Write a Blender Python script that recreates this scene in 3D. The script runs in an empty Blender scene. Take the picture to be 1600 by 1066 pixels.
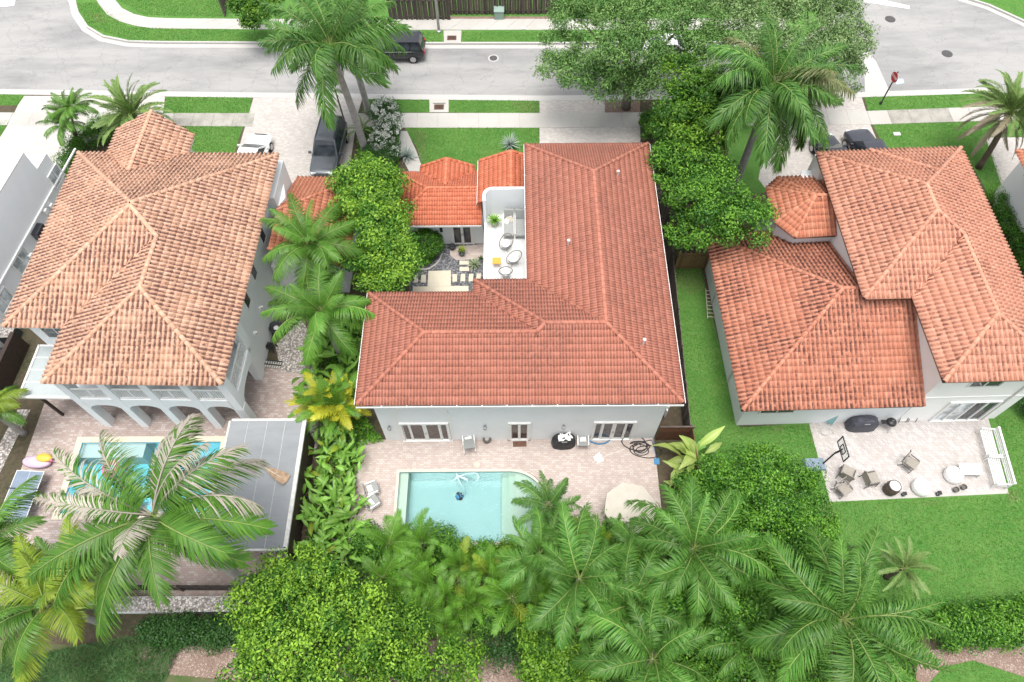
import bpy, math, random
import numpy as np
from mathutils import Matrix, Vector

# ------------------------------------------------------------------ camera, world, sun, exposure
S = bpy.context.scene
COL = S.collection
F_PX = 1130.0
CAM_H = 37.5
_d = np.array([-10.0, -1933.0, F_PX]); _n = np.array([8.0, 660.6, F_PX])
_Z = -_n / np.linalg.norm(_n)
_Y = _d - (_d @ _Z) * _Z; _Y /= np.linalg.norm(_Y)
_X = np.cross(_Y, _Z)
RW = np.array([_X, _Y, _Z])                      # rows: world axes seen from the camera
cam_d = bpy.data.cameras.new('camera')
cam = bpy.data.objects.new('camera', cam_d); COL.objects.link(cam)
cam_d.sensor_width = 36.0; cam_d.lens = 36.0 * F_PX / 1600.0
cam_d.clip_start = 0.5; cam_d.clip_end = 2000
cam.matrix_world = Matrix(((RW[0][0], -RW[0][1], -RW[0][2], 0), (RW[1][0], -RW[1][1], -RW[1][2], 0),
                           (RW[2][0], -RW[2][1], -RW[2][2], CAM_H), (0, 0, 0, 1)))
S.camera = cam

SUN_EL, SUN_AZ = math.radians(82), math.radians(-170)      # azimuth from +Y towards +X
world = bpy.data.worlds.new('World'); S.world = world; world.use_nodes = True
wn = world.node_tree.nodes; wl = world.node_tree.links
sky = wn.new('ShaderNodeTexSky'); sky.sky_type = 'NISHITA'; sky.sun_disc = False
sky.sun_elevation = SUN_EL; sky.sun_rotation = SUN_AZ
sky.air_density = 1.0; sky.dust_density = 4.0; sky.ozone_density = 1.0
ov = wn.new('ShaderNodeHueSaturation'); ov.inputs['Saturation'].default_value = .27      # thin overcast: whitened sky
wl.new(sky.outputs[0], ov.inputs['Color']); wl.new(ov.outputs[0], wn['Background'].inputs[0]); wn['Background'].inputs[1].default_value = 0.15
sl = bpy.data.lights.new('sun', 'SUN'); sl.energy = 1.35; sl.angle = math.radians(26); sl.color = (1.0, 0.955, 0.89)
sun = bpy.data.objects.new('sun', sl); COL.objects.link(sun)
sdir = Vector((math.cos(SUN_EL) * math.sin(SUN_AZ), math.cos(SUN_EL) * math.cos(SUN_AZ), math.sin(SUN_EL)))
sun.rotation_euler = (-sdir).to_track_quat('-Z', 'Y').to_euler(); sun.location = (0, 0, 60)
S.view_settings.view_transform = 'Standard'; S.view_settings.look = 'None'
S.view_settings.exposure = 0.98; S.view_settings.gamma = 1.0; S.view_settings.use_curve_mapping = False
S.render.engine = 'CYCLES'
S.cycles.max_bounces = 8; S.cycles.transparent_max_bounces = 12

rng = np.random.default_rng(11)
random.seed(5)

def at(px, py, z=0.0):
    """world point at height z seen at pixel (px, py) of the 1600-wide photograph"""
    w = RW @ np.array([px - 800.0, py - 533.0, F_PX])
    t = (z - CAM_H) / w[2]
    return np.array([w[0] * t, w[1] * t, z])
def proj(x, y, z):
    c = RW.T @ np.array([x, y, z - CAM_H]); return 800 + F_PX * c[0] / c[2], 533 + F_PX * c[1] / c[2]
def pxm(px, py, z=0.0):
    p = at(px, py, z); c = RW.T @ np.array([p[0], p[1], z - CAM_H]); return F_PX / c[2]
# ------------------------------------------------------------------ helpers
class MB:
    """collects shapes and links them as one mesh object"""
    def __init__(s): s.v = []; s.f = []; s.m = []
    def add(s, V, F, mi=0):
        b = len(s.v); s.v.extend([tuple(map(float, p)) for p in V])
        for f in F: s.f.append([b + i for i in f]); s.m.append(mi)
        return s
    def box(s, c, d, rz=0, mi=0, tilt=None, top=1.0):
        x, y, z = [q / 2 for q in d]; V = []
        for k, zz in ((1, -z), (top, z)):
            V += [(-x * k, -y * k, zz), (x * k, -y * k, zz), (x * k, y * k, zz), (-x * k, y * k, zz)]
        Mx = Matrix.Translation(c) @ Matrix.Rotation(rz, 4, 'Z')
        if tilt: Mx = Mx @ Matrix.Rotation(tilt[1], 4, tilt[0])
        V = [Mx @ Vector(p) for p in V]
        return s.add(V, [(3, 2, 1, 0), (4, 5, 6, 7), (0, 1, 5, 4), (1, 2, 6, 5), (2, 3, 7, 6), (3, 0, 4, 7)], mi)
    def prism(s, poly, z0, z1, mi=0, bottom=True):
        n = len(poly)
        a = sum(poly[i][0] * poly[(i + 1) % n][1] - poly[(i + 1) % n][0] * poly[i][1] for i in range(n))
        if a < 0: poly = poly[::-1]
        V = [(p[0], p[1], z0) for p in poly] + [(p[0], p[1], z1) for p in poly]
        F = [[n + i for i in range(n)]] + [(i, (i + 1) % n, n + (i + 1) % n, n + i) for i in range(n)]
        if bottom: F.append([n - 1 - i for i in range(n)])
        return s.add(V, F, mi)
    def sheet(s, poly, z, mi=0):
        n = len(poly)
        a = sum(poly[i][0] * poly[(i + 1) % n][1] - poly[(i + 1) % n][0] * poly[i][1] for i in range(n))
        if a < 0: poly = poly[::-1]
        return s.add([(p[0], p[1], z) for p in poly], [list(range(n))], mi)
    def tube(s, pts, r, n=6, mi=0, cap=True, flat=1.0):
        pts = [Vector(tuple(map(float, p))) for p in pts]; N = len(pts)
        rr = r if hasattr(r, '__len__') else [r] * N
        V = []; up = None
        for i, p in enumerate(pts):
            d = (pts[min(i + 1, N - 1)] - pts[max(i - 1, 0)])
            if d.length < 1e-9: d = Vector((0, 0, 1))
            d.normalize()
            if up is None:
                up = Vector((0, 0, 1)) if abs(d.z) < .9 else Vector((1, 0, 0))
            a = d.cross(up); 
            if a.length < 1e-6: a = d.orthogonal()
            a.normalize(); b = a.cross(d); up = b
            for k in range(n):
                t = 2 * math.pi * k / n
                V.append(p + a * math.cos(t) * rr[i] + b * math.sin(t) * rr[i] * flat)
        F = []
        for i in range(N - 1):
            for k in range(n):
                F.append((i * n + k, i * n + (k + 1) % n, (i + 1) * n + (k + 1) % n, (i + 1) * n + k))
        if cap: F.append([n - 1 - k for k in range(n)]); F.append([(N - 1) * n + k for k in range(n)])
        return s.add(V, F, mi)
    def lathe(s, prof, c=(0, 0, 0), n=16, mi=0, sx=1, sy=1):
        V = [];
        for r, z in prof:
            for k in range(n):
                t = 2 * math.pi * k / n
                V.append((c[0] + r * sx * math.cos(t), c[1] + r * sy * math.sin(t), c[2] + z))
        F = []
        for i in range(len(prof) - 1):
            for k in range(n):
                F.append((i * n + k, i * n + (k + 1) % n, (i + 1) * n + (k + 1) % n, (i + 1) * n + k))
        if prof[0][0] > 1e-4: F.append([n - 1 - k for k in range(n)])
        if prof[-1][0] > 1e-4: F.append([(len(prof) - 1) * n + k for k in range(n)])
        return s.add(V, F, mi)
    def mesh(s, name, mats=(), smooth=False):
        me = bpy.data.meshes.new(name); me.from_pydata(s.v, [], s.f)
        for m in (mats if isinstance(mats, (list, tuple)) else [mats]): me.materials.append(m)
        if any(s.m): me.polygons.foreach_set('material_index', s.m)
        if smooth: me.polygons.foreach_set('use_smooth', [True] * len(s.f))
        me.update(); return me
    def build(s, name, mats, parent=None, smooth=False, loc=None, rz=0, world=False):
        return link(name, s.mesh(name, mats, smooth), parent, loc, rz, world)

PM = {}
def link(name, me, parent=None, loc=None, rz=0, world=False):
    o = bpy.data.objects.new(name, me); COL.objects.link(o)
    if loc is not None: o.location = tuple(map(float, loc))
    if rz: o.rotation_euler.z = rz
    if parent is not None:
        o.parent = parent
        if world: o.matrix_parent_inverse = PM[parent.name].inverted()
    return o
def tag(o, label=None, cat=None, group=None, kind=None):
    if label: o['label'] = label
    if cat: o['category'] = cat
    if group: o['group'] = group
    if kind: o['kind'] = kind
    return o
def thing(name, label, cat, loc=(0, 0, 0), rz=0, group=None, kind=None):
    o = bpy.data.objects.new(name, None); COL.objects.link(o); o.empty_display_size = .3
    o.location = tuple(map(float, loc)); o.rotation_euler.z = rz
    PM[o.name] = Matrix.Translation(o.location) @ Matrix.Rotation(rz, 4, 'Z')
    return tag(o, label, cat, group, kind)
def copy_tree(o, loc, rz, label=None, parent=None):
    c = o.copy(); COL.objects.link(c)
    if parent is None:
        c.location = tuple(map(float, loc)); c.rotation_euler.z = rz
        if label: c['label'] = label
    else: c.parent = parent
    for ch in list(o.children): copy_tree(ch, None, None, None, c)
    return c
def setmat(o, m):
    """material on the object, so that mesh data stays shared"""
    o.material_slots[0].link = 'OBJECT'; o.material_slots[0].material = m

def np_mesh(name, V, F, mat, tint=None, extra=None):
    me = bpy.data.meshes.new(name); V = np.asarray(V, np.float32); F = np.asarray(F, np.int32)
    me.vertices.add(len(V)); me.vertices.foreach_set('co', V.ravel())
    k = F.shape[1]; me.loops.add(F.size); me.loops.foreach_set('vertex_index', F.ravel())
    me.polygons.add(len(F)); me.polygons.foreach_set('loop_start', np.arange(0, F.size, k, dtype=np.int32))
    if tint is not None:
        a = me.attributes.new('tint', 'FLOAT', 'POINT'); a.data.foreach_set('value', np.asarray(tint, np.float32))
    for nm, arr in (extra or {}).items():
        a = me.attributes.new(nm, 'FLOAT', 'POINT'); a.data.foreach_set('value', np.asarray(arr, np.float32))
    me.materials.append(mat); me.update(calc_edges=True); return me

# ------------------------------------------------------------------ materials
def nodes(name):
    m = bpy.data.materials.new(name); m.use_nodes = True; nt = m.node_tree
    return m, nt, nt.nodes, nt.links, nt.nodes['Principled BSDF']
def mix(nt, a, b, f, kind='MIX'):
    n = nt.nodes.new('ShaderNodeMix'); n.data_type = 'RGBA'; n.blend_type = kind
    for sock, v in ((n.inputs[6], a), (n.inputs[7], b), (n.inputs[0], f)):
        if hasattr(v, 'is_output'): nt.links.new(v, sock)
        else: sock.default_value = (*v, 1) if hasattr(v, '__len__') else v
    return n.outputs[2]
def mth(nt, op, a, b=0.0, c=None):
    n = nt.nodes.new('ShaderNodeMath'); n.operation = op
    for i, v in enumerate((a, b) if c is None else (a, b, c)):
        if hasattr(v, 'is_output'): nt.links.new(v, n.inputs[i])
        else: n.inputs[i].default_value = v
    return n.outputs[0]
def noise(nt, vec, scale, detail=4, rough=.55):
    n = nt.nodes.new('ShaderNodeTexNoise'); n.inputs['Scale'].default_value = scale
    n.inputs['Detail'].default_value = detail; n.inputs['Roughness'].default_value = rough
    if vec is not None: nt.links.new(vec, n.inputs['Vector'])
    return n.outputs[0]
def ramp(nt, f, lo, hi):
    n = nt.nodes.new('ShaderNodeMapRange'); n.inputs[1].default_value = lo; n.inputs[2].default_value = hi
    nt.links.new(f, n.inputs[0]); return n.outputs[0]
def pos(nt, kind='pos'):
    if kind == 'pos': return nt.nodes.new('ShaderNodeNewGeometry').outputs['Position']
    return nt.nodes.new('ShaderNodeTexCoord').outputs['Object']
def bump(nt, h, bsdf, strength=.3, dist=.02):
    b = nt.nodes.new('ShaderNodeBump'); b.inputs['Strength'].default_value = strength; b.inputs['Distance'].default_value = dist
    nt.links.new(h, b.inputs['Height']); nt.links.new(b.outputs[0], bsdf.inputs['Normal'])

def mat(name, col, rough=.7, var=.12, scale=2.0, col2=None, bmp=.15, bscale=40, metal=0, spec=.35, objrand=0.0, coat=0):
    m, nt, N, L, B = nodes(name); p = pos(nt)
    c2 = col2 or tuple(min(1, q * (1 - var * 2)) for q in col)
    f1 = ramp(nt, noise(nt, p, scale, 6, .6), .3, .7)
    c = mix(nt, col, c2, f1)
    if objrand:
        r = nt.nodes.new('ShaderNodeObjectInfo').outputs['Random']
        c = mix(nt, c, (0.02, .02, .02), mth(nt, 'MULTIPLY', r, objrand))
    L.new(c, B.inputs['Base Color']); B.inputs['Roughness'].default_value = rough; B.inputs['Metallic'].default_value = metal
    B.inputs['Specular IOR Level'].default_value = spec
    if coat: B.inputs['Coat Weight'].default_value = coat; B.inputs['Coat Roughness'].default_value = .06
    if bmp: bump(nt, noise(nt, p, bscale, 3), B, bmp, .01)
    return m

def leafmat(name, a, b, transl=.3, rough=.5, rnd=.5, dry=None):
    """leaf: attribute tint mixes two greens; the object's own random number shifts the value"""
    m, nt, N, L, B = nodes(name)
    at_ = N.new('ShaderNodeAttribute'); at_.attribute_name = 'tint'
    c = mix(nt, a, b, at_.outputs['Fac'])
    dry = dry or (.30, .40, .12)
    if dry: c = mix(nt, c, dry, mth(nt, 'GREATER_THAN', at_.outputs['Fac'], 1.5))
    r = N.new('ShaderNodeObjectInfo').outputs['Random']
    hsv = N.new('ShaderNodeHueSaturation'); L.new(c, hsv.inputs['Color'])
    L.new(mth(nt, 'MULTIPLY_ADD', r, rnd, 1 - rnd * .5), hsv.inputs['Value'])
    c = hsv.outputs[0]
    L.new(c, B.inputs['Base Color']); B.inputs['Roughness'].default_value = rough; B.inputs['Specular IOR Level'].default_value = .3
    t = N.new('ShaderNodeBsdfTranslucent'); L.new(mix(nt, c, (1, 1, .3), .25, 'MULTIPLY'), t.inputs[0])
    ms = N.new('ShaderNodeMixShader'); ms.inputs[0].default_value = transl
    L.new(B.outputs[0], ms.inputs[1]); L.new(t.outputs[0], ms.inputs[2])
    L.new(ms.outputs[0], N['Material Output'].inputs[0]); return m

def pavermat(name, a, b, c, joint, bw=.21, bh=.105, rot=0, bias=0, stain=.35, herring=False):
    m, nt, N, L, B = nodes(name); p = pos(nt)
    mp = N.new('ShaderNodeMapping'); mp.inputs['Rotation'].default_value = (0, 0, rot); L.new(p, mp.inputs[0])
    br = N.new('ShaderNodeTexBrick'); L.new(mp.outputs[0], br.inputs['Vector'])
    br.inputs['Color1'].default_value = (*a, 1); br.inputs['Color2'].default_value = (*b, 1); br.inputs['Mortar'].default_value = (*joint, 1)
    br.inputs['Scale'].default_value = 1; br.inputs['Brick Width'].default_value = bw; br.inputs['Row Height'].default_value = bh
    br.inputs['Mortar Size'].default_value = .007; br.inputs['Mortar Smooth'].default_value = .3; br.inputs['Bias'].default_value = bias
    col = br.outputs['Color']
    # a third paver colour in scattered bricks, then broad dirt
    w = N.new('ShaderNodeTexWhiteNoise'); w.noise_dimensions = '2D'
    sx = N.new('ShaderNodeVectorMath'); sx.operation = 'SNAP'; L.new(mp.outputs[0], sx.inputs[0]); sx.inputs[1].default_value = (bw, bh, 1)
    L.new(sx.outputs[0], w.inputs['Vector'])
    gm = mth(nt, 'GREATER_THAN', w.outputs[0], .72); gm = mth(nt, 'MULTIPLY', gm, mth(nt, 'SUBTRACT', 1.0, br.outputs['Fac']))
    col = mix(nt, col, c, gm)
    d1 = ramp(nt, noise(nt, p, .55, 7, .65), .45, .8); col = mix(nt, col, tuple(q * .55 for q in a), mth(nt, 'MULTIPLY', d1, stain))
    d2 = ramp(nt, noise(nt, p, 3.3, 5, .6), .5, .8); col = mix(nt, col, tuple(min(1, q * 1.25) for q in a), mth(nt, 'MULTIPLY', d2, .35))
    L.new(col, B.inputs['Base Color']); B.inputs['Roughness'].default_value = .85; B.inputs['Specular IOR Level'].default_value = .2
    bump(nt, mth(nt, 'MULTIPLY_ADD', br.outputs['Fac'], -1.0, mth(nt, 'MULTIPLY', noise(nt, p, 60, 3), .3)), B, .5, .006)
    return m

def concmat(name, col, dark, amt=.5, sc=.5, streak=False, fine=.25, crack=.12):
    m, nt, N, L, B = nodes(name); p = pos(nt)
    v = p
    if streak:
        mp = N.new('ShaderNodeMapping'); mp.inputs['Scale'].default_value = (.35, 1.3, 1); L.new(p, mp.inputs[0]); v = mp.outputs[0]
    a = ramp(nt, noise(nt, v, sc, 8, .68), .42, .72)
    c = mix(nt, col, dark, mth(nt, 'MULTIPLY', a, amt))
    if streak:
        vo = N.new('ShaderNodeTexVoronoi'); vo.feature = 'DISTANCE_TO_EDGE'; vo.inputs['Scale'].default_value = .45
        wp = N.new('ShaderNodeVectorMath'); wp.operation = 'ADD'; nz = N.new('ShaderNodeTexNoise'); nz.inputs['Scale'].default_value = 1.6; L.new(p, nz.inputs['Vector']); L.new(nz.outputs['Color'], wp.inputs[0]); L.new(p, wp.inputs[1]); L.new(wp.outputs[0], vo.inputs['Vector'])
        ck = mth(nt, 'LESS_THAN', vo.outputs['Distance'], .012); c = mix(nt, c, tuple(q * .6 for q in dark), mth(nt, 'MULTIPLY', ck, crack))
    b = ramp(nt, noise(nt, p, 9, 6, .7), .35, .75); c = mix(nt, c, tuple(q * .8 for q in col), mth(nt, 'MULTIPLY', b, fine))
    b2 = ramp(nt, noise(nt, v, sc * 3.1, 6, .7), .55, .75); c = mix(nt, c, tuple(q * .85 for q in dark), mth(nt, 'MULTIPLY', b2, amt * .45))
    L.new(c, B.inputs['Base Color']); B.inputs['Roughness'].default_value = .9; B.inputs['Specular IOR Level'].default_value = .15
    bump(nt, noise(nt, p, 90, 3), B, .2, .004); return m

def tilemat(name, a, b, c, mildew_shade, mamt, patch=.45, lo=.45, hi=.6, bleach=None, panw=.85, pan_shade=.3):
    """clay tile: one tone per tile, mildew growing in patches and mostly in the pans"""
    m, nt, N, L, B = nodes(name); p = pos(nt)
    t = N.new('ShaderNodeAttribute'); t.attribute_name = 'tint'; tr = N.new('ShaderNodeAttribute'); tr.attribute_name = 'pan'
    r = N.new('ShaderNodeObjectInfo').outputs['Random']
    neg = mth(nt, 'LESS_THAN', t.outputs['Fac'], -.5)
    rn = mth(nt, 'ADD', mth(nt, 'MULTIPLY', neg, r), mth(nt, 'MULTIPLY', mth(nt, 'SUBTRACT', 1.0, neg), t.outputs['Fac']))
    cr = N.new('ShaderNodeValToRGB'); e = cr.color_ramp.elements; e[0].color = (*a, 1); e[1].color = (*c, 1); e[1].position = 1
    q = cr.color_ramp.elements.new(.55); q.color = (*b, 1); L.new(rn, cr.inputs[0]); col = cr.outputs[0]
    if bleach:
        col = mix(nt, col, bleach, mth(nt, 'MULTIPLY', ramp(nt, noise(nt, p, .9, 5, .6), .4, .7), .5))
    mp = ramp(nt, noise(nt, p, patch, 6, .62), lo, hi)
    fine = ramp(nt, noise(nt, p, 5.0, 4, .7), .38, .6)
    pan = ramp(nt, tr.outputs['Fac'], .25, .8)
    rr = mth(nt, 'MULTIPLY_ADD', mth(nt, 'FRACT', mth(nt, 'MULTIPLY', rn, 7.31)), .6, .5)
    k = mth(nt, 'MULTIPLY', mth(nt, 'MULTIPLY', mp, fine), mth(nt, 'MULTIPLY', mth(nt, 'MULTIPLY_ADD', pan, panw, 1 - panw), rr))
    col = mix(nt, col, mildew_shade, mth(nt, 'MINIMUM', mth(nt, 'MULTIPLY', k, mamt), .93))
    col = mix(nt, col, mildew_shade, mth(nt, 'MULTIPLY', pan, mth(nt, 'MULTIPLY', pan_shade, mth(nt, 'MULTIPLY_ADD', fine, .5, .5))))  # every pan toned darker all over, shade between the rolls painted in
    sp = ramp(nt, noise(nt, p, 30, 3, .6), .55, .75); col = mix(nt, col, tuple(q * .7 for q in b), mth(nt, 'MULTIPLY', sp, .25))
    L.new(col, B.inputs['Base Color']); B.inputs['Roughness'].default_value = .75; B.inputs['Specular IOR Level'].default_value = .25
    bump(nt, noise(nt, p, 60, 3), B, .15, .005); return m

def stonemix(name, cols, rough=.9, scale=14, dark=(.03, .03, .03), amt=.6):
    """small pebbles as flat print under loose stones"""
    m, nt, N, L, B = nodes(name); p = pos(nt)
    v = N.new('ShaderNodeTexVoronoi'); v.inputs['Scale'].default_value = scale; L.new(p, v.inputs['Vector'])
    cr = N.new('ShaderNodeValToRGB'); e = cr.color_ramp; e.interpolation = 'CONSTANT'
    e.elements[0].color = (*cols[0], 1); e.elements[1].color = (*cols[-1], 1); e.elements[1].position = .8
    for i, c in enumerate(cols[1:-1]): q = e.elements.new((i + 1) * .8 / (len(cols) - 1)); q.color = (*c, 1)
    sp = N.new('ShaderNodeSeparateColor'); L.new(v.outputs['Color'], sp.inputs[0]); L.new(sp.outputs[0], cr.inputs[0])
    d = ramp(nt, v.outputs['Distance'], .3, .7); c = mix(nt, cr.outputs[0], dark, mth(nt, 'MULTIPLY', d, amt))
    L.new(c, B.inputs['Base Color']); B.inputs['Roughness'].default_value = rough
    bump(nt, mth(nt, 'SUBTRACT', 1.0, v.outputs['Distance']), B, .8, .02); return m

def groundmat(name, cols, sc=.6):
    m, nt, N, L, B = nodes(name); p = pos(nt)
    c = mix(nt, cols[0], cols[1], ramp(nt, noise(nt, p, sc, 7, .65), .35, .68))
    c = mix(nt, c, cols[2], mth(nt, 'MULTIPLY', ramp(nt, noise(nt, p, 4.5, 6, .7), .45, .7), .6))
    c = mix(nt, c, cols[3], mth(nt, 'MULTIPLY', ramp(nt, noise(nt, p, 22, 4, .7), .5, .75), .6))
    L.new(c, B.inputs['Base Color']); B.inputs['Roughness'].default_value = .95; B.inputs['Specular IOR Level'].default_value = .1
    bump(nt, noise(nt, p, 30, 5, .7), B, .8, .03); return m

def glassmat(name, col=(.03, .035, .04), rough=.06):
    m, nt, N, L, B = nodes(name); p = pos(nt)
    c = mix(nt, col, tuple(q * 2.6 for q in col), ramp(nt, noise(nt, p, 1.7, 3), .4, .7))
    L.new(c, B.inputs['Base Color']); B.inputs['Roughness'].default_value = rough; B.inputs['Specular IOR Level'].default_value = .6
    return m

M = {}
M['terrace'] = concmat('terrace_floor', (.60, .60, .585), (.50, .50, .485), .4, .7)
M['seam'] = mat('felt_seam', (.42, .43, .43), .8, .2, 6, (.30, .31, .31), .1)
M['lawn'] = groundmat('lawn_base', [(.06, .175, .032), (.10, .215, .048), (.16, .22, .075), (.04, .13, .022)])
M['soil'] = groundmat('soil_mulch', [(.10, .075, .055), (.05, .06, .03), (.16, .12, .09), (.04, .035, .03)], .5)
M['mulch'] = groundmat('wood_mulch', [(.20, .14, .11), (.26, .19, .155), (.33, .25, .21), (.12, .085, .07)], .8)
M['roughgrass'] = groundmat('rough_grass', [(.06, .11, .03), (.15, .13, .08), (.05, .10, .025), (.18, .15, .10)], .6)
M['asphalt'] = concmat('asphalt', (.33, .325, .315), (.165, .168, .172), .95, .25, True, .5, .22)
M['walk'] = concmat('sidewalk', (.44, .425, .395), (.30, .285, .26), .45, .35)
M['walkdark'] = concmat('sidewalk_weathered', (.36, .345, .31), (.19, .18, .155), .9, .9)
M['drive'] = pavermat('driveway_pavers', (.46, .435, .405), (.41, .38, .355), (.50, .47, .44), (.30, .275, .255), .2, .1, 0, 0, .3)
M['drivebright'] = pavermat('driveway_bright', (.455, .435, .405), (.415, .395, .37), (.48, .46, .435), (.48, .45, .42), .2, .1, 0, 0, .15)
M['kerb'] = concmat('kerb', (.44, .43, .41), (.42, .41, .39), .5, .6)
M['patio'] = pavermat('patio_pavers', (.45, .375, .34), (.49, .415, .375), (.53, .47, .435), (.32, .255, .23), .2, .105, 0, 0, .35)
M['patioleft'] = pavermat('left_patio_pavers', (.37, .295, .265), (.42, .34, .31), (.48, .42, .39), (.25, .20, .185), .24, .12, 0, 0, .6)
M['patioright'] = pavermat('right_patio_pavers', (.475, .445, .425), (.42, .385, .365), (.51, .485, .47), (.27, .24, .225), .22, .11, math.radians(45), 0, .3)
M['coping'] = concmat('pool_coping', (.60, .56, .47), (.44, .40, .33), .4, 1.5)
M['plaster'] = concmat('pool_plaster', (.42, .50, .495), (.35, .445, .445), .5, .9, False, .15)
M['plasterlight'] = concmat('pool_bench', (.44, .52, .44), (.38, .46, .38), .4, 1.2, False, .15)
M['plasterblue'] = concmat('pool_plaster_blue', (.25, .60, .72), (.18, .50, .64), .5, .8, False, .15)
M['wallwhite'] = mat('stucco_white', (.78, .80, .81), .85, .04, .8, (.72, .745, .755), .25, 55)
M['wallwarm'] = mat('stucco_warm', (.82, .82, .80), .85, .05, .8, (.75, .755, .735), .25, 55)
M['wallgrey'] = mat('stucco_grey', (.79, .795, .80), .85, .05, .8, (.74, .75, .755), .25, 55)
M['trim'] = mat('white_paint', (.78, .78, .76), .5, .05, 3, None, .05)
M['trimold'] = mat('weathered_white', (.62, .62, .59), .7, .2, 5, (.42, .41, .38), .1)
M['dark'] = mat('dark_gap', (.02, .018, .016), .8, .2, 5)
M['darkbrown'] = mat('dark_brown_metal', (.055, .038, .03), .6, .2, 5)
M['deck'] = mat('roof_underlay', (.36, .15, .095), .9, .2, 3)
M['glass'] = glassmat('window_glass')
M['glasswarm'] = glassmat('window_glass_curtain', (.04, .032, .03), .1)
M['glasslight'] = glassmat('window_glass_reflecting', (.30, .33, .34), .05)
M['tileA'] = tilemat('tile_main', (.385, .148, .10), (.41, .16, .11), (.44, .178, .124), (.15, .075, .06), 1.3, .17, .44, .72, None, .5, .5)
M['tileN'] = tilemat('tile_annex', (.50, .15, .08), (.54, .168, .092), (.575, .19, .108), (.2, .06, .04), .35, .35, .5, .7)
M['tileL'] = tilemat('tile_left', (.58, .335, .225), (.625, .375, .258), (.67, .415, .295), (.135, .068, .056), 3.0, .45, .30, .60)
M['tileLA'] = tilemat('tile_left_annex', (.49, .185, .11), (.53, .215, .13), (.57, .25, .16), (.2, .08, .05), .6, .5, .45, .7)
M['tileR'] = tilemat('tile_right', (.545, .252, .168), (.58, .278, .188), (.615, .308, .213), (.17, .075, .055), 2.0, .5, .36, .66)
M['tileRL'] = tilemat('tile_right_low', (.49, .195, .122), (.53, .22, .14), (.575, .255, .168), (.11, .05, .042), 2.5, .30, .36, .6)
M['wood'] = mat('fence_wood_dark', (.15, .115, .095), .85, .2, 4, (.09, .07, .06), .3, 30, objrand=.75)
M['woodgrey'] = mat('fence_wood_grey', (.135, .105, .09), .85, .2, 4, (.085, .068, .06), .3, 30, objrand=.55)
M['woodtan'] = mat('fence_wood_tan', (.30, .20, .085), .8, .2, 4, (.20, .13, .06), .3, 30, objrand=.4)
M['woodbrown'] = mat('gate_wood_brown', (.17, .075, .04), .75, .15, 4, (.12, .055, .03), .2, 30, objrand=.35)
M['trunkgrey'] = mat('palm_trunk_grey', (.36, .35, .33), .85, .15, 3, (.25, .24, .22), .3, 25)
M['trunkbrown'] = mat('trunk_brown', (.15, .115, .085), .9, .2, 5, (.09, .07, .05), .5, 30)
M['oakbark'] = mat('oak_bark', (.22, .195, .17), .9, .2, 6, (.12, .105, .09), .6, 30)
M['rollroof'] = concmat('rolled_roofing', (.27, .285, .295), (.18, .19, .20), .7, .45, True, .3, 0)
M['awning'] = concmat('awning_panel', (.38, .42, .42), (.29, .33, .32), .6, .5)
M['flatroof'] = pavermat('white_flat_tile_roof', (.64, .63, .61), (.60, .59, .57), (.66, .65, .635), (.47, .46, .44), .4, .3, math.radians(-2), 0, .08)
M['chairgrey'] = mat('grey_sling', (.30, .31, .30), .8, .08, 8)
M['cushion'] = mat('white_cushion', (.74, .74, .73), .9, .04, 8)
M['black'] = mat('black_cover', (.035, .036, .04), .55, .2, 5, None, .4, 12)
M['navycover'] = mat('charcoal_cover', (.065, .068, .085), .5, .2, 4, (.045, .047, .06), .5, 10)
M['blackmetal'] = mat('black_metal', (.03, .03, .032), .4, .1, 5)
M['steel'] = mat('grey_metal', (.42, .43, .44), .35, .1, 5, metal=.6)
M['wicker'] = mat('taupe_sling', (.33, .305, .265), .8, .15, 14, (.27, .245, .21), .3)
M['wickerdark'] = mat('dark_wicker', (.14, .13, .115), .7, .2, 14)
M['cream'] = mat('cream_fabric', (.52, .485, .42), .85, .06, 2, (.47, .43, .365), .1)
M['whitesmooth'] = mat('white_plastic', (.82, .81, .79), .4, .03, 3, None, .02)
M['orange'] = mat('orange_table', (.75, .33, .05), .5, .06, 4)
M['pink'] = mat('pink_vinyl', (.75, .22, .38), .35, .08, 4)
M['lilac'] = mat('lilac_vinyl', (.66, .48, .62), .4, .1, 3)
M['yellow'] = mat('yellow_vinyl', (.80, .50, .08), .4, .05, 3)
M['bluegrey'] = mat('slate_blue_top', (.20, .255, .33), .5, .08, 3)
M['bluehose'] = mat('blue_hose', (.06, .22, .42), .5, .1, 5)
M['palebluehose'] = mat('pale_blue_hose', (.55, .78, .85), .4, .05, 5)
M['teal'] = mat('teal_plastic', (.22, .42, .42), .5, .1, 5)
M['tyre'] = mat('tyre_rubber', (.02, .02, .02), .8, .1, 8)
M['rim'] = mat('alloy_rim', (.5, .5, .51), .3, .05, 8, metal=.8)
M['carblack'] = mat('black_car_paint', (.012, .012, .016), .25, .1, 3, None, 0, coat=1)
M['cargrey'] = mat('grey_car_paint', (.085, .095, .105), .3, .05, 3, None, 0, metal=.4, coat=1)
M['carslate'] = mat('slate_car_paint', (.045, .047, .06), .3, .05, 3, None, 0, metal=.4, coat=1)
M['carwhite'] = mat('white_car_paint', (.76, .76, .75), .3, .03, 3, None, 0, coat=1)
M['carglass'] = glassmat('car_glass', (.02, .025, .03), .04)
M['redlens'] = mat('red_lens', (.35, .02, .02), .25, .05, 5)
M['clearlens'] = mat('clear_lens', (.6, .62, .63), .15, .05, 5)
M['red'] = mat('red_sign', (.45, .03, .03), .5, .05, 5)
M['signwhite'] = mat('white_lettering', (.8, .8, .8), .5, .02, 5)
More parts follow.
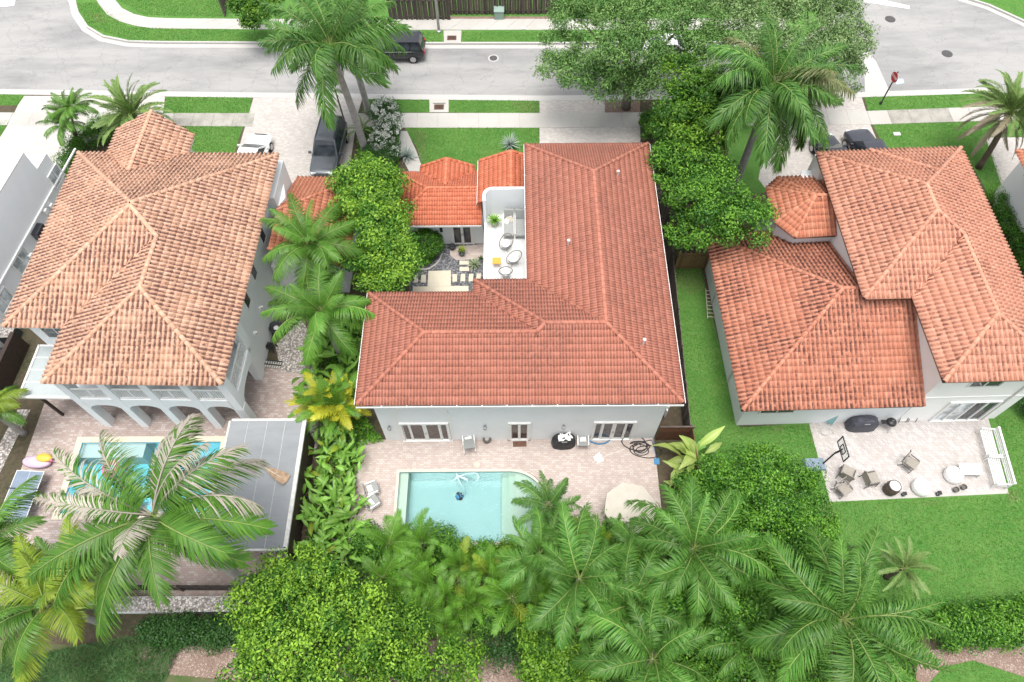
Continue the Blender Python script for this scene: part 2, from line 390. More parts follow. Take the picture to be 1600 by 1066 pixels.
M['signback'] = mat('sign_pole_dark', (.05, .045, .045), .6, .1, 5)
M['utilgreen'] = mat('utility_green', (.26, .36, .31), .6, .08, 5)
M['iron'] = mat('cast_iron', (.09, .085, .085), .7, .2, 8)
M['rust'] = mat('rusty_grate', (.17, .09, .06), .8, .2, 8)
M['roadpaint'] = concmat('road_paint', (.75, .74, .72), (.5, .5, .49), .6, 2)
M['paintblue'] = concmat('blue_road_paint', (.42, .52, .66), (.36, .42, .5), .5, 2)
M['potblue'] = mat('blue_glazed_pot', (.03, .06, .12), .25, .1, 6)
M['potdark'] = mat('charcoal_pot', (.05, .055, .06), .6, .15, 6)
M['potbeige'] = mat('stone_pot', (.42, .40, .37), .8, .1, 6)
M['stonepale'] = concmat('pale_limestone', (.60, .55, .44), (.48, .43, .34), .5, 1.5)
M['gravelgrey'] = stonemix('grey_gravel', [(.13, .135, .15), (.20, .205, .22), (.09, .09, .10), (.27, .27, .28)], .9, 9)
M['gravelwhite'] = stonemix('pale_pebbles', [(.52, .48, .44), (.38, .34, .31), (.62, .59, .56), (.30, .26, .24)], .9, 11)
M['barrel'] = mat('barrel_wood', (.14, .09, .06), .7, .15, 5, (.10, .065, .045), .2, 20, objrand=.3)
M['dryhusk'] = mat('dry_palm_husk', (.48, .36, .24), .8, .2, 5, (.25, .15, .09), .3, 14)
M['huskpale'] = mat('pale_palm_sheath', (.62, .55, .47), .8, .15, 5)
M['redstone'] = mat('red_pipe', (.3, .08, .06), .7, .1, 5)
# ------------------------------------------------------------------ ground, road, pavements
def A2(pts, z=0.0): return [tuple(at(x, y, z)[:2]) for x, y in pts]
def sheet(name, polys, z, m, kind='structure'):
    b = MB()
    for q in polys: b.sheet(q, z)
    return tag(b.build(name, m), kind=kind)
def rect(x0, y0, x1, y1): return [(x0, y0), (x1, y0), (x1, y1), (x0, y1)]

P1 = (-6.28, 9.9, 1.5, 13.71)       # main pool, inside edge
P2 = (-24.1, 11.55, -16.35, 15.55)  # left pool
H1 = (P1[0] - .02, P1[1] - .24, P1[2] + .02, P1[3] + .02)
KX = [-400, -38.8, -21.7, -9.6, 2.35, 25.9, 34.9, 400]; KY = [50.1, 44.1, 43.58, 43.23, 42.92, 43.03, 43.34, 46]
def kerb_y(x): return float(np.interp(x, KX, KY))

b = MB()
xs = [-400, P2[0], P2[2], H1[0], H1[2], 400]; ys = [-200, H1[1], P2[1], H1[3], P2[3], 39]
for i in range(5):
    for j in range(5):
        cx, cy = (xs[i] + xs[i + 1]) / 2, (ys[j] + ys[j + 1]) / 2
        if any(p[0] < cx < p[2] and p[1] < cy < p[3] for p in (H1, P2)): continue
        b.sheet(rect(xs[i], ys[j], xs[i + 1], ys[j + 1]), 0)
b.sheet([(-400, 39), (400, 39)] + [(x, y - .05) for x, y in list(zip(KX, KY))[::-1]], 0)
tag(b.build('ground', M['soil']), kind='structure')
b = MB(); b.sheet([(-400, 40), (400, 40), (400, 300), (-400, 300)], -.13)
tag(b.build('road', M['asphalt']), kind='structure')

# far kerb of the road, with the rounded corner on the left, and the second block across the side street
FK = A2([(100, -25), (115, 0), (120, 20), (135, 42), (160, 57), (200, 65), (250, 66.5), (400, 67), (620, 68), (850, 68)]) + [(20, 49.1), (23.5, 49.5), (25.6, 51.2), (26.4, 54), (27.2, 80)]
N2 = A2([(1500, -6), (1545, 8), (1600, 33), (1680, 75)])
b = MB(); b.prism(FK + [(27, 200), (-42, 200), (-40, 80)], -.3, 0)
b.prism([(N2[0][0] - 4, 80)] + N2 + [(60, 50), (120, 60), (120, 120)], -.3, 0)
tag(b.build('far_lawn', M['lawn']), kind='structure')
def strip(line, w0, w1):
    """band beside a polyline, between two offsets to its left"""
    L = [Vector(p) for p in line]; a = []; c = []
    for i, p in enumerate(L):
        d = (L[min(i + 1, len(L) - 1)] - L[max(i - 1, 0)]).normalized(); n = Vector((-d.y, d.x))
        a.append(p + n * w0); c.append(p + n * w1)
    return [[tuple(a[i]), tuple(a[i + 1]), tuple(c[i + 1]), tuple(c[i])] for i in range(len(L) - 1)]
NK = [(x, kerb_y(x)) for x in (-120, -38.8, -21.7, -9.6, 2.35, 14, 25.9, 34.9, 120)]
b = MB()
for q in strip(NK, -.30, .0): b.prism(q, -.2, .02)
for q in strip(FK, -.01, .16): b.prism(q, -.2, .02)
for q in strip(N2, -.02, .16): b.prism(q, -.2, .02)
tag(b.build('kerb', M['kerb']), kind='structure')
b = MB()
for q in strip(NK, .0, .42): b.sheet(q, -.124)
for q in strip(FK, -.45, -.01): b.sheet(q, -.124)
for q in strip(N2, -.45, -.02): b.sheet(q, -.124)
b.sheet(A2([(1350, 98), (1356, 80), (1369, 96), (1393, 149), (1352, 149)], -.12), -.1235)
b.sheet(A2([(1300, 78), (1356, 79), (1360, 96), (1300, 96)], -.12), -.1225)
tag(b.build('gutter_pan', M['kerb']), kind='structure')
sheet('stop_line', [A2([(1350, -6), (1421, 9), (1421, 14), (1350, 3)], -.12)], -.119, M['roadpaint'])
sheet('sewer_mark', [A2([(1397, 124), (1411, 123), (1413, 130), (1400, 132)], -.12)], -.119, M['paintblue'])
sheet('road_patch', [A2([(0, 0), (24, 0), (22, 9), (0, 11)], -.12)], -.119, M['roadpaint'])

# sidewalks: every slab a piece of its own
SWX = [-60, -25.2, -8.0, 1.8, 26, 33.3, 60]; SWT = [42.2, 41.62, 41.44, 41.33, 41.27, 41.58, 42.5]; SWB = [40.9, 40.30, 39.93, 39.82, 39.88, 40.13, 41.0]
sw = tag(MB().sheet([(x, y) for x, y in zip(SWX, SWT)] + [(x, y) for x, y in list(zip(SWX, SWB))[::-1]], .005).build('sidewalk', M['walkdark']), kind='structure')
x = -46.0
while x < 46:
    x1 = x + 1.5
    if not (-19.3 < x < -11.0):
        q = [(x + .02, np.interp(x, SWX, SWB)), (x1, np.interp(x1, SWX, SWB)), (x1, np.interp(x1, SWX, SWT)), (x + .02, np.interp(x, SWX, SWT))]
        MB().prism(q, .0, .022 + random.uniform(0, .006)).build('sidewalk_slab', M['walkdark'] if (-26.5 < x < -19 or 27 < x < 31) else M['walk'], sw)
    x = x1
I1 = A2([(140, -20), (150, 0), (165, 22), (195, 38), (240, 45), (400, 46), (620, 47), (850, 47)]) + [(22, 50.6)]
O1 = A2([(172, -14), (180, 0), (195, 18), (225, 27), (262, 29), (400, 30), (620, 30), (850, 30)]) + [(22, 52.0)]
fs = MB()
def along(L, n):
    L = np.array(L); d = np.r_[0, np.cumsum(np.linalg.norm(np.diff(L, axis=0), axis=1))]; s = np.linspace(0, d[-1], n)
    return np.c_[np.interp(s, d, L[:, 0]), np.interp(s, d, L[:, 1])]
ia, oa = along(I1, 41), along(O1, 41)
fsw = tag(MB().sheet([tuple(p) for p in ia] + [tuple(p) for p in oa[::-1]], .005).build('far_sidewalk', M['walkdark']), kind='structure')
for i in range(40):
    g = .012
    q = [tuple(ia[i] * (1 - g) + ia[i + 1] * g), tuple(ia[i + 1]), tuple(oa[i + 1]), tuple(oa[i] * (1 - g) + oa[i + 1] * g)]
    MB().prism(q, 0, .022 + random.uniform(0, .006)).build('sidewalk_slab', M['walk'], fsw)
sheet('drain_apron', [A2([(693, 48), (721, 48), (720, 68), (694, 68)]), A2([(671, 155), (701, 155), (701, 176), (671, 176)])], .028, M['walk'])

# driveways
sheet('driveway', [A2([(396, 153), (566, 154), (558, 182), (549, 245), (541, 300), (420, 300), (368, 250)]),
                   A2([(843, 155), (945, 157), (945, 177), (1000, 177), (1001, 250), (843, 240)]),
                   A2([(1215, 152), (1346, 151), (1360, 195), (1388, 262), (1200, 300), (1185, 280), (1200, 200)]),
                   A2([(1540, 215), (1680, 215), (1680, 420), (1568, 300)])], .008, M['drive'])
sheet('driveway_bright', [A2([(38, 150), (258, 151), (252, 200), (160, 215), (118, 230), (105, 275), (60, 330), (-140, 330), (-20, 262), (0, 215), (17, 188), (28, 165)])], .009, M['drivebright'])
sheet('front_path', [A2([(622, 205), (636, 205), (650, 235), (662, 268), (668, 330), (640, 330), (640, 270), (625, 240)])], .012, M['walk'])

# lawns
lawns = [A2([(-60, 147), (40, 148), (28, 165), (-60, 165)]), A2([(-60, 188), (16, 188), (0, 214), (-60, 262)]),
         A2([(258, 151.5), (394, 152.5), (391, 177), (256, 177)]), A2([(250, 198), (380, 197), (362, 252), (225, 250)]),
         A2([(572, 155.5), (671, 156), (671, 176), (566, 176)]), A2([(701, 156), (842, 157), (842, 177), (701, 176)]),
         A2([(632, 200), (842, 200), (842, 240), (800, 245), (750, 275), (664, 275), (652, 232)]),
         [(9.65, 7.0), (9.65, 27.5), (11.9, 27.5), (12.6, 16.2), (16.6, 16.5), (27.2, 16.8), (28.2, 22), (60, 22), (60, 3.5), (22, 5.0), (12, 6.0)],
         A2([(1364, 195), (1520, 190), (1680, 186), (1680, 214), (1540, 214), (1575, 305), (1560, 330), (1500, 229), (1386, 240)]),
         A2([(1350, 151.5), (1520, 147), (1680, 141), (1680, 164), (1357, 174)]),
         A2([(1150, 178), (1218, 178), (1196, 300), (1120, 320)]), A2([(1452, 1066), (1475, 1042), (1520, 1032), (1600, 1058), (1700, 1130), (1452, 1130)])]
LAWN = sheet('lawn', lawns, .006, M['lawn'])
sheet('mulch_path', [A2([(1430, 1075), (1435, 1018), (1520, 1010), (1620, 1005), (1760, 1000), (1760, 1180), (1430, 1180)])], .003, M['mulch'])
sheet('mulch_bed', [A2([(215, 1010), (380, 1005), (760, 1000), (890, 1010), (890, 1085), (760, 1095), (215, 1050)]), A2([(945, 157), (1000, 157), (1000, 177), (945, 177)]),
                    A2([(700, 26), (860, 26), (860, 31), (700, 31)])], .003, M['mulch'])
sheet('rough_ground', [A2([(-200, 985), (400, 1030), (900, 1060), (1010, 1040), (1100, 1080), (1100, 1260), (-300, 1260)])], .002, M['roughgrass'])
sheet('side_yard', [[(8.3, 15.6), (9.5, 15.6), (9.9, 33), (8.3, 33)], [(9.65, 27.5), (12.2, 27.5), (12.2, 36), (9.65, 36)], [(-8.7, 15.5), (-7.1, 15.5), (-7.1, 22), (-8.7, 22)]], .007, M['soil'])

# patios around the pools
sheet('pool_patio', [rect(-8.7, 9.3, H1[0], 15.62), rect(H1[2], 8.9, 7.72, 15.62), rect(H1[0], H1[3], H1[2], 15.62)], .010, M['patio'])
sheet('left_patio', [rect(-27, 6.9, P2[0], 20.5), rect(P2[0], 6.9, P2[2], P2[1]), rect(P2[0], P2[3], P2[2], 20.5), rect(P2[2], 6.9, -12.3, 20.5), rect(-12.3, 15.3, -11.3, 19.0), A2([(425, 418), (520, 418), (520, 480), (425, 480)])], .010, M['patioleft'])
sheet('right_patio', [A2([(1267, 660), (1297, 782), (1574, 769), (1541, 650)])], .012, M['patioright'])
b = MB()
for q in strip(A2([(1541, 652), (1574, 769), (1297, 782), (1266, 660)]), -.09, .09): b.prism(q, .0, .02)
tag(b.build('patio_edging', M['walk']), kind='structure')

# ---- pools: shell, coping, water (closed body with absorption)
m, nt, N, L, B = nodes('pool_water')
N.remove(B); tb = N.new('ShaderNodeBsdfTransparent'); tb.inputs[0].default_value = (.97, 1, 1, 1)
gl = N.new('ShaderNodeBsdfGlossy'); gl.inputs['Roughness'].default_value = .03
fr = N.new('ShaderNodeFresnel'); fr.inputs[0].default_value = 1.33
bp = N.new('ShaderNodeBump'); bp.inputs['Strength'].default_value = .5; bp.inputs['Distance'].default_value = .05
L.new(noise(nt, pos(nt), 3.5, 4, .6), bp.inputs['Height']); L.new(bp.outputs[0], gl.inputs['Normal']); L.new(bp.outputs[0], fr.inputs['Normal'])
ms = N.new('ShaderNodeMixShader'); L.new(fr.outputs[0], ms.inputs[0]); L.new(tb.outputs[0], ms.inputs[1]); L.new(gl.outputs[0], ms.inputs[2])
L.new(ms.outputs[0], N['Material Output'].inputs[0])
va = N.new('ShaderNodeVolumeAbsorption'); va.inputs['Color'].default_value = (.60, .89, .90, 1); va.inputs['Density'].default_value = .42
L.new(va.outputs[0], N['Material Output'].inputs['Volume']); M['water'] = m
def ell(cx, cy, a, c, n=14): return [(cx + a * math.cos(t), cy + c * math.sin(t)) for t in np.linspace(0, math.pi / 2, n)]
def pool(P, name, floor, light, deep, arc=None):
    x0, y0, x1, y1 = P
    out = [(x0, y0), (x1, y0)] + (arc or [(x1, y1)]) + [(x0, y1)]
    b = MB(); b.sheet(out, -deep, 0); n = len(out)
    for i in range(n):
        p, q = out[i], out[(i + 1) % n]; b.add([(p[0], p[1], -deep), (q[0], q[1], -deep), (q[0], q[1], .0), (p[0], p[1], 0)], [(3, 2, 1, 0)], 0)
    po = tag(b.build(name, [floor]), kind='structure')
    return po, out
arc = ell(P1[2] - 1.8, P1[3] - 1.51, 1.8, 1.51)
po, out1 = pool(P1, 'swimming_pool', M['plaster'], None, 1.35, arc)
MB().prism(rect(P1[0] + .002, P1[1] + .002, -5.83, P1[3] - .002), -1.34, -.32).build('pool_bench', M['plasterlight'], po)
def cut(xa): # right part of the pool plan from x = xa on
    pts = [(xa, P1[1] + .002), (P1[2] - .003, P1[1] + .002)] + [(px - .003, py - .003) for px, py in arc if px > xa]
    return pts + [(xa, P1[3] - .003 if xa < P1[2] - 1.8 else arc[-1][1])]
for xa, zt in ((-.74, -.95), (-.36, -.68), (.0, -.40)):
    MB().prism(cut(xa), -1.34, zt).build('pool_step', M['plasterlight'], po)
b = MB()
for q in strip([(P1[0], P1[3])] + [arc[-1]], 0.0, .14): b.prism(q, -.03, .035)
for q in strip([(P1[0], P1[1] - .2), (P1[0], P1[3] + .14)], 0.0, .14): b.prism(q, -.03, .034)
for q in strip(arc[::-1], 0, .14): b.prism(q, -.03, .035)
b.box(((P1[0] + P1[2]) / 2, P1[1] - .12, -.02), (P1[2] - P1[0] - .01, .235, .12))
b.box((P1[2] + .09, P1[1] + .9, -.02), (.17, 2.2, .12))
b.build('coping', M['coping'], po)
# paved fillet between the rectangular cut-out and the rounded corner
fil = [(px + .12, py + .12) for px, py in arc if px + .12 < H1[2] - .01 and py + .12 < H1[3]-.01]
b = MB(); b.sheet([(H1[2], H1[3])] + [(P1[2] - 1.75, H1[3])] + fil[::-1] + [(H1[2], P1[3] - 1.5)], .009)
tag(b.build('patio_corner', M['patio']), kind='structure')
b = MB(); e = .012
b.prism([(px + (e if px < -3 else -e), py + (e if py < 11 else -e)) for px, py in out1], -1.33, -.11)
tag(b.build('pool_water', M['water']), kind='structure')
b = MB()
for i in range(len(out1)):
    p, q = out1[i], out1[(i + 1) % len(out1)]; d = Vector((q[0] - p[0], q[1] - p[1])); rz = math.atan2(d.y, d.x); nrm = Vector((-d.y, d.x)).normalized() * .006
    b.box(((p[0] + q[0]) / 2 + nrm.x, (p[1] + q[1]) / 2 + nrm.y, -.1), (d.length, .008, .15), rz)
b.build('waterline_tile', M['teal'], po)
po2, out2 = pool(P2, 'left_pool', M['plasterblue'], None, 1.4)
MB().prism(rect(P2[0] + .003, P2[3] - .75, P2[0] + 3.4, P2[3] - .003), -1.39, -.35).build('pool_step', M['plaster'], po2)
b = MB()
b.box(((P2[0] + P2[2]) / 2, P2[3] + .17, .01), (P2[2] - P2[0] + .7, .34, .05)); b.box((P2[0] - .17, (P2[1] + P2[3]) / 2, .01), (.34, P2[3] - P2[1], .05))
b.box((P2[2] + .17, (P2[1] + P2[3]) / 2, .01), (.34, P2[3] - P2[1], .05)); b.box(((P2[0] + P2[2]) / 2, P2[1] - .17, .01), (P2[2] - P2[0] + .7, .34, .05))
b.build('coping', M['stonepale'], po2)
b = MB(); b.prism(rect(P2[0] + e, P2[1] + e, P2[2] - e, P2[3] - e), -1.38, -.12)
tag(b.build('left_pool_water', M['water']), kind='structure')

# ---- courtyard: dark gravel, limestone landing, stepping stones
sheet('courtyard_gravel', [A2([(640, 378), (760, 378), (757, 470), (640, 470)])], .011, M['gravelgrey'])
sheet('courtyard_landing', [A2([(702, 387), (757, 381), (757, 403), (748, 405), (713, 407), (704, 400)])], .016, M['patio'])
sheet('house_step_path', [A2([(645, 448), (732, 447), (732, 462), (645, 463)])], .016, M['stonepale'])
sp = tag(MB().prism(A2([(669.5, 424), (704.5, 423), (704.5, 447), (668, 448)]), .0, .03).build('stepping_path', M['stonepale']), kind='structure')
for q in ([(638, 431), (641, 431), (641, 441), (637, 441)], [(646.5, 430), (653.5, 430), (653, 442), (645.5, 442)], [(658.5, 430), (665.5, 430), (665.5, 442), (657.5, 442)],
          [(707, 429), (714, 429), (714, 440.5), (707, 440.5)], [(720, 429), (727, 428.5), (727, 440), (719.5, 440)], [(733, 428.5), (740, 428.5), (739, 440), (732, 440)], [(745, 428), (752, 428), (751, 436), (744, 436)],
          [(718, 418), (733, 417.5), (733, 424), (718, 424)], [(718, 408), (733, 408), (733, 414), (718, 414)]):
    MB().prism(A2(q), .012, .04).build('stepping_stone', M['stonepale'], sp)
b = MB(); pts = A2([(652, 421), (664, 422), (672, 420), (682, 413), (688, 405), (691, 396)])
for q in strip(pts, -.05, .05): b.prism(q, 0, .08)
tag(b.build('bed_edging', M['walk']), kind='structure')
sheet('left_side_gravel', [A2([(430, 540), (470, 500), (500, 540), (497, 585), (440, 582)])], .013, M['gravelwhite'])
sheet('planting_bed_gravel', [A2([(470, 660), (505, 655), (500, 690), (462, 760), (455, 860), (440, 880), (430, 880), (470, 700)])], .012, M['gravelwhite'])
sheet('left_edge_stones', [A2([(28, 640), (48, 640), (0, 740), (-25, 740)]), A2([(-20, 640), (10, 560), (22, 575), (-10, 660)])], .014, M['gravelwhite'])
for (x, y) in ((-15.3, 20.6), (-15.3, 20.6)): pass
# ------------------------------------------------------------------ tiled roofs
def profile(kind, w):
    if kind == 'double':      # two low rolls in one tile
        n = 8; u = np.linspace(0, w, n + 1); z = .060 * (.5 - .5 * np.cos(2 * np.pi * u / (w / 2)))
        pan = 1 - z / .060
    else:                     # one high roll, one pan
        t = np.array([0, .1, .24, .38, .52, .62, .80, 1.0]); u = t * w
        h = np.array([.02, .06, .085, .085, .055, .012, .0, .02]); z = h; pan = np.array([.55, .15, 0, 0, .15, .85, 1, .55])
    return u, z, pan
def poly_uv(poly):
    P = [Vector(p) for p in poly]; U = (P[1] - P[0]).normalized(); Nn = Vector((0, 0, 0))
    for i in range(1, len(P) - 1): Nn += (P[i] - P[0]).cross(P[i + 1] - P[0])
    Nn.normalize()
    if Nn.z < 0: Nn = -Nn
    Vv = Nn.cross(U)
    uv = [((p - P[0]).dot(U), (p - P[0]).dot(Vv)) for p in P]
    if max(v for _, v in uv) < .01: Vv = -Vv; uv = [(a, -c) for a, c in uv]
    return P[0], U, Vv, Nn, uv
def interval(uv, v, uc):
    xs = []
    n = len(uv)
    for i in range(n):
        (u0, v0), (u1, v1) = uv[i], uv[(i + 1) % n]
        if (v0 <= v < v1) or (v1 <= v < v0): xs.append(u0 + (u1 - u0) * (v - v0) / (v1 - v0))
    xs.sort(); best = None
    for i in range(0, len(xs) - 1, 2):
        d = 0 if xs[i] <= uc <= xs[i + 1] else min(abs(xs[i] - uc), abs(xs[i + 1] - uc))
        if best is None or d < best[0]: best = (d, xs[i], xs[i + 1])
    return best
def roof(house, polys, kind, w, l, tm, name='roof', nobj=300, lift=.020, eave=.07, ridges=(), cap_r=.105, capmat=None):
    """house > roof (underlay) > roof_tile pieces; the 300 nearest whole tiles are objects, the rest one joined part"""
    HM = PM[house.name]; b = MB()
    for q in polys: b.add(q, [list(range(len(q)))])
    rf = b.build(name, M['deck'], house)
    u0, z0, pan0 = profile(kind, w); k = len(u0); cand = []; V = []; T = []; PN = []; F = []
    base = []
    for j in range(k - 1):
        base.append((j, j + 1, k + j + 1, k + j)); base.append((2 * k + j, 2 * k + j + 1, j + 1, j))
    base = np.array(base); vc = 0
    tints = np.random.default_rng(len(polys) * 7 + 3)
    for q in polys:
        P0, U, Vv, Nn, uv = poly_uv(q)
        vmax = max(v for _, v in uv); umin = min(a for a, _ in uv); umax = max(a for a, _ in uv)
        nv = max(1, int(round(vmax / l))); ll = vmax / nv if vmax / nv < l * 1.25 else l
        for c in range(int(math.ceil(vmax / ll - .02))):
            va, vb0 = c * ll - (eave if c == 0 else 0), min((c + 1) * ll + .03, vmax - 1e-3); vm = min(c * ll + ll * .5, vmax - .02)
            i0 = int(math.floor(umin / w)); i1 = int(math.ceil(umax / w))
            for i in range(i0, i1 + 1):
                uc = (i + .5) * w; iv = interval(uv, vm, uc)
                if iv is None: continue
                ov = min(uc + w / 2, iv[2]) - max(uc - w / 2, iv[1])
                if ov < .12 * w: continue
                vb = vb0; up = interval(uv, vb, uc)
                if up is None or up[0] > w * 1.2:          # the face ends inside this course here
                    while vb > vm and (up is None or up[0] > w * .6): vb -= .03; up = interval(uv, vb, uc)
                lo = interval(uv, max(.001, c * ll), uc) or iv; up = up or iv
                ua = np.clip(i * w + u0, lo[1] - .02, lo[2] + .02); ub = np.clip(i * w + u0, up[1] - .02, up[2] + .02)
                whole = np.allclose(ua, i * w + u0) and np.allclose(ub, i * w + u0)
                jit = tints.normal(0, .004)
                P = np.array(P0); UU = np.array(U); VV = np.array(Vv); NN = np.array(Nn)
                cen = P + UU * uc + VV * vm
                if whole and c > 0 and vb - va > ll * .98:
                    wp = HM @ Vector(cen); cand.append((wp.x ** 2 + wp.y ** 2 + (CAM_H - wp.z) ** 2, len(base) and vc // (3 * k), P + UU * (i * w) + VV * va + NN * (.012 + jit), (U, Vv * (ll / l), Nn)))
                ln = lift + .012 + jit
                A = P + ua[:, None] * UU + va * VV + (z0 + ln)[:, None] * NN
                C = P + ub[:, None] * UU + vb * VV + (z0 * .96 + .012 + jit)[:, None] * NN
                D = P + ua[:, None] * UU + va * VV + (z0 * .9 + .0 + jit)[:, None] * NN
                V += [A, C, D]; T += [float(tints.random())] * (3 * k); PN += list(pan0) * 3
                F.append(base + vc); vc += 3 * k
    V = np.concatenate(V); F = np.array(F); T = np.array(T); PN = np.array(PN)
    cand.sort(key=lambda t: t[0]); pick = cand[:nobj]; drop = set(t[1] for t in pick)
    keep = [i for i in range(len(F)) if i not in drop]
    # single tile, shared mesh (length from the first picked course)
    if pick:
        A = np.c_[u0, 0 * u0, z0 + lift]; C = np.c_[u0, 0 * u0 + l + .03, z0 * .96]; D = np.c_[u0, 0 * u0, z0 * .9 - .012]
        me = np_mesh('roof_tile', np.concatenate([A, C, D]), base, tm, [-1.0] * (3 * k), {'pan': list(pan0) * 3})
        me.polygons.foreach_set('use_smooth', [True] * len(base))
        for _, _, org, (U, Vv, Nn) in pick:
            o = bpy.data.objects.new('roof_tile', me); COL.objects.link(o); o.parent = rf
            o.matrix_basis = Matrix(((U.x, Vv.x, Nn.x, org[0]), (U.y, Vv.y, Nn.y, org[1]), (U.z, Vv.z, Nn.z, org[2]), (0, 0, 0, 1)))
    Fk = F[keep].reshape(-1, 4); idx = np.full(len(V), -1); used = np.unique(Fk); idx[used] = np.arange(len(used))
    me = np_mesh('roof_tiles', V[used], idx[Fk], tm, T[used], {'pan': PN[used]})
    tag(link('roof_tiles', me, rf), kind='stuff')
    # ridge and hip caps
    if ridges:
        n = 6; L0 = .40; V = []; pn = []
        for x, r, dz in ((0, cap_r, .03), (L0 + .04, cap_r * .86, 0), (0, cap_r * .8, 0.0)):
            for j in range(n + 1):
                t = math.pi * j / n; V.append((x, r * math.cos(t) * 1.05, r * math.sin(t) * .8 + dz + .0)); pn.append(.35 if j in (0, n) else .05)
        k2 = n + 1; F2 = []
        for j in range(n): F2.append((j, j + 1, k2 + j + 1, k2 + j)); F2.append((2 * k2 + j, 2 * k2 + j + 1, j + 1, j))
        me = np_mesh('ridge_tile', V, F2, capmat or tm, [-1.0] * len(V), {'pan': pn}); me.polygons.foreach_set('use_smooth', [True] * len(F2))
        for a, c in ridges:
            a, c = Vector(a), Vector(c); d = c - a; nn = max(1, int(round(d.length / L0)))
            X = d.normalized(); Yv = Vector((0, 0, 1)).cross(X).normalized(); Z = X.cross(Yv)
            for i in range(nn):
                p = a + d * (i / nn) + Z * (.025 + random.uniform(-.006, .006))
                o = bpy.data.objects.new('ridge_tile', me); COL.objects.link(o); o.parent = rf
                s = d.length / nn / L0
                o.matrix_basis = Matrix(((X.x * s, Yv.x, Z.x, p.x), (X.y * s, Yv.y, Z.y, p.y), (X.z * s, Yv.z, Z.z, p.z), (0, 0, 0, 1)))
    return rf
def zpoly(pts, f): return [(x, y, f(x, y)) for x, y in pts]
SL = .4176
def gutter(house, a, c, z, out, name='gutter', straps=1.15, wdt=.11):
    """white gutter along the eave from a to c (plan), open on top, with straps"""
    a, c = Vector(a), Vector(c); d = (c - a).normalized(); n = Vector(out); b = MB()
    mid = (a + c) / 2; rz = math.atan2(d.y, d.x); L_ = (c - a).length
    p = mid + n * (.05 + wdt); b.box((p.x, p.y, z - .03), (L_ + .06, .03, .13), rz, 0)
    p = mid + n * (.05 + wdt / 2); b.box((p.x, p.y, z - .085), (L_, wdt, .02), rz, 1)
    k = int(L_ / straps)
    for i in range(1, k):
        q = a + (c - a) * (i / k) + n * (.05 + wdt / 2); b.box((q.x, q.y, z + .022), (.05, wdt + .05, .012), rz, 0)
    return b.build(name, [M['trim'], M['dark']], house)
def fascia(house, poly, z0, z1, m, name='soffit'):
    MB().prism(poly, z0, z1).build(name, m, house)
def window(house, c, w, h, facing, panes=2, name='window', glass='glass', depth=.05, vert=True, frame='trim', bars=0):
    """window in a wall: frame proud of the wall, each pane a sub-part; facing = outward plan direction"""
    n = Vector((facing[0], facing[1], 0)).normalized(); t = Vector((-n.y, n.x, 0)); c = Vector(c); rz = math.atan2(t.y, t.x); b = MB()
    fw = .06
    for s in (-1, 1):
        p = c + t * s * (w / 2 - fw / 2) + n * depth / 2; b.box(p, (fw, depth, h), rz)
        p = c + n * depth / 2 + Vector((0, 0, s * (h / 2 - fw / 2))); b.box(p, (w - 2 * fw, depth * .98, fw), rz)
    pw = (w - 2 * fw) / panes
    for i in range(1, panes):
        p = c + t * (-w / 2 + fw + pw * i) + n * depth / 2; b.box(p, (.05, depth * .96, h - 2 * fw), rz)
    for i in range(bars):
        p = c + n * depth * .45 + Vector((0, 0, -h / 2 + h * (i + 1) / (bars + 1))); b.box(p, (w - 2 * fw, depth * .5, .03), rz)
    f = b.build(name, M[frame], house)
    for i in range(panes):
        p = c + t * (-w / 2 + fw + pw * (i + .5)) + n * .012
        MB().box(p, (pw - .05, .02, h - 2 * fw), rz).build('pane', M[glass], f)
    return f
def door_leaf(parent, c, w, h, n, glass, rail=.10, bottom=.13, handle=0):
    """one glazed leaf: stiles and rails proud, pane, handle"""
    n = Vector((n[0], n[1], 0)).normalized(); t = Vector((-n.y, n.x, 0)); c = Vector(c); rz = math.atan2(t.y, t.x); b = MB()
    for s in (-1, 1): b.box(c + t * s * (w / 2 - rail / 2) + n * .03, (rail, .05, h), rz)
    b.box(c + n * .03 + Vector((0, 0, h / 2 - rail / 2)), (w - 2 * rail, .05, rail), rz); b.box(c + n * .03 + Vector((0, 0, -h / 2 + bottom / 2)), (w - 2 * rail, .05, bottom), rz)
    d = b.build('door', M['trim'], parent)
    MB().box(c + n * .015 + Vector((0, 0, (bottom - rail) / 2)), (w - 2 * rail, .02, h - rail - bottom), rz).build('pane', M[glass], d)
    if handle: MB().box(c + t * handle * (w / 2 - rail / 2) + n * .085 + Vector((0, 0, -.05)), (.03, .06, .16), rz).build('handle', M['steel'], d)
    return d

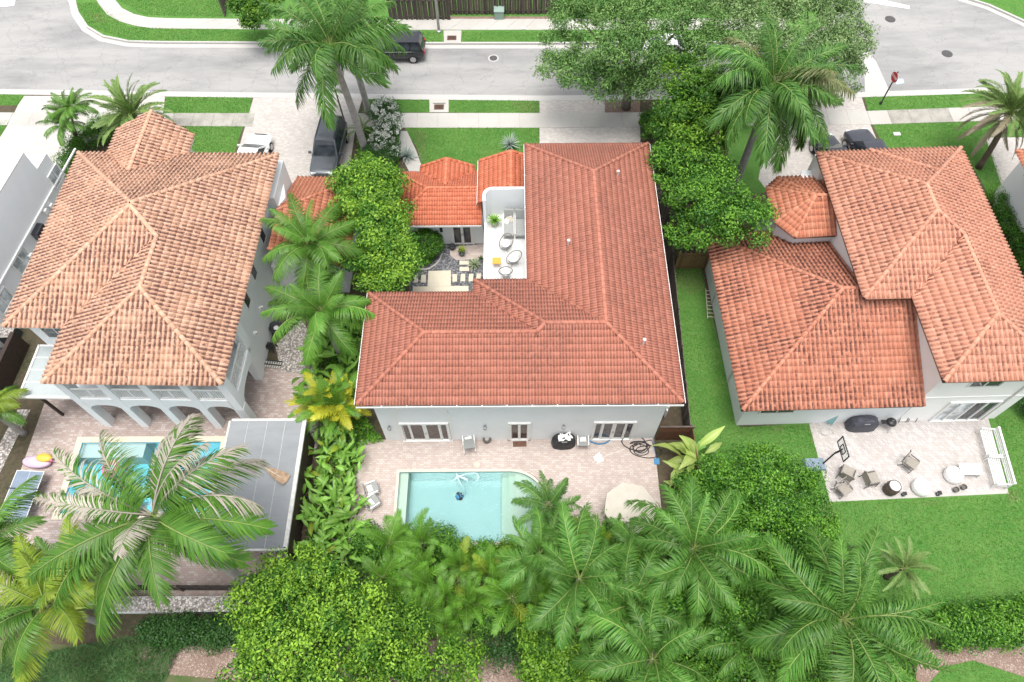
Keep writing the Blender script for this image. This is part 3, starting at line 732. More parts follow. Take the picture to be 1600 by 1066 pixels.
# ================================================================== main house
OX, OY = -7.68, 15.12
HM_ = thing('main_house', 'white two-storey house under a plain terracotta roof, right behind the pool with the curved corner', 'house', (OX, OY, 0))
def q3(pts): return [(x - OX, y - OY, z) for x, y, z in pts]
zS = lambda x, y: 5.65 + SL * (y - 15.12)
ze = 5.65; zr1 = 7.003; zr2 = 7.17
polys = [[(-7.68, 15.12, ze), (8.18, 15.12, ze), (4.54, 18.76, zr2), (1.54, 18.76, zr2), (1.14, 18.36, zr1), (-4.44, 18.36, zr1)],
         [(-7.68, 21.6, ze), (-7.68, 15.12, ze), (-4.44, 18.36, zr1)],
         [(-2.1, 21.6, ze), (-7.68, 21.6, ze), (-4.44, 18.36, zr1), (1.14, 18.36, zr1)],
         [(-2.1, 22.4, ze), (-2.1, 21.6, ze), (1.14, 18.36, zr1), (1.54, 18.76, zr2)],
         [(.78, 22.4, ze), (-2.1, 22.4, ze), (1.54, 18.76, zr2), (4.54, 18.76, zr2)],
         [(.78, 32.4, ze), (.78, 22.4, ze), (4.54, 18.76, zr2), (4.54, 28.76, zr2)],
         [(8.18, 32.4, ze), (.78, 32.4, ze), (4.54, 28.76, zr2)],
         [(8.18, 15.12, ze), (8.18, 32.4, ze), (4.54, 28.76, zr2), (4.54, 18.76, zr2)]]
rid = [((-7.68, 15.12, ze), (-4.44, 18.36, zr1)), ((-7.68, 21.6, ze), (-4.44, 18.36, zr1)), ((1.14, 18.36, zr1), (-4.44, 18.36, zr1)), ((1.14, 18.36, zr1), (1.54, 18.76, zr2)),
       ((-2.1, 22.4, ze), (1.54, 18.76, zr2)), ((1.54, 18.76, zr2), (4.54, 18.76, zr2)), ((8.18, 15.12, ze), (4.54, 18.76, zr2)), ((4.54, 18.76, zr2), (4.54, 28.76, zr2)),
       ((8.18, 32.4, ze), (4.54, 28.76, zr2)), ((.78, 32.4, ze), (4.54, 28.76, zr2))]
o3 = lambda p: (p[0] - OX, p[1] - OY, p[2])
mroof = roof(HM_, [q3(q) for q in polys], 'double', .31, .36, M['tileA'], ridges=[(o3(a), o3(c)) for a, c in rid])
o2 = lambda pts: [(x - OX, y - OY) for x, y in pts]
outline = [(-7.68, 15.12), (8.18, 15.12), (8.18, 32.4), (.78, 32.4), (.78, 22.4), (-2.1, 22.4), (-2.1, 21.6), (-7.68, 21.6)]
ins = .06
fo = [(-7.68 + ins, 15.12 + ins), (8.18 - ins, 15.12 + ins), (8.18 - ins, 32.4 - ins), (.78 + ins, 32.4 - ins), (.78 + ins, 22.4 - ins), (-2.1 + ins, 22.4 - ins), (-2.1 + ins, 21.6 - ins), (-7.68 + ins, 21.6 - ins)]
fascia(HM_, o2(fo), 5.42, 5.62, M['trim'])
gutter(HM_, o2([(-7.68, 15.12)])[0], o2([(8.18, 15.12)])[0], 5.63, (0, -1))
gutter(HM_, o2([(-7.68, 21.6)])[0], o2([(-7.68, 15.12)])[0], 5.63, (-1, 0), wdt=.06)
gutter(HM_, o2([(8.18, 15.12)])[0], o2([(8.18, 32.4)])[0], 5.63, (1, 0), wdt=.06)
gutter(HM_, o2([(.78, 32.4)])[0], o2([(.78, 22.5)])[0], 5.63, (-1, 0), wdt=.06)
WX0, WX1, WY0 = -7.14, 7.70, 15.58
wl_ = [(WX0, WY0), (WX1, WY0), (WX1, 31.9), (1.15, 31.9), (1.15, 22.0), (-1.7, 22.0), (-1.7, 21.1), (WX0, 21.1)]
MB().prism(o2(wl_), 0, 5.45).build('wall', M['wallwhite'], HM_)
# rear doors (south face)
def hx(px, py): p = at(px, py); return p[0] - OX
def rear_set(pxl, pxr, n_side, glass, name, arch=False):
    xl, xr = hx(pxl, 687), hx(pxr, 687); cx = (xl + xr) / 2; y = WY0 - OY; wdt = xr - xl
    fr = MB(); h = 2.28
    fr.box((xl + .06, y - .05, h / 2), (.12, .1, h)); fr.box((xr - .06, y - .05, h / 2), (.12, .1, h)); fr.box((cx, y - .05, h + .06), (wdt, .1, .12)); fr.box((cx, y - .06, .045), (wdt + .1, .13, .09))
    f = fr.build(name, M['trim'], HM_); n = (0, -1)
    sw_ = .36 if n_side else 0; lw = (wdt - .24 - 2 * sw_) / 2
    for s in (-1, 1):
        door_leaf(f, (cx + s * lw / 2, y - .0, .09 + (h - .09) / 2), lw - .01, h - .1, n, glass, handle=0)
        if n_side:
            c = Vector((cx + s * (lw + sw_ / 2), y, .09 + (h - .09) / 2)); b = MB()
            MB().box(c + Vector((0, -.015, 0)), (sw_ - .1, .02, h - .32)).build('sidelight', M[glass], f)
    MB().box((cx - .03, y - .09, 1.1), (.03, .05, .16)).box((cx + .03, y - .09, 1.1), (.03, .05, .16)).build('handle', M['steel'], f)
    return cx, wdt, y
cx, wd, yy = rear_set(632, 706, True, 'glasswarm', 'french_door')
b = MB()                                     # raised plaster surround with an elliptical head
pts = [(cx - 1.42, .05), (cx - 1.42, 3.3)] + [(cx - 1.42 * math.cos(t), 3.3 + 1.35 * math.sin(t)) for t in np.linspace(.08, math.pi - .08, 15)] + [(cx + 1.42, 3.3), (cx + 1.42, .05)]
for i in range(len(pts) - 1):
    (xa, za), (xb, zb) = pts[i], pts[i + 1]; L_ = math.hypot(xb - xa, zb - za); a = math.atan2(zb - za, xb - xa)
    b.box(((xa + xb) / 2, yy - .02, (za + zb) / 2), (L_ + .015, .05 - .0002 * i, .15), 0, 0, ('Y', -a))
b.build('door_surround', M['trim'], HM_)
rear_set(922, 986, True, 'glass', 'french_door')
xl, xr = hx(797.5, 686), hx(825, 686)
fr = MB(); w_ = xr - xl
for x in (xl - .06, xr + .06): fr.box((x, yy - .05, 1.13), (.12, .1, 2.26))
fr.box(((xl + xr) / 2, yy - .05, 2.3), (w_ + .24, .1, .1)); fr.box(((xl + xr) / 2, yy - .05, .05), (w_ + .24, .1, .1))
f = fr.build('patio_door', M['trim'], HM_)
for s in (-1, 1): door_leaf(f, ((xl + xr) / 2 + s * w_ / 4, yy, 1.16), w_ / 2, 2.1, (0, -1), 'glasswarm', .07, .1)
for px in (613.5, 756.5, 881.5):             # wall lanterns
    lx = hx(px, 688) + (.12 if px < 800 else -.14); b = MB(); b.box((lx, yy - .03, 1.95), (.1, .05, .22)); b.lathe([(.02, .12), (.09, .08), (.11, -.02), (.07, -.18), (.02, -.22)], (lx, yy - .15, 1.95), 8)
    b.build('wall_lantern', M['steel'], HM_)
for x, y in ((966, 268), (888.5, 376), (1007, 531)):  # vents on the roof
    zt = 6.9; p = at(x, y, zt); b = MB(); b.tube([(p[0] - OX, p[1] - OY, zt - .75), (p[0] - OX, p[1] - OY, zt)], .055, 8); b.lathe([(.09, 0), (.09, .05), (.0, .09)], (p[0] - OX, p[1] - OY, zt), 8)
    b.build('roof_vent', M['trimold'], HM_)
# annex with hip roof and front gable
za = 2.7; zrA = 3.6
AX = [[(-7.5, 28.7, za), (-1.95, 28.7, za), (-1.95, 30.85, zrA), (-5.35, 30.85, zrA)], [(-7.5, 33.0, za), (-7.5, 28.7, za), (-5.35, 30.85, zrA)],
      [(-5.95, 33.0, za), (-7.5, 33.0, za), (-5.35, 30.85, zrA), (-4.25, 30.85, zrA), (-4.25, 31.3, 3.41)],
      [(-1.95, 33.0, za), (-2.55, 33.0, za), (-4.25, 31.3, 3.41), (-4.25, 30.85, zrA), (-1.95, 30.85, zrA)],
      [(-5.95, 33.5, za), (-5.95, 33.0, za), (-4.25, 31.3, 3.41), (-4.25, 33.5, 3.41)], [(-2.55, 33.0, za), (-2.55, 33.5, za), (-4.25, 33.5, 3.41), (-4.25, 31.3, 3.41)]]
roof(HM_, [q3(q) for q in AX], 'double', .31, .30, M['tileN'], 'annex_roof', nobj=0, ridges=[(o3(a), o3(c)) for a, c in [((-1.95, 30.85, zrA), (-5.35, 30.85, zrA)), ((-7.5, 28.7, za), (-5.35, 30.85, zrA)),
      ((-7.5, 33, za), (-5.35, 30.85, zrA)), ((-4.25, 31.2, 3.43), (-4.25, 33.5, 3.41)), ((-5.95, 33.48, za + .02), (-4.25, 33.48, 3.43)), ((-2.55, 33.48, za + .02), (-4.25, 33.48, 3.43))]])
fascia(HM_, o2(rect(-7.44, 28.76, -1.96, 32.95)), 2.5, 2.67, M['trim'])
gutter(HM_, o2([(-7.5, 28.7)])[0], o2([(-2.0, 28.7)])[0], 2.69, (0, -1), wdt=.09)
MB().prism(o2(rect(-7.1, 29.29, -1.9, 32.6)), 0, 2.52).prism(o2(rect(-5.7, 32.6, -2.8, 33.3)), 0, 2.6).build('annex_wall', M['wallwhite'], HM_)
xl, xr = at(709, 379)[0] - OX, at(739, 379)[0] - OX; ya = 29.29 - OY
fr = MB(); fr.box((xl - .05, ya - .04, 1.08), (.1, .08, 2.16)); fr.box((xr + .05, ya - .04, 1.08), (.1, .08, 2.16)); fr.box(((xl + xr) / 2, ya - .04, 2.2), (xr - xl + .2, .08, .1))
f = fr.build('courtyard_door', M['trim'], HM_)
for s in (-1, 1): door_leaf(f, ((xl + xr) / 2 + s * (xr - xl) / 4, ya, 1.08), (xr - xl) / 2, 2.1, (0, -1), 'glass', .09, .12, -s)
b = MB(); b.box((at(694, 360)[0] - OX, ya - .05, 1.5), (.16, .08, .34)); b.build('wall_lantern', M['blackmetal'], HM_)
# entrance block with gable facing the street, and the roof terrace with its curved wall
zE = 3.8; zrE = 4.62
EN = [[(-2.1, 32.9, zE), (-2.1, 29.4, zE), (-.12, 29.4, zrE), (-.12, 32.9, zrE)], [(.76, 29.4, 4.25), (.76, 32.9, 4.25), (-.12, 32.9, zrE), (-.12, 29.4, zrE)]]
roof(HM_, [q3(q) for q in EN], 'double', .31, .30, M['tileN'], 'entrance_roof', nobj=0, ridges=[(o3(a), o3(c)) for a, c in [((-.12, 29.4, zrE), (-.12, 32.9, zrE)), ((-2.1, 32.88, zE + .02), (-.12, 32.88, zrE + .02)), ((.74, 32.88, 4.27), (-.12, 32.88, zrE + .02))]])
gutter(HM_, o2([(-2.1, 32.9)])[0], o2([(-2.1, 29.4)])[0], 3.78, (-1, 0), wdt=.06, straps=2)
MB().prism(o2(rect(-1.8, 29.5, 1.1, 32.6)), 0, 3.75).build('entrance_wall', M['wallwhite'], HM_)
MB().prism(o2(rect(-1.75, 22.1, 1.12, 29.45)), 0, 3.0).build('terrace_base', M['wallwhite'], HM_)
MB().sheet(o2(rect(-1.66, 22.2, 1.1, 29.2)), 3.006).build('terrace_floor', M['terrace'], HM_)
b = MB()
b.prism(o2(rect(-1.76, 22.3, -1.6, 28.6)), 2.95, 3.25)      # low kerb along the courtyard side
b.build('parapet', M['wallwhite'], HM_)
b = MB()                                                      # tall end wall, its left corner rounded in plan
r_ = .42; wallc = [(1.1, 29.18)] + [(-1.62 + r_ - r_ * math.sin(t), 29.18 - r_ + r_ * math.cos(t)) for t in np.linspace(0, math.pi / 2, 8)] + [(-1.62, 28.3)]
for q in strip(wallc, 0, -.17): b.prism(o2(q), 2.9, 5.3)
b.build('terrace_wall', M['wallwhite'], HM_)

# ================================================================== left house
LO = (-23.23, 16.29); LR = math.radians(-1.2)
HL = thing('left_house', 'white arcaded house with a mildewed tan tile roof, beside the pergola and the blue pool', 'house', (LO[0], LO[1], 0), LR)
Z = 5.9; hx6 = 6.015; za_ = Z + SL * hx6; zw_ = Z + SL * 4.45
A_ = (2.885, 9.385, za_); A2_ = (2.885, 9.215, za_); Wr = (4.45, 7.65, zw_); Wa = (4.45, 4.45, zw_)
LP = [[(8.9, 15.4, Z), (-3.13, 15.4, Z), A_], [(-3.13, 15.4, Z), (-3.13, 3.2, Z), A2_, A_],
      [(-3.13, 3.2, Z), (0, 3.2, Z), Wr, A2_], [(0, 3.2, Z), (0, 0, Z), Wa, Wr], [(0, 0, Z), (8.9, 0, Z), Wa], [(8.9, 0, Z), (8.9, 15.4, Z), A_, A2_, Wr, Wa],
      [(-1.36, 17.4, Z), (-1.36, 15.4, Z), (1.03, 13.01, 6.9), (1.03, 17.9, 6.9)], [(3.43, 15.4, Z), (3.43, 17.0, Z), (1.03, 17.9, 6.9), (1.03, 13.01, 6.9)]]
rid = [((8.9, 15.4, Z), A_), ((-3.13, 15.4, Z), A_), ((-3.13, 3.2, Z), A2_), (A2_, Wr), (Wr, Wa), ((0, 0, Z), Wa), ((8.9, 0, Z), Wa), ((1.03, 13.01, 6.92), (1.03, 17.9, 6.92))]
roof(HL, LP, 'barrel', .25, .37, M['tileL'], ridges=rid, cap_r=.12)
def local(O, rz, pts):
    c, s = math.cos(-rz), math.sin(-rz)
    return [((x - O[0]) * c - (y - O[1]) * s, (x - O[0]) * s + (y - O[1]) * c) for x, y in pts]
fascia(HL, [(.05, .05), (8.85, .05), (8.85, 15.35), (3.4, 15.35), (3.4, 16.9), (-1.3, 16.9), (-1.3, 15.35), (-3.08, 15.35), (-3.08, 3.25), (.05, 3.25)], 5.66, 5.86, M['trim'])
b = MB(); b.prism([(.0, 3.9), (8.45, 3.9), (8.45, 14.9), (3.2, 14.9), (3.2, 16.4), (-1.1, 16.4), (-1.1, 14.9), (-2.6, 14.9), (-2.6, 3.75), (0, 3.75)], 0, 5.68)
b.build('wall', M['wallwhite'], HL)
# arcade: four piers, segmental arches, upper wall with louvred balcony openings
ay = .22; pt = 2.55; px_ = [.35, 2.45, 4.55, 6.62, 8.55]
def pier(x, y, wx, wy, z1=pt): MB().prism(rect(x - wx / 2, y, x + wx / 2, y + wy), 0, z1).build('arcade_pier', M['wallwhite'], HL)
for i, x in enumerate(px_): pier(x, ay, .42 if i < 4 else .5, .5)
pier(8.45 - .2, 3.3, .5, .55)
def arch_wall(name, a, c, thick, z0, z1, rise, pier_w, axis):
    """wall over one opening with a segmental arch below"""
    b = MB(); n = 10; xs_ = np.linspace(a, c, n + 1)
    zz = [z0 + rise * math.sqrt(max(0, 1 - ((x - (a + c) / 2) / ((c - a) / 2)) ** 2)) for x in xs_]
    for i in range(n):
        for lo_hi in (0,):
            x0, x1, za0, za1 = xs_[i], xs_[i + 1], zz[i], zz[i + 1]
            V = []
            for d in thick:
                for (x, z) in ((x0, za0), (x1, za1), (x1, z1), (x0, z1)): V.append((x, d, z) if axis == 'x' else (d, x, z))
            b.add(V, [(0, 1, 2, 3), (7, 6, 5, 4), (0, 4, 5, 1), (3, 2, 6, 7)])
    b.build(name, M['wallwhite'], HL)
for i in range(4): arch_wall('arch', px_[i] + .21, px_[i + 1] - (.21 if i < 3 else .25), (ay + .02, ay + .48), pt - .15, 3.55, .45, .4, 'x')
arch_wall('arch', ay + .5, 3.3, (8.32, 8.75), pt - .15, 3.55, .55, .4, 'y')
for x in px_: MB().prism(rect(x - .21, ay + .005, x + .21 if x < 8 else 8.78, ay + .49), pt, 5.68).build('arcade_pier', M['wallwhite'], HL)
MB().prism(rect(8.31, 3.28, 8.77, 3.95), 3.55, 5.68).build('arcade_pier', M['wallwhite'], HL)
MB().prism(rect(.1, .3, 8.6, 3.9), 3.30, 3.50).build('balcony_floor', M['wallwhite'], HL)
def louvre(a, c, fixed, axis):
    b = MB(); h0, h1 = 3.62, 4.62; L_ = c - a
    def bx(s0, s1, z0, z1, d0=-.03, d1=.03):
        if axis == 'x': b.box(((s0 + s1) / 2, fixed + (d0 + d1) / 2, (z0 + z1) / 2), (s1 - s0, d1 - d0, z1 - z0))
        else: b.box((fixed + (d0 + d1) / 2, (s0 + s1) / 2, (z0 + z1) / 2), (d1 - d0, s1 - s0, z1 - z0))
    bx(a, c, h0, h0 + .06); bx(a, c, h1 - .06, h1, -.035, .035)
    for f_ in (0, .5, 1): p = a + (L_ - .06) * f_; bx(p, p + .06, h0 + .06, h1 - .06)
    k = int(L_ / .125)
    for i in range(1, k): p = a + L_ * i / k; bx(p - .022, p + .022, h0 + .06, h1 - .06, -.02, .02)
    tag(b.build('balcony_railing', M['trim'], HL))
for i in range(4): louvre(px_[i] + .22, px_[i + 1] - .22, ay + .1, 'x')
louvre(ay + .55, 3.2, 8.66, 'y')
b = MB(); b.box((4.3, 3.86, 4.3), (8.0, .06, 1.2)); b.build('balcony_window', M['glass'], HL)
MB().box((2.4, 3.86, 1.1), (2.2, .06, 2.2)).box((6.2, 3.86, 1.1), (2.4, .06, 2.2)).build('ground_floor_window', M['glass'], HL)
for y in (10.4, 7.8, 5.9, 13.6, 14.2): window(HL, (8.45, y, 4.6), .75, 1.25, (1, 0), 1)
window(HL, (-1.3, 3.75, 4.5), 1.5, 1.2, (0, -1), 2)
for y in (6.6, 4.9): MB().box((8.52, y, 2.6), (.14, .2, .25)).box((8.6, y, 2.75), (.2, .1, .06)).build('wall_floodlight', M['trim'], HL)
# white buttress wall beside the driveway
b = MB(); b.prism([(8.45, 12.6), (8.95, 12.6), (8.95, 15.6), (8.45, 15.6)], 0, 5.2); b.prism([(8.95, 14.5), (9.25, 13.4), (8.95, 12.6)], 0, 4.4); b.build('side_wall', M['wallwhite'], HL)
# side annex: lean-to roof against the house wall, hip at the street end
zA = 2.8; WA = 8.97; ea = 13.15; zt = zA + SL * (ea - WA)
yN = local(LO, LR, [at(456, 277.5, zA)[:2]])[0][1]; yS = local(LO, LR, [at(505, 418, zA)[:2]])[0][1]
AP = [[(ea, yS, zA), (ea, yN, zA), (WA, yN - (ea - WA), zt), (WA, yS, zt)], [(ea, yN, zA), (WA + .1, yN, zA), (WA, yN - (ea - WA), zt)]]
roof(HL, AP, 'barrel', .25, .36, M['tileLA'], 'annex_roof', nobj=0, ridges=[((ea, yN, zA), (WA, yN - (ea - WA), zt)), ((ea, yS + .02, zA), (WA, yS + .02, zt))], cap_r=.10)
b = MB(); b.prism(rect(WA - .4, yS + .12, ea - .4, yN - .4), 0, 2.6); b.add([(WA, yS + .12, 2.6), (ea - .4, yS + .12, 2.6), (WA, yS + .12, zt - .1)], [(0, 1, 2)])
b.build('annex_wall', M['wallwhite'], HL)
# lean-to awning of clear panels on the west side, on posts
wp = local(LO, LR, [at(x, y, 3.0)[:2] for x, y in ((126, 540), (30, 621), (124, 624))])
aw = thing('awning', 'pale translucent awning in white frame along the left side of the arcaded house', 'awning', (LO[0], LO[1], 0), LR)
xa, xb = wp[1][0], .1; y0 = wp[1][1]
MB().prism([(xa, y0), (xb + .15, y0), (xb + .0, 3.7), (xa, 3.7)], 2.98, 3.02).build('awning_panel', M['awning'], aw)
b = MB(); b.box((xa, (y0 + 3.7) / 2, 3.02), (.10, 3.7 - y0 + .1, .14)); b.box(((xa + xb) / 2, y0, 3.02), (xb - xa + .3, .12, .145)); b.box(((xa + xb) / 2, 3.7, 3.02), (xb - xa, .1, .14))
for f_ in (.28, .52, .76): b.box(((xa + xb) / 2, y0 + (3.7 - y0) * f_, 3.05), (xb - xa, .05, .05))
b.build('awning_frame', M['trim'], aw)
for x, y in ((xa + .6, y0 + .35),): MB().box((x, y, 1.48), (.13, .13, 2.95)).build('post', M['darkbrown'], aw)
MB().box((xb + .12, y0 - .08, 2.9), (.2, .16, .2)).build('rain_head', M['steel'], aw)

# ================================================================== right house
RO = (20.97, 16.02); RR = math.radians(1.3)
HR = thing('right_house', 'white house with stepped salmon tile roofs and a small round turret, above the herringbone patio', 'house', (RO[0], RO[1], 0), RR)
zh = lambda d: 5.9 + SL * d
Ta = (1.775, 9.265, zh(4.325)); Tn = (1.775, 11.05, zh(4.325)); Wj = (3.05, 7.99, zh(3.05)); Ws = (3.05, 3.05, zh(3.05))
Nb = (3.35, 12.625, zh(2.75))
RP = [[(0, 0, 5.9), (6.1, 0, 5.9), Ws], [(6.1, 0, 5.9), (6.1, 15.4, 5.9), Nb, Tn, Ta, Wj, Ws], [(0, 4.94, 5.9), (0, 0, 5.9), Ws, Wj],
      [(-2.55, 4.94, 5.9), (0, 4.94, 5.9), Wj, Ta], [(-2.55, 15.23, 5.9), (-2.55, 4.94, 5.9), Ta, Tn],
      [(.75, 15.375, 5.9), (-2.55, 15.375, 5.9), Tn, Nb], [(6.1, 15.45, 5.9), (.6, 15.45, 5.9), (3.35, 12.7, zh(2.75))]]
rid = [((0, 0, 5.9), Ws), ((6.1, 0, 5.9), Ws), (Ws, Wj), (Wj, Ta), ((-2.55, 4.94, 5.9), Ta), (Ta, Tn), ((-2.55, 15.3, 5.9), Tn), (Nb, Tn), ((.6, 15.45, 5.93), Nb), ((6.1, 15.45, 5.9), Nb)]
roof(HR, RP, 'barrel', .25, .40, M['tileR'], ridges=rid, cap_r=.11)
b = MB(); b.prism([(.05, .05), (6.05, .05), (6.05, 15.3), (-2.5, 15.3), (-2.5, 4.99), (.05, 4.99)], 5.7, 5.86); b.build('soffit', M['darkbrown'], HR)
b = MB()
for q in strip([(-2.55, 15.2), (-2.55, 4.94), (0.0, 4.94), (0, 0), (6.1, 0)], .05, -.05): b.prism(q, 5.78, 5.9)
b.build('drip_edge', M['darkbrown'], HR)
b = MB(); b.prism([(.5, .5), (6.0, .5), (6.0, 14.9), (-2.1, 14.9), (-2.1, 5.4), (.5, 5.4)], 0, 5.75); b.build('wall', M['wallwarm'], HR)
b = MB(); b.prism([(.46, .46), (6.04, .46), (6.04, .5), (.46, .5)], 2.95, 3.05); b.build('wall_band', M['wallwarm'], HR)
window(HR, (3.0, .5, 4.75), 1.7, 1.1, (0, -1), 2, 'window', 'glass', .06)
xl = local(RO, RR, [at(1450, 656)[:2]])[0][0]; xr = local(RO, RR, [at(1527, 652)[:2]])[0][0]
sg = MB(); y = .5; h = 2.35; w_ = xr - xl
sg.box((xl + .05, y - .05, h / 2), (.1, .1, h)); sg.box((xr - .05, y - .05, h / 2), (.1, .1, h)); sg.box(((xl + xr) / 2, y - .05, h + .04), (w_, .1, .08)); sg.box(((xl + xr) / 2, y - .06, .03), (w_, .12, .06))
for i in (1, 2, 3): sg.box((xl + w_ * i / 4, y - .05, h / 2 + .02), (.07, .085, h - .06))
sgd = sg.build('sliding_door', M['trim'], HR)
for i in range(4): MB().box((xl + w_ * (i + .5) / 4, y - .015, h / 2 + .03), (w_ / 4 - .08, .02, h - .1)).build('pane', M['glasslight' if i < 2 else 'glass'], sgd)
b = MB(); b.tube([(xr + .15, y - .06, .1), (xr + .15, y - .06, 5.6)], .045, 6); b.build('downspout', M['trimold'], HR)
# low wing
zl = 3.0; w5 = 5.84; zlr = zl + SL * w5
L1_ = (-9.08 + w5, .08 + w5, zlr)
RLp = [[(-9.08, .08, zl), (.48, .08, zl), (.48, 5.35, zl + SL * 5.27), (-2.1, 5.35, zl + SL * 5.27), (-2.1, 5.92, zlr), L1_], [(-9.08, 11.76, zl), (-9.08, .08, zl), L1_],
       [(-2.12, 11.76, zl), (-9.08, 11.76, zl), L1_, (-2.12, 5.92, zlr)]]
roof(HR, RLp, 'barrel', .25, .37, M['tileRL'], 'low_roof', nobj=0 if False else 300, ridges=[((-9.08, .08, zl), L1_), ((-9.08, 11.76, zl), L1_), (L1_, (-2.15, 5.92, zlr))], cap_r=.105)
b = MB(); b.prism([(-9.0, .16), (.45, .16), (.45, .4), (-2.2, 5.0), (-2.2, 11.6), (-9.0, 11.6)], 2.78, 2.96); b.build('soffit', M['trim'], HR)
b = MB()
for q in strip([(-2.2, 11.76), (-9.08, 11.76), (-9.08, .08), (.45, .08)], .05, -.05): b.prism(q, 2.87, 3.0)
b.build('drip_edge', M['darkbrown'], HR)
b = MB(); b.prism([(-8.55, .52), (.49, .52), (.49, 6), (-2.12, 6), (-2.12, 11.3), (-8.55, 11.3)], 0, 2.8); b.build('wall', M['wallwhite'], HR)
window(HR, (-6.8, .52, 2.0), 1.9, .9, (0, -1), 2, 'window', 'glass', .06)
for y in (3.2, 8.6): MB().tube([(-8.62, y, .1), (-8.62, y, 2.8)], .04, 6).build('downspout', M['trimold'], HR)
# turret
zt_ = 4.5
tw = local(RO, RR, [at(x, y, zt_)[:2] for x, y in ((1198, 294), (1215.6, 278), (1279.5, 276), (1306, 366.5), (1242, 371), (1211, 347))])
ap = (-3.2, 12.35, 5.55); tw[2] = (-2.12, tw[2][1]); tw[3] = (-2.12, tw[3][1])
tp = [(x, y, zt_) for x, y in tw]; apw = (-2.12, ap[1], 5.55)
TP = [[tp[1], tp[0], ap], [tp[0], tp[5], ap], [tp[5], tp[4], ap], [tp[4], tp[3], apw, ap], [tp[2], tp[1], ap, apw]]
roof(HR, TP, 'barrel', .25, .37, M['tileLA'], 'turret_roof', nobj=0, ridges=[(tp[i], ap) for i in (0, 1, 4, 5)] + [(ap, apw)], cap_r=.10)
sc_ = lambda p, k: (ap[0] + (p[0] - ap[0]) * k, ap[1] + (p[1] - ap[1]) * k)
MB().prism([sc_(p, .97) for p in tw[:2]] + [tw[2], tw[3]] + [sc_(p, .97) for p in tw[4:]], 4.28, 4.46).build('turret_soffit', M['darkbrown'], HR)
MB().prism([sc_(p, .88) for p in tw[:2]] + [(-2.12, sc_(tw[2], .88)[1]), (-2.12, sc_(tw[3], .88)[1])] + [sc_(p, .88) for p in tw[4:]], 0, 4.3).build('turret_wall', M['wallwhite'], HR)
MB().prism([(-3.6, 14.0), (-2.12, 14.0), (-2.12, 15.2), (-3.0, 15.2)], 0, 4.6).build('side_wall', M['wallwhite'], HR)
MB().prism([(-2.45, 14.2), (-2.1, 14.2), (-2.1, 15.6), (-2.45, 15.6)], 0, 5.5).build('side_wall', M['wallwarm'], HR)

# ================================================================== neighbours at the edges
def wv(px, py, z): p = at(px, py, z); return (p[0], p[1])
NL = thing('far_left_house', 'grey stucco house with a white flat tiled roof at the left edge', 'house', (-34, 25, 0))
zf = 5.6
c0 = wv(38, 240, zf); c1 = wv(0, 303, zf); c2 = wv(-60, 402, zf)
dirv = Vector((c2[0] - c0[0], c2[1] - c0[1])).normalized()
far = (c0[0] + dirv.x * 22, c0[1] + dirv.y * 22)
b = MB(); b.prism([c0, far, (far[0] - 12, far[1]), (c0[0] - 12, c0[1])], 0, zf); b.build('wall', M['wallgrey'], NL, world=True)
MB().prism([c0, far, (far[0] - 12, far[1]), (c0[0] - 12, c0[1])], zf + .003, zf + .09).build('flat_roof', M['flatroof'], NL, world=True)
n_ = Vector((-dirv.y, dirv.x)); n_ = n_ if n_.x > 0 else -n_
def on_wall(px, py):
    """point of the street-side wall plane seen at a pixel: distance along the wall and height"""
    w = RW @ np.array([px - 800.0, py - 533.0, F_PX]); k = (c0[0] * n_.x + c0[1] * n_.y) / (w[0] * n_.x + w[1] * n_.y)
    return (w[0] * k - c0[0]) * dirv.x + (w[1] * k - c0[1]) * dirv.y, CAM_H + w[2] * k
z2 = on_wall(60, 264)[1]; s_ = on_wall(73, 241)[0]
pA = Vector(c0) + dirv * s_
MB().prism([tuple(pA), c0, (c0[0] - 8, c0[1]), (pA.x - 8, pA.y)], 0, z2).build('wing_wall', M['wallgrey'], NL, world=True)
MB().prism([tuple(pA), c0, (c0[0] - 8, c0[1]), (pA.x - 8, pA.y)], z2 + .003, z2 + .06).build('wing_roof', M['flatroof'], NL, world=True)
rzw = math.atan2(dirv.y, dirv.x)
def wall_pt(px, py, out=0.0):
    s__, z__ = on_wall(px, py); p = Vector(c0) + dirv * s__ + n_ * out; return Vector((p.x, p.y, z__))
a_, b_ = wall_pt(72, 300, .05), wall_pt(5, 445, .05); mid_ = (a_ + b_) / 2
MB().box((mid_.x, mid_.y, mid_.z), ((b_ - a_).length * 2.2, .1, .1), rzw).build('wall_band', M['trim'], NL, world=True)
for px, py, wd_, hh in ((34, 408, 1.5, 1.15), (87, 275, 1.3, 1.1), (5, 470, 1.4, 1.1)):
    p = wall_pt(px, py); window(NL, (p.x + 34, p.y - 25, p.z), wd_, hh, (n_.x, n_.y), 2, 'window', 'glasslight', .08)
p = wall_pt(57, 362, .2); MB().box((p.x, p.y, p.z), (.9, .4, .6), rzw).build('air_conditioner', M['carslate'], NL, world=True)
for px, py in ((78, 322), (69, 330), (46, 400)): p = wall_pt(px, py, .1); MB().box((p.x, p.y, p.z), (.3, .2, .3), rzw).build('wall_fixture', M['trim'], NL, world=True)
NR = thing('far_right_house', 'grey stucco house with a barred window at the right edge', 'house', (38, 24, 0))
B0 = wv(1550, 305, 0); e0 = (B0[0], B0[1]); rc = wv(1587, 236, 5.4); e1 = Vector((e0[0] + .35, e0[1] - 16))
MB().prism([e0, tuple(e1), (e1.x + 10, e1.y), (e0[0] + 10, e0[1])], 0, 5.35).build('wall', M['wallgrey'], NR, world=True)
ox_ = rc[0] - e0[0]
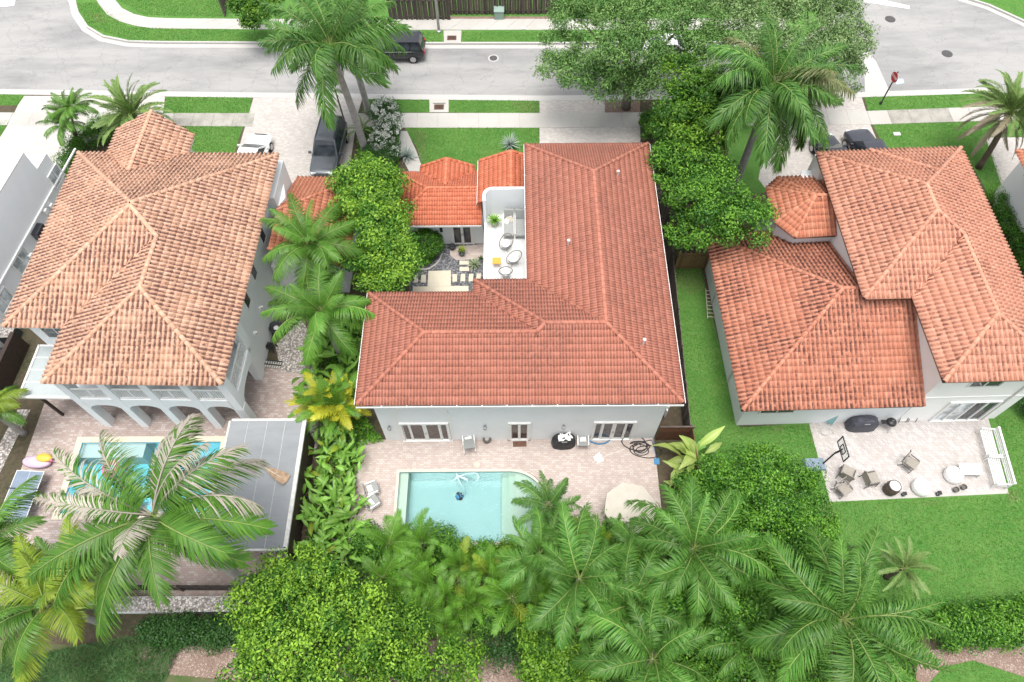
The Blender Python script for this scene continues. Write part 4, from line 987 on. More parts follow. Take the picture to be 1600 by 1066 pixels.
P_ = [(rc[0] - 38, rc[1] - 24, 5.4), (e1.x + ox_ - 38, e1.y - 24, 5.4), (e1.x + ox_ + 4.5 - 38, e1.y + 4 - 24, 7.3), (rc[0] + 4.5 - 38, rc[1] - 4.3 - 24, 7.3)]
Q_ = [(rc[0] + 9 - 38, rc[1] - 24, 5.4), P_[0], P_[3]]
roof(NR, [P_, Q_], 'barrel', .25, .38, M['tileLA'], 'roof', nobj=0, ridges=[(P_[0], P_[3])])
b = MB(); b.prism([(e0[0] - .06, e0[1] - 1), (e0[0], e0[1] - 1), (e1.x, e1.y), (e1.x - .06, e1.y)], 3.0, 3.08); b.build('wall_band', M['trimold'], NR, world=True)
window(NR, (e0[0] + .03 - 38, e0[1] - 1.7 - 24, 4.1), 1.1, 1.2, (-1, 0), 2, 'window', 'glass', .08, bars=4)
# ------------------------------------------------------------------ vehicles
def lerp(a, c, t): return tuple(a[i] + (c[i] - a[i]) * t for i in range(3))
def pane_on(quad, u0, u1, v0, v1, off):
    """patch of a four-cornered face (bl, br, tr, tl), pushed outward"""
    bl, br, tr, tl = [Vector(q) for q in quad]; n = (br - bl).cross(tl - bl).normalized()
    f = lambda u, v: (bl.lerp(br, u)).lerp(tl.lerp(tr, u), v)
    A = [f(u0, v0), f(u1, v0), f(u1, v1), f(u0, v1)]
    return [tuple(p + n * off) for p in A] + [tuple(p - n * .01) for p in A]
BOXF = [(0, 1, 2, 3), (7, 6, 5, 4), (0, 4, 5, 1), (1, 5, 6, 2), (2, 6, 7, 3), (3, 7, 4, 0)]
def car(name, label, loc, rz, paint, kind='suv', L_=4.85, W=1.95, H=1.78, group=None, rails=False, z0=0.0):
    t = thing(name, label, 'car', loc, rz, group)
    h = L_ / 2; w = W / 2; zb = .30
    bt = 1.06 if kind == 'suv' else .90; hood = 1.0 if kind == 'suv' else .80; trunk = bt if kind == 'suv' else .92
    st = [(-h, .80, .48, trunk - .12), (-h + .12, .93, .34, trunk), (-h * .6, 1, zb, bt), (-.1 * h, 1, zb, bt), (.34 * h, 1, zb, bt - .01), (.50 * h, .985, zb, hood + .03), (.85 * h, .95, zb, hood - .06), (h - .1, .86, .36, hood - .16), (h, .70, .46, hood - .3)]
    V = []; F = []
    sec = lambda k, a, c: [(-.86 * w * k, a), (-w * k, a + .16), (-w * k, (a + c) / 2 + .05), (-w * k * .965, c - .09), (-w * k * .86, c), (w * k * .86, c), (w * k * .965, c - .09), (w * k, (a + c) / 2 + .05), (w * k, a + .16), (.86 * w * k, a)]
    for x, k, a, c in st:
        V += [(x, y, z) for y, z in sec(k, a, c)]
    n = 10
    for i in range(len(st) - 1):
        for j in range(n): F.append((i * n + j, (i + 1) * n + j, (i + 1) * n + (j + 1) % n, i * n + (j + 1) % n))
    F.append(list(range(n))); F.append([(len(st) - 1) * n + j for j in range(n)][::-1])
    b = MB(); b.add(V, F); o = b.build('body', paint, t, True)
    md = o.modifiers.new('round', 'SUBSURF'); md.levels = 1; md.render_levels = 2
    # cabin
    if kind == 'suv': bx0, bx1, tx0, tx1 = -h + .10, .42 * h, -h + .36, .10 * h
    else: bx0, bx1, tx0, tx1 = -.78 * h, .46 * h, -.42 * h, .06 * h
    wb, wt = w * .90, w * .72; zb_ = bt - .06
    Bq = [(bx0, -wb, zb_), (bx1, -wb, zb_), (bx1, wb, zb_), (bx0, wb, zb_)]; Tq = [(tx0, -wt, H), (tx1, -wt, H), (tx1, wt, H), (tx0, wt, H)]
    b = MB(); ins_ = .12; mid = H + .035
    Tm = [(tx0 + .25, -wt + .2, mid), (tx1 - .25, -wt + .2, mid), (tx1 - .25, wt - .2, mid), (tx0 + .25, wt - .2, mid)]
    b.add(Bq + Tq + Tm, [(0, 1, 5, 4), (1, 2, 6, 5), (2, 3, 7, 6), (3, 0, 4, 7), (4, 5, 9, 8), (5, 6, 10, 9), (6, 7, 11, 10), (7, 4, 8, 11), (8, 9, 10, 11)])
    b.build('roof', paint, t, True if False else False)
    b = MB(); b.add(pane_on((Bq[1], Bq[2], Tq[2], Tq[1]), .06, .94, .06, .95, .012), BOXF); b.build('windshield', M['carglass'], t)
    b = MB(); b.add(pane_on((Bq[3], Bq[0], Tq[0], Tq[3]), .08, .92, .12, .92, .012), BOXF); b.build('rear_window', M['carglass'], t)
    for q in ((Bq[0], Bq[1], Tq[1], Tq[0]), (Bq[2], Bq[3], Tq[3], Tq[2])):
        fl = q[0][0] > q[1][0]
        for a, c in ((.05, .30), (.33, .62), (.65, .92)):
            if fl: a, c = 1 - c, 1 - a
            b = MB(); b.add(pane_on(q, a, c, .12, .92, .01), BOXF); b.build('side_window', M['carglass'], t)
    for sx in (-.60, .60):
        for s in (-1, 1):
            x, y, r = sx * h, s * (w - .12), .36 if kind == 'suv' else .33
            b = MB(); b.tube([(x, y - s * .12, r), (x, y + s * .10, r), (x, y + s * .125, r)], [r, r, r * .9], 18); wh = b.build('wheel', M['tyre'], t)
            b = MB(); b.tube([(x, y + s * .11, r), (x, y + s * .135, r)], r * .66, 12); b.build('rim', M['rim'], wh)
    for s in (-1, 1):
        b = MB(); b.box((h - .16, s * w * .60, hood - .24), (.22, .36, .13), s * -.25); b.build('headlight', M['clearlens'], t)
        b = MB(); b.box((-h + .07, s * w * .70, trunk - .2), (.14, .22, .26)); b.build('tail_light', M['redlens'], t)
        b = MB(); b.box((bx1 - .32, s * (w + .10), zb_ + .08), (.12, .2, .14)); b.build('mirror', paint, t)
        for x in (-.25, .55): MB().box((x * h * .5, s * (w + .002), bt - .22), (.2, .04, .04)).build('door_handle', paint, t)
        if rails: b = MB(); b.tube([(tx0 + .1, s * wt * .93, H + .01), (tx0 + .2, s * wt * .93, H + .07), (tx1 - .25, s * wt * .93, H + .07), (tx1 - .1, s * wt * .93, H + .01)], .025, 5); b.build('roof_rail', M['blackmetal'], t)
    MB().box((h - .05, 0, .52), (.12, W * .5, .16)).build('grille', M['blackmetal'], t)
    return t
P = lambda x, y, z=0.0: at(x, y, z)
p = P(511, 227, 1.2); car('parked_suv', 'grey SUV with roof rails parked nose to the house on the pale driveway', (p[0] - .0, p[1] + .1, 0.01), math.radians(-94), M['cargrey'], rails=True, L_=4.95, W=2.0, H=1.86)
p = P(392, 240, .9); car('parked_car', 'white car, its tail hidden by the tan tile roof', (p[0], p[1] - .1, 0.01), math.radians(84), M['carwhite'], 'sedan', 4.6, 1.88, 1.42)
p = P(1303, 240, .9); car('parked_car', 'black low car half hidden behind the salmon roof, beside the slate one', (p[0], p[1] - .2, .01), math.radians(97), M['carblack'], 'sedan', 4.7, 1.9, 1.45, 'cars in the right driveway')
p = P(1358, 232, 1.0); car('parked_suv', 'slate grey car half hidden behind the salmon roof, next to the lawn', (p[0], p[1] - .2, .01), math.radians(99), M['carslate'], 'suv', 4.7, 1.95, 1.7, 'cars in the right driveway')
p = P(617, 70, .8); car('parked_suv', 'black SUV parked along the far kerb beside the royal palm crown', (p[0], p[1] - .1, -.12), math.radians(180), M['carblack'], 'suv', 4.7, 1.92, 1.72, 'cars parked along the far kerb')
p = P(511, 70, .7); car('parked_car', 'dark car at the far kerb, almost hidden under palm fronds', (p[0], p[1], -.12), math.radians(180), M['carblack'], 'sedan', 4.6, 1.86, 1.45, 'cars parked along the far kerb')
p = P(1052, 72, .7); car('parked_car', 'white car at the far kerb glimpsed through the oak crown', (p[0], p[1], -.12), 0, M['carwhite'], 'sedan', 4.6, 1.86, 1.45, 'cars parked along the far kerb')

# ------------------------------------------------------------------ street furniture
def solid(b, name, label, cat, m, group=None, loc=None, rz=0, smooth=False):
    return tag(b.build(name, m, None, smooth, loc, rz), label, cat, group)
p = P(686, 50); lp = thing('street_lamp', 'grey street lamp pole on the far verge beside the drain apron', 'lamp post', p)
MB().tube([(0, 0, 0), (0, 0, 9)], [.11, .07], 10).build('pole', M['trunkgrey'], lp); MB().lathe([(.2, 0), (.2, .12), (.1, .2)], (0, 0, 0), 10).build('base', M['steel'], lp)
MB().tube([(0, 0, 9), (.1, -.6, 9.25), (.15, -1.6, 9.35)], .05, 6).box((.15, -1.8, 9.33), (.25, .6, .12)).build('lamp_head', M['steel'], lp)
p = P(780, 27); tb = thing('utility_box', 'pale green utility box in front of the brown board fence', 'utility box', p)
MB().box((0, 0, .35), (.75, .7, .7)).build('body', M['utilgreen'], tb); MB().box((0, 0, .72), (.82, .78, .06)).build('lid', M['utilgreen'], tb)
p = P(1375.5, 163); ss = thing('stop_sign', 'red octagonal stop sign on a dark square pole at the corner of the verge', 'stop sign', p)
MB().tube([(0, 0, 0), (0, 0, 2.9)], .05, 6).lathe([(.09, 0), (.09, .25), (.05, .3)], (0, 0, 0), 8).build('pole', M['signback'], ss)
oc = [(.38 * math.cos(math.radians(22.5 + 45 * i)), .38 * math.sin(math.radians(22.5 + 45 * i))) for i in range(8)]
def plate(poly, x0, x1):
    n = len(poly); V = [(x0, a, 2.45 + c) for a, c in poly] + [(x1, a, 2.45 + c) for a, c in poly]
    return V, [list(range(n)), list(range(2 * n - 1, n - 1, -1))] + [(i, (i + 1) % n, n + (i + 1) % n, n + i) for i in range(n)]
b = MB(); b.add(*plate(oc, -.065, -.055)); bd = b.build('sign_face', [M['red']], ss)
b = MB(); b.add(*plate([(a * 1.06, c * 1.06) for a, c in oc], -.054, -.048)); b.build('sign_border', M['signwhite'], ss)
cu = bpy.data.curves.new('lettering', 'FONT'); cu.body = 'STOP'; cu.size = .27; cu.align_x = 'CENTER'; cu.align_y = 'CENTER'; cu.extrude = .003
tc = bpy.data.objects.new('lettering', cu); COL.objects.link(tc); bpy.context.view_layer.update()
tm_ = bpy.data.meshes.new_from_object(tc.evaluated_get(bpy.context.evaluated_depsgraph_get())); bpy.data.objects.remove(tc)
tm_.materials.clear(); tm_.materials.append(M['signwhite']); tx = link('lettering', tm_, ss)
tx.location = (-.07, 0, 2.45); tx.rotation_euler = (math.radians(90), 0, math.radians(-90))
ss.rotation_euler.z = math.radians(12)
for i, (x, y, lab) in enumerate(((771, 91, 'round iron manhole cover in the road below the utility box'), (1480, 84, 'round iron manhole cover in the middle of the wide junction'), (1391, 30, 'round iron manhole cover just below the painted stop line'))):
    p = P(x, y, -.12); mh = thing('manhole_cover', lab, 'manhole cover', (p[0], p[1], -.13), 0, 'manhole covers in the road')
    MB().lathe([(.42, 0), (.42, .012)], (0, 0, 0), 20).build('frame', M['kerb' if i == 0 else 'iron'], mh); MB().lathe([(.31, .0), (.31, .02), (.0, .024)], (0, 0, 0), 20).build('cover', M['iron'], mh)
for x, y, lab, ky in ((706, 60, 'rusty drain grate in the far concrete apron', 1), (686, 168, 'rusty drain grate in the near verge by the kerb', 0)):
    p = P(x, y); g = thing('drain_grate', lab, 'drain grate', (p[0], p[1], .03), 0, 'storm drain grates')
    b = MB(); b.box((0, .24, .01), (.72, .05, .03)); b.box((0, -.24, .01), (.72, .05, .03)); b.box((.34, 0, .01), (.05, .43, .03)); b.box((-.34, 0, .01), (.05, .43, .03)); b.build('frame', M['rust'], g)
    MB().box((0, 0, .004), (.62, .42, .01)).build('well', M['dark'], g)
    b = MB()
    for i in range(7): b.box((-.27 + .09 * i, 0, .014), (.035, .43, .02))
    b.build('bars', M['rust'], g)
    if not ky: MB().box((0, .42, .04), (.9, .16, .12)).build('kerb_inlet', M['walk'], g)
p = P(1401, 210); solid(MB().box((0, 0, .03), (.5, .32, .06)).box((0, 0, .065), (.42, .25, .01)), 'meter_box', 'small white meter box set in the right front lawn', 'meter box', M['trimold'], None, p)
p = P(818, 45); solid(MB().box((0, 0, .05), (.35, .25, .07)), 'meter_box', 'small meter box by the far sidewalk near the oak', 'meter box', M['trimold'], None, p)

# ------------------------------------------------------------------ fences and gates: each board a piece
def fence(name, label, pa, pb, h, bw, pitch, m, off=0.0, rails=2, top_jit=.03, group=None, cat='fence', both=False, posts=2.4):
    a, c = Vector((pa[0], pa[1])), Vector((pb[0], pb[1])); d = c - a; L_ = d.length; rz = math.atan2(d.y, d.x)
    t = thing(name, label, cat, (a.x, a.y, 0), rz, group)
    b = MB()
    for i in range(rails): b.box((L_ / 2, .0, .3 + (h - .5) * i / max(1, rails - 1)), (L_, .05, .09))
    b.build('rail', m, t)
    b = MB(); k = max(1, int(L_ / posts))
    for i in range(k + 1): b.box((L_ * i / k, 0, h / 2 - .02), (.1, .1, h - .04))
    b.build('post', m, t)
    me = MB().box((0, 0, h / 2), (bw, .022, h)).mesh('board', m)
    n = int(L_ / pitch)
    for i in range(n):
        o = link('board', me, t, ((i + .5) * pitch, (.045 if not both or i % 2 else -.045), random.uniform(-top_jit, top_jit)))
        o.rotation_euler = (0, random.uniform(-.01, .01), 0)
    return t
fence('board_fence', 'brown board fence at the top edge, left of the lamp pole', P(610, 31), P(703, 31), 1.9, .19, .21, M['woodgrey'], both=True, group='brown board fences along the far sidewalk')
fence('board_fence', 'brown board fence at the top edge, behind the utility box', P(703, 23), P(872, 22), 1.9, .19, .21, M['woodgrey'], both=True, group='brown board fences along the far sidewalk')
fence('board_fence', 'short grey board fence beside the light green tree at the top edge', P(352, 26), P(360, -10), 1.8, .19, .21, M['woodgrey'])
fence('board_fence', 'long dark board fence between the middle house and the right side lawn', (9.45, 15.7), (10.05, 33.0), 1.75, .135, .16, M['wood'])
fence('side_gate', 'tan board gate closing the side yard behind the ladder', P(1054, 421), P(1102, 421), 1.65, .15, .165, M['woodtan'], cat='gate')
fence('board_fence', 'short brown board fence behind the banana plant', (9.6, 11.4), (9.55, 15.5), 1.75, .15, .155, M['woodbrown'])
g = thing('plank_gate', 'reddish brown plank gate next to the black hose', 'gate', (7.8, 15.5, 0))
for i in range(6): o = MB().box((.92, 0, .16 + .29 * i), (1.8, .035, .275)).build('plank', M['woodbrown'], g); o.location.z = 0
MB().box((.06, .04, .9), (.09, .05, 1.75)).box((.92, .04, .9), (.09, .05, 1.75)).box((1.8, .04, .9), (.09, .06, 1.8)).build('post', M['woodbrown'], g); MB().box((.92, 0, 1.79), (1.9, .09, .04)).build('cap', M['woodgrey'], g)
# pergola with flat felt roof, dark slatted sides
PGO = (-14.95, 8.95); pg = thing('flat_roofed_pergola', 'dark slatted pergola with a flat grey felt roof and pale edge, at the blue pool', 'pergola', (PGO[0], PGO[1], 0))
wx, wy = 3.85, 6.7
MB().box((wx / 2, wy / 2, 2.56), (wx, wy, .10)).build('felt_roof', M['rollroof'], pg)
b = MB(); b.box((wx + .04, wy / 2, 2.56), (.20, wy + .1, .13)); b.box((wx / 2, wy + .05, 2.56), (wx - .1, .13, .13)); b.box((wx / 2, -.04, 2.56), (wx - .1, .10, .13)); b.box((-.04, wy / 2, 2.56), (.10, wy, .13)); b.build('roof_edge', M['trimold'], pg)
for x in (.95, 1.95, 2.9): MB().box((x, wy / 2, 2.613), (.035, wy - .1, .008)).build('felt_seam', M['seam'], pg)
for x in (.12, wx - .12):
    for y in (.12, wy / 2, wy - .12): MB().box((x, y, 1.25), (.12, .12, 2.5)).build('post', M['darkbrown'], pg)
me = MB().box((0, wy / 2 - .05, 0), (.03, wy - .35, .14)).mesh('slat', M['darkbrown'])
for i in range(15): link('slat', me, pg, (wx - .02, 0, .12 + .158 * i))
b = MB(); b.box((wx / 2, .1, 2.40), (wx - .2, .08, .18)); b.box((1.2, .6, 2.3), (.08, 1.4, .12), .3); b.build('beam', M['darkbrown'], pg)
pz = P(431, 741, 2.62); hk = thing('palm_husk', 'dry brown palm husk lying on the grey felt roof', 'palm husk', pz, math.radians(-30))
V = []; F = []
for i in range(9):
    u = i / 8; w_ = .02 + .27 * math.sin(min(1, u * 1.25) * 1.35)
    for j in range(5): s = j / 2 - 1; V.append((-.75 + 1.5 * u, s * w_, .05 + .13 * s * s * w_ / .27 + .02 * math.sin(9 * u)))
for i in range(8):
    for j in range(4): F.append((i * 5 + j, (i + 1) * 5 + j, (i + 1) * 5 + j + 1, i * 5 + j + 1))
MB().add(V, F).build('sheath', M['dryhusk'], hk); MB().tube([(-1.15, .1, .03), (-.7, 0, .08), (.6, -.02, .04)], [.02, .035, .02], 5).build('stalk', M['huskpale'], hk)
# back wall of the left garden with pebble top and dark fence
w0, w1 = P(180, 947), P(392, 955); wt = thing('garden_wall', 'low pale wall with a pebble top below the large grey coconut palm', 'wall', (w0[0], w0[1], 0))
L_ = w1[0] - w0[0]; MB().box((L_ / 2, 0, .2), (L_, .75, .4)).build('wall_body', M['wallgrey'], wt); MB().box((L_ / 2, 0, .42), (L_ - .06, .70, .04)).build('pebble_top', M['gravelwhite'], wt)
fence('slat_fence', 'dark fence in front of the pebble topped wall', (w0[0] - .3, w0[1] + .75), (w1[0], w0[1] + .68), 1.1, .13, .15, M['wood'])
fence('slat_fence', 'black fence below the pebble topped wall at the bottom edge', (w0[0] + 3.6, w0[1] - .42), (w1[0] + .2, w0[1] - .42), .42, .13, .15, M['blackmetal'])
# ------------------------------------------------------------------ furniture and garden things
def sling_chair(label, loc, rz, frame, sling, cushion=False, w=.62, recline=.35, name='patio_chair', group=None, long=0.0, sh=.40):
    t = thing(name, label, 'chair', loc, rz, group)
    d = .55 + long; bt = .62
    MB().box((0, -.02 - long / 2, sh), (w - .06, d, .03)).build('seat', sling, t)
    bx = Vector((0, .27, sh)); s, c = math.sin(recline), math.cos(recline)
    MB().box((0, .27 + s * bt / 2, sh + c * bt / 2), (w - .06, .03, bt), 0, 0, None).build('backrest', sling, t)
    t.children[-1].data.transform(Matrix.Translation((0, .27, sh)) @ Matrix.Rotation(-recline, 4, 'X') @ Matrix.Translation((0, -.27 - s * bt / 2, -sh - c * bt / 2 + bt / 2)))
    for sd in (-1, 1):
        x = sd * (w / 2 - .02)
        MB().tube([(x, -.30 - long, 0), (x, -.30 - long, sh), (x, .26, sh), (x, .27 + s * bt, sh + c * bt)], .022, 6).build('side_frame', frame, t)
        MB().tube([(x, .20, sh), (x, .36, 0)], .022, 6).build('leg', frame, t)
        MB().box((x, -.02, sh + .22), (.06, .56, .03)).tube([(x, -.28, sh), (x, -.28, sh + .21)], .018, 5).build('armrest', frame, t)
    if cushion: MB().box((0, .02, sh + .09), (w * .66, .42, .14), .1, 0, ('X', .5), .85).build('pillow', M['cushion'], t)
    return t
p = P(733, 697); sling_chair('reclined grey chair with white pillow against the rear wall beside the round brown planter', (p[0], p[1] + .12, .01), .12, M['trim'], M['chairgrey'], True, .66, .5, 'lounge_chair', 'white framed sling chairs by the pool', .35)
p = P(910, 697); sling_chair('grey chair with a white pillow beside the black covered grill', (p[0], p[1] + .1, .01), -.02, M['trim'], M['chairgrey'], True, .62, .3, 'lounge_chair', 'white framed sling chairs by the pool')
p = P(583, 768); sling_chair('grey chair with white pillow left of the pool, farther from the trees', (p[0], p[1], .01), 1.95, M['trim'], M['chairgrey'], True, .66, .3, 'lounge_chair', 'white framed sling chairs by the pool')
p = P(584, 789); sling_chair('grey chair with white pillow left of the pool, nearer the trees', (p[0], p[1], .01), 2.2, M['trim'], M['chairgrey'], True, .66, .3, 'lounge_chair', 'white framed sling chairs by the pool')
for x, y, rz, lab in ((1318, 744, 2.6, 'taupe patio chair turned away, the rear one of the close pair near the hoop'), (1312, 768, .55, 'taupe patio chair at the patio corner, the front one of the close pair'),
                      (1355, 753, 1.75, 'taupe patio chair standing alone beside the wooden barrel'), (1416, 728, .75, 'taupe patio chair standing alone in the middle of the herringbone patio')):
    p = P(x, y); sling_chair(lab, (p[0], p[1], .012), rz, M['wickerdark'], M['wicker'], False, .70, .28, group='taupe patio chairs')
def cover(label, loc, rz, w, d, h, m, name='covered_grill', facets=False, rag=False):
    t = thing(name, label, 'grill', loc, rz)
    V = []; lv = [(0, 1.0), (.25 * h, 1.02), (.62 * h, .98), (.80 * h, .86), (.97 * h, .60), (h, .3)]; n = 20 if not facets else 12
    r2 = np.random.default_rng(int(abs(loc[0]) * 100))
    for i, (z, k) in enumerate(lv):
        for j in range(n):
            a = 2 * math.pi * (j + .5) / n; e = 2.8 if not facets else 3.5
            cx_ = math.copysign(abs(math.cos(a)) ** (2 / e), math.cos(a)); sy_ = math.copysign(abs(math.sin(a)) ** (2 / e), math.sin(a))
            q = 1 + r2.normal(0, .02 if i < 3 else .035); V.append((cx_ * w / 2 * (k if i < 5 else k) * q, sy_ * d / 2 * k * q, z + r2.normal(0, .012)))
    F = [(i * n + j, i * n + (j + 1) % n, (i + 1) * n + (j + 1) % n, (i + 1) * n + j) for i in range(len(lv) - 1) for j in range(n)] + [[(len(lv) - 1) * n + j for j in range(n)]]
    MB().add(V, F).build('fabric_cover', m, t)
    MB().box((0, -d * .36, h * .87), (.3, .05, .05)).build('handle', M['steel'], t)
    for sx in (-1, 1): MB().tube([(sx * w * .38, -d * .3, .06), (sx * w * .38 + .05, -d * .3, .06)], .06, 10).build('caster', M['tyre'], t)
    return t
p = P(880, 697); cover('black fabric covered grill at the rear wall with a crumpled white sheet on top', (p[0], p[1] + .12, .01), .05, 1.3, .72, 1.0, M['black'])
b = MB(); r2 = np.random.default_rng(4); n = 7
V = [(-.38 + .76 * i / n + r2.normal(0, .03), -.2 + .42 * j / 5 + r2.normal(0, .03), 1.02 + .03 * math.sin(i * 2.1 + j) + .05 * r2.random() - .22 * max(0, abs(i / n - .5) - .3)) for i in range(n + 1) for j in range(6)]
F = [(i * 6 + j, (i + 1) * 6 + j, (i + 1) * 6 + j + 1, i * 6 + j + 1) for i in range(n) for j in range(5) if (i, j) not in ((2, 1), (5, 3), (0, 4), (3, 4), (6, 0))]
solid(b.add(V, F), 'plastic_sheet', 'crumpled white plastic sheet lying on the black covered grill', 'plastic sheet', M['whitesmooth'], None, (p[0] + .05, p[1] + .1, .01), .1)
p = P(1343, 668); cover('charcoal fabric covered grill against the right house wall', (p[0], p[1] + .05, .012), .03, 1.65, .75, 1.05, M['navycover'], facets=True)
p = P(1384, 668); kg = thing('kettle_grill', 'small black kettle grill on splayed legs next to the charcoal covered grill', 'grill', (p[0], p[1], .012))
MB().lathe([(.05, .5), (.22, .56), (.28, .70), (.28, .72), (.22, .84), (.08, .90), (0, .91)], (0, 0, 0), 16).build('bowl', M['blackmetal'], kg)
for a in (.5, 2.6, 4.7): MB().tube([(.15 * math.cos(a), .15 * math.sin(a), .6), (.34 * math.cos(a), .34 * math.sin(a), 0)], .018, 5).build('leg', M['steel'], kg)
MB().box((-.42, 0, .74), (.3, .25, .02)).build('side_shelf', M['blackmetal'], kg); MB().tube([(-.06, 0, .93), (.06, 0, .93)], .015, 5).build('handle', M['steel'], kg)
for k, (x, y) in enumerate(((1409, 660), (1424, 659))):
    p = P(x, y); t = thing('folding_chair', ['white folding chair leaning on the wall, nearer the kettle grill', 'white folding chair leaning on the wall, nearer the sliding door'][k], 'chair', (p[0], p[1] + .05, .012), 0, 'white folding chairs')
    for nm, c, s in (('backrest', (0, .13, .62), (.40, .03, .40)), ('seat', (0, .03, .25), (.40, .03, .34))): MB().box(c, s, 0, 0, ('X', -.25)).build(nm, M['whitesmooth'], t)
    for sd in (-1, 1): MB().tube([(sd * .21, -.08, 0), (sd * .21, .16, .84)], .016, 5).build('leg', M['blackmetal'], t)
# portable basketball hoop
p = P(1272, 727); hp = thing('basketball_hoop', 'portable black basketball hoop standing at the edge of the herringbone patio', 'basketball hoop', (p[0], p[1], 0), .05)
MB().box((0, 0, .11), (1.15, .75, .2), 0, 0, None, .86).lathe([(.16, .21), (.16, .24), (.08, .26)], (0, 0, 0), 12).build('base', M['bluegrey'], hp)
MB().tube([(.42, 0, .15), (.46, 0, 1.0), (.50, 0, 1.85)], .045, 8).build('pole', M['blackmetal'], hp); MB().tube([(.48, 0, 1.5), (.74, .03, 1.9)], .03, 6).tube([(.50, 0, 1.8), (.74, .03, 2.2)], .03, 6).build('arm', M['blackmetal'], hp)
fr = MB(); cx_, cy_, cz_ = .78, .04, 2.12
for y0, y1, z0, z1 in ((-.58, .58, -.4, -.34), (-.58, .58, .34, .40), (-.58, -.52, -.34, .34), (.52, .58, -.34, .34), (-.24, -.20, -.2, .14), (.20, .24, -.2, .14), (-.24, .24, .14, .18), (-.24, .24, -.24, -.2)):
    fr.box((cx_, cy_ + (y0 + y1) / 2, cz_ + (z0 + z1) / 2), (.04, y1 - y0, z1 - z0))
bb = fr.build('backboard', M['blackmetal'], hp)
m_, nt_, N_, L__, B_ = nodes('clear_acrylic'); B_.inputs['Base Color'].default_value = (.9, .93, .95, 1); B_.inputs['Alpha'].default_value = .18; B_.inputs['Roughness'].default_value = .1; M['acrylic'] = m_
MB().box((cx_, cy_, cz_), (.012, 1.1, .74)).build('backboard_panel', M['acrylic'], bb)
MB().tube([(cx_ + .28 + .225 * math.cos(a), cy_ + .225 * math.sin(a), cz_ - .22) for a in np.linspace(0, 2 * math.pi, 17)], .012, 5, 0, False).build('rim', M['steel'], hp)
# barrel, poufs, white table, benches, pots
p = P(1388, 767); ba = thing('wooden_barrel', 'brown wooden barrel with a pale top on the patio edge', 'barrel', (p[0], p[1], .012))
me = MB(); n = 4; R0 = lambda z: .30 + .07 * (1 - ((z - .42) / .42) ** 2); aw_ = 2 * math.pi / 18 * .47
for i in range(n + 1):
    z = .84 * i / n; me.v += [(R0(z) * math.cos(a), R0(z) * math.sin(a), z) for a in (-aw_, aw_)]
for i in range(n): me.f.append([2 * i, 2 * i + 1, 2 * i + 3, 2 * i + 2]); me.m.append(0)
sm = me.mesh('stave', M['barrel'])
for i in range(18): o = link('stave', sm, ba); o.rotation_euler.z = 2 * math.pi * i / 18
for z in (.08, .28, .56, .76): MB().lathe([(R0(z) + .008, z - .022), (R0(z) + .012, z), (R0(z) + .008, z + .022)], (0, 0, 0), 20).build('hoop', M['iron'], ba)
MB().lathe([(.30, .0), (.29, .80), (.27, .81), (.0, .815)], (0, 0, 0), 18).build('lid', M['trimold'], ba)
for x, y, lab in ((1436, 764, 'round white pouf on the patio edge beside the barrel side'), (1486, 745, 'round white pouf touching the white table')):
    p = P(x, y); t = thing('round_pouf', lab, 'pouf', (p[0], p[1], .012), 0, 'round white poufs')
    MB().lathe([(.40, 0), (.46, .08), (.48, .22), (.46, .38), (.38, .45), (.2, .475), (0, .48)], (0, 0, 0), 22).build('cushion', M['whitesmooth'], t, True); MB().lathe([(.465, .40), (.47, .41), (.45, .425)], (0, 0, 0), 22).build('piping', M['trimold'], t)
p = P(1509, 740); t = thing('white_table', 'low white rectangular table behind the round pouf', 'table', (p[0], p[1] + .05, .012), -.03)
MB().box((0, 0, .52), (1.15, .62, .05)).build('tabletop', M['whitesmooth'], t)
for sx in (-1, 1):
    for sy in (-1, 1): MB().box((sx * .5, sy * .25, .25), (.05, .05, .5)).build('leg', M['trimold'], t)
for k, (ya, yb) in enumerate(((0.05, 2.05), (2.1, 4.05))):
    pA, pB = P(1553, 765), P(1529, 676); d = Vector((pB[0] - pA[0], pB[1] - pA[1])); L_ = d.length; u = d.normalized(); q = Vector((pA[0], pA[1])) + u * (L_ * (k * .5 + .25))
    t = thing('slatted_bench', ['white slatted bench on the patio edge, the one nearer the camera', 'white slatted bench on the patio edge, the one nearer the house'][k], 'bench', (q.x + .12, q.y, .012), math.atan2(u.y, u.x), 'white slatted benches')
    l2 = L_ / 2 - .04
    for i in range(7): MB().box((0, .28 - i * .095, .44), (l2, .048, .03)).build('slat', M['trim'], t)
    for i in range(4): MB().box((0, -.38 - i * .02, .55 + i * .11), (l2, .03, .07)).build('back_slat', M['trim'], t)
    for sx in (-1, 1):
        MB().box((sx * (l2 / 2 - .04), -.05, .66), (.07, .75, .05)).box((sx * (l2 / 2 - .04), .28, .33), (.06, .06, .64)).box((sx * (l2 / 2 - .04), -.44, .45), (.06, .06, .9)).build('end_frame', M['trim'], t)
    MB().box((0, -.46, .92), (l2 + .02, .1, .06)).build('top_rail', M['trim'], t)
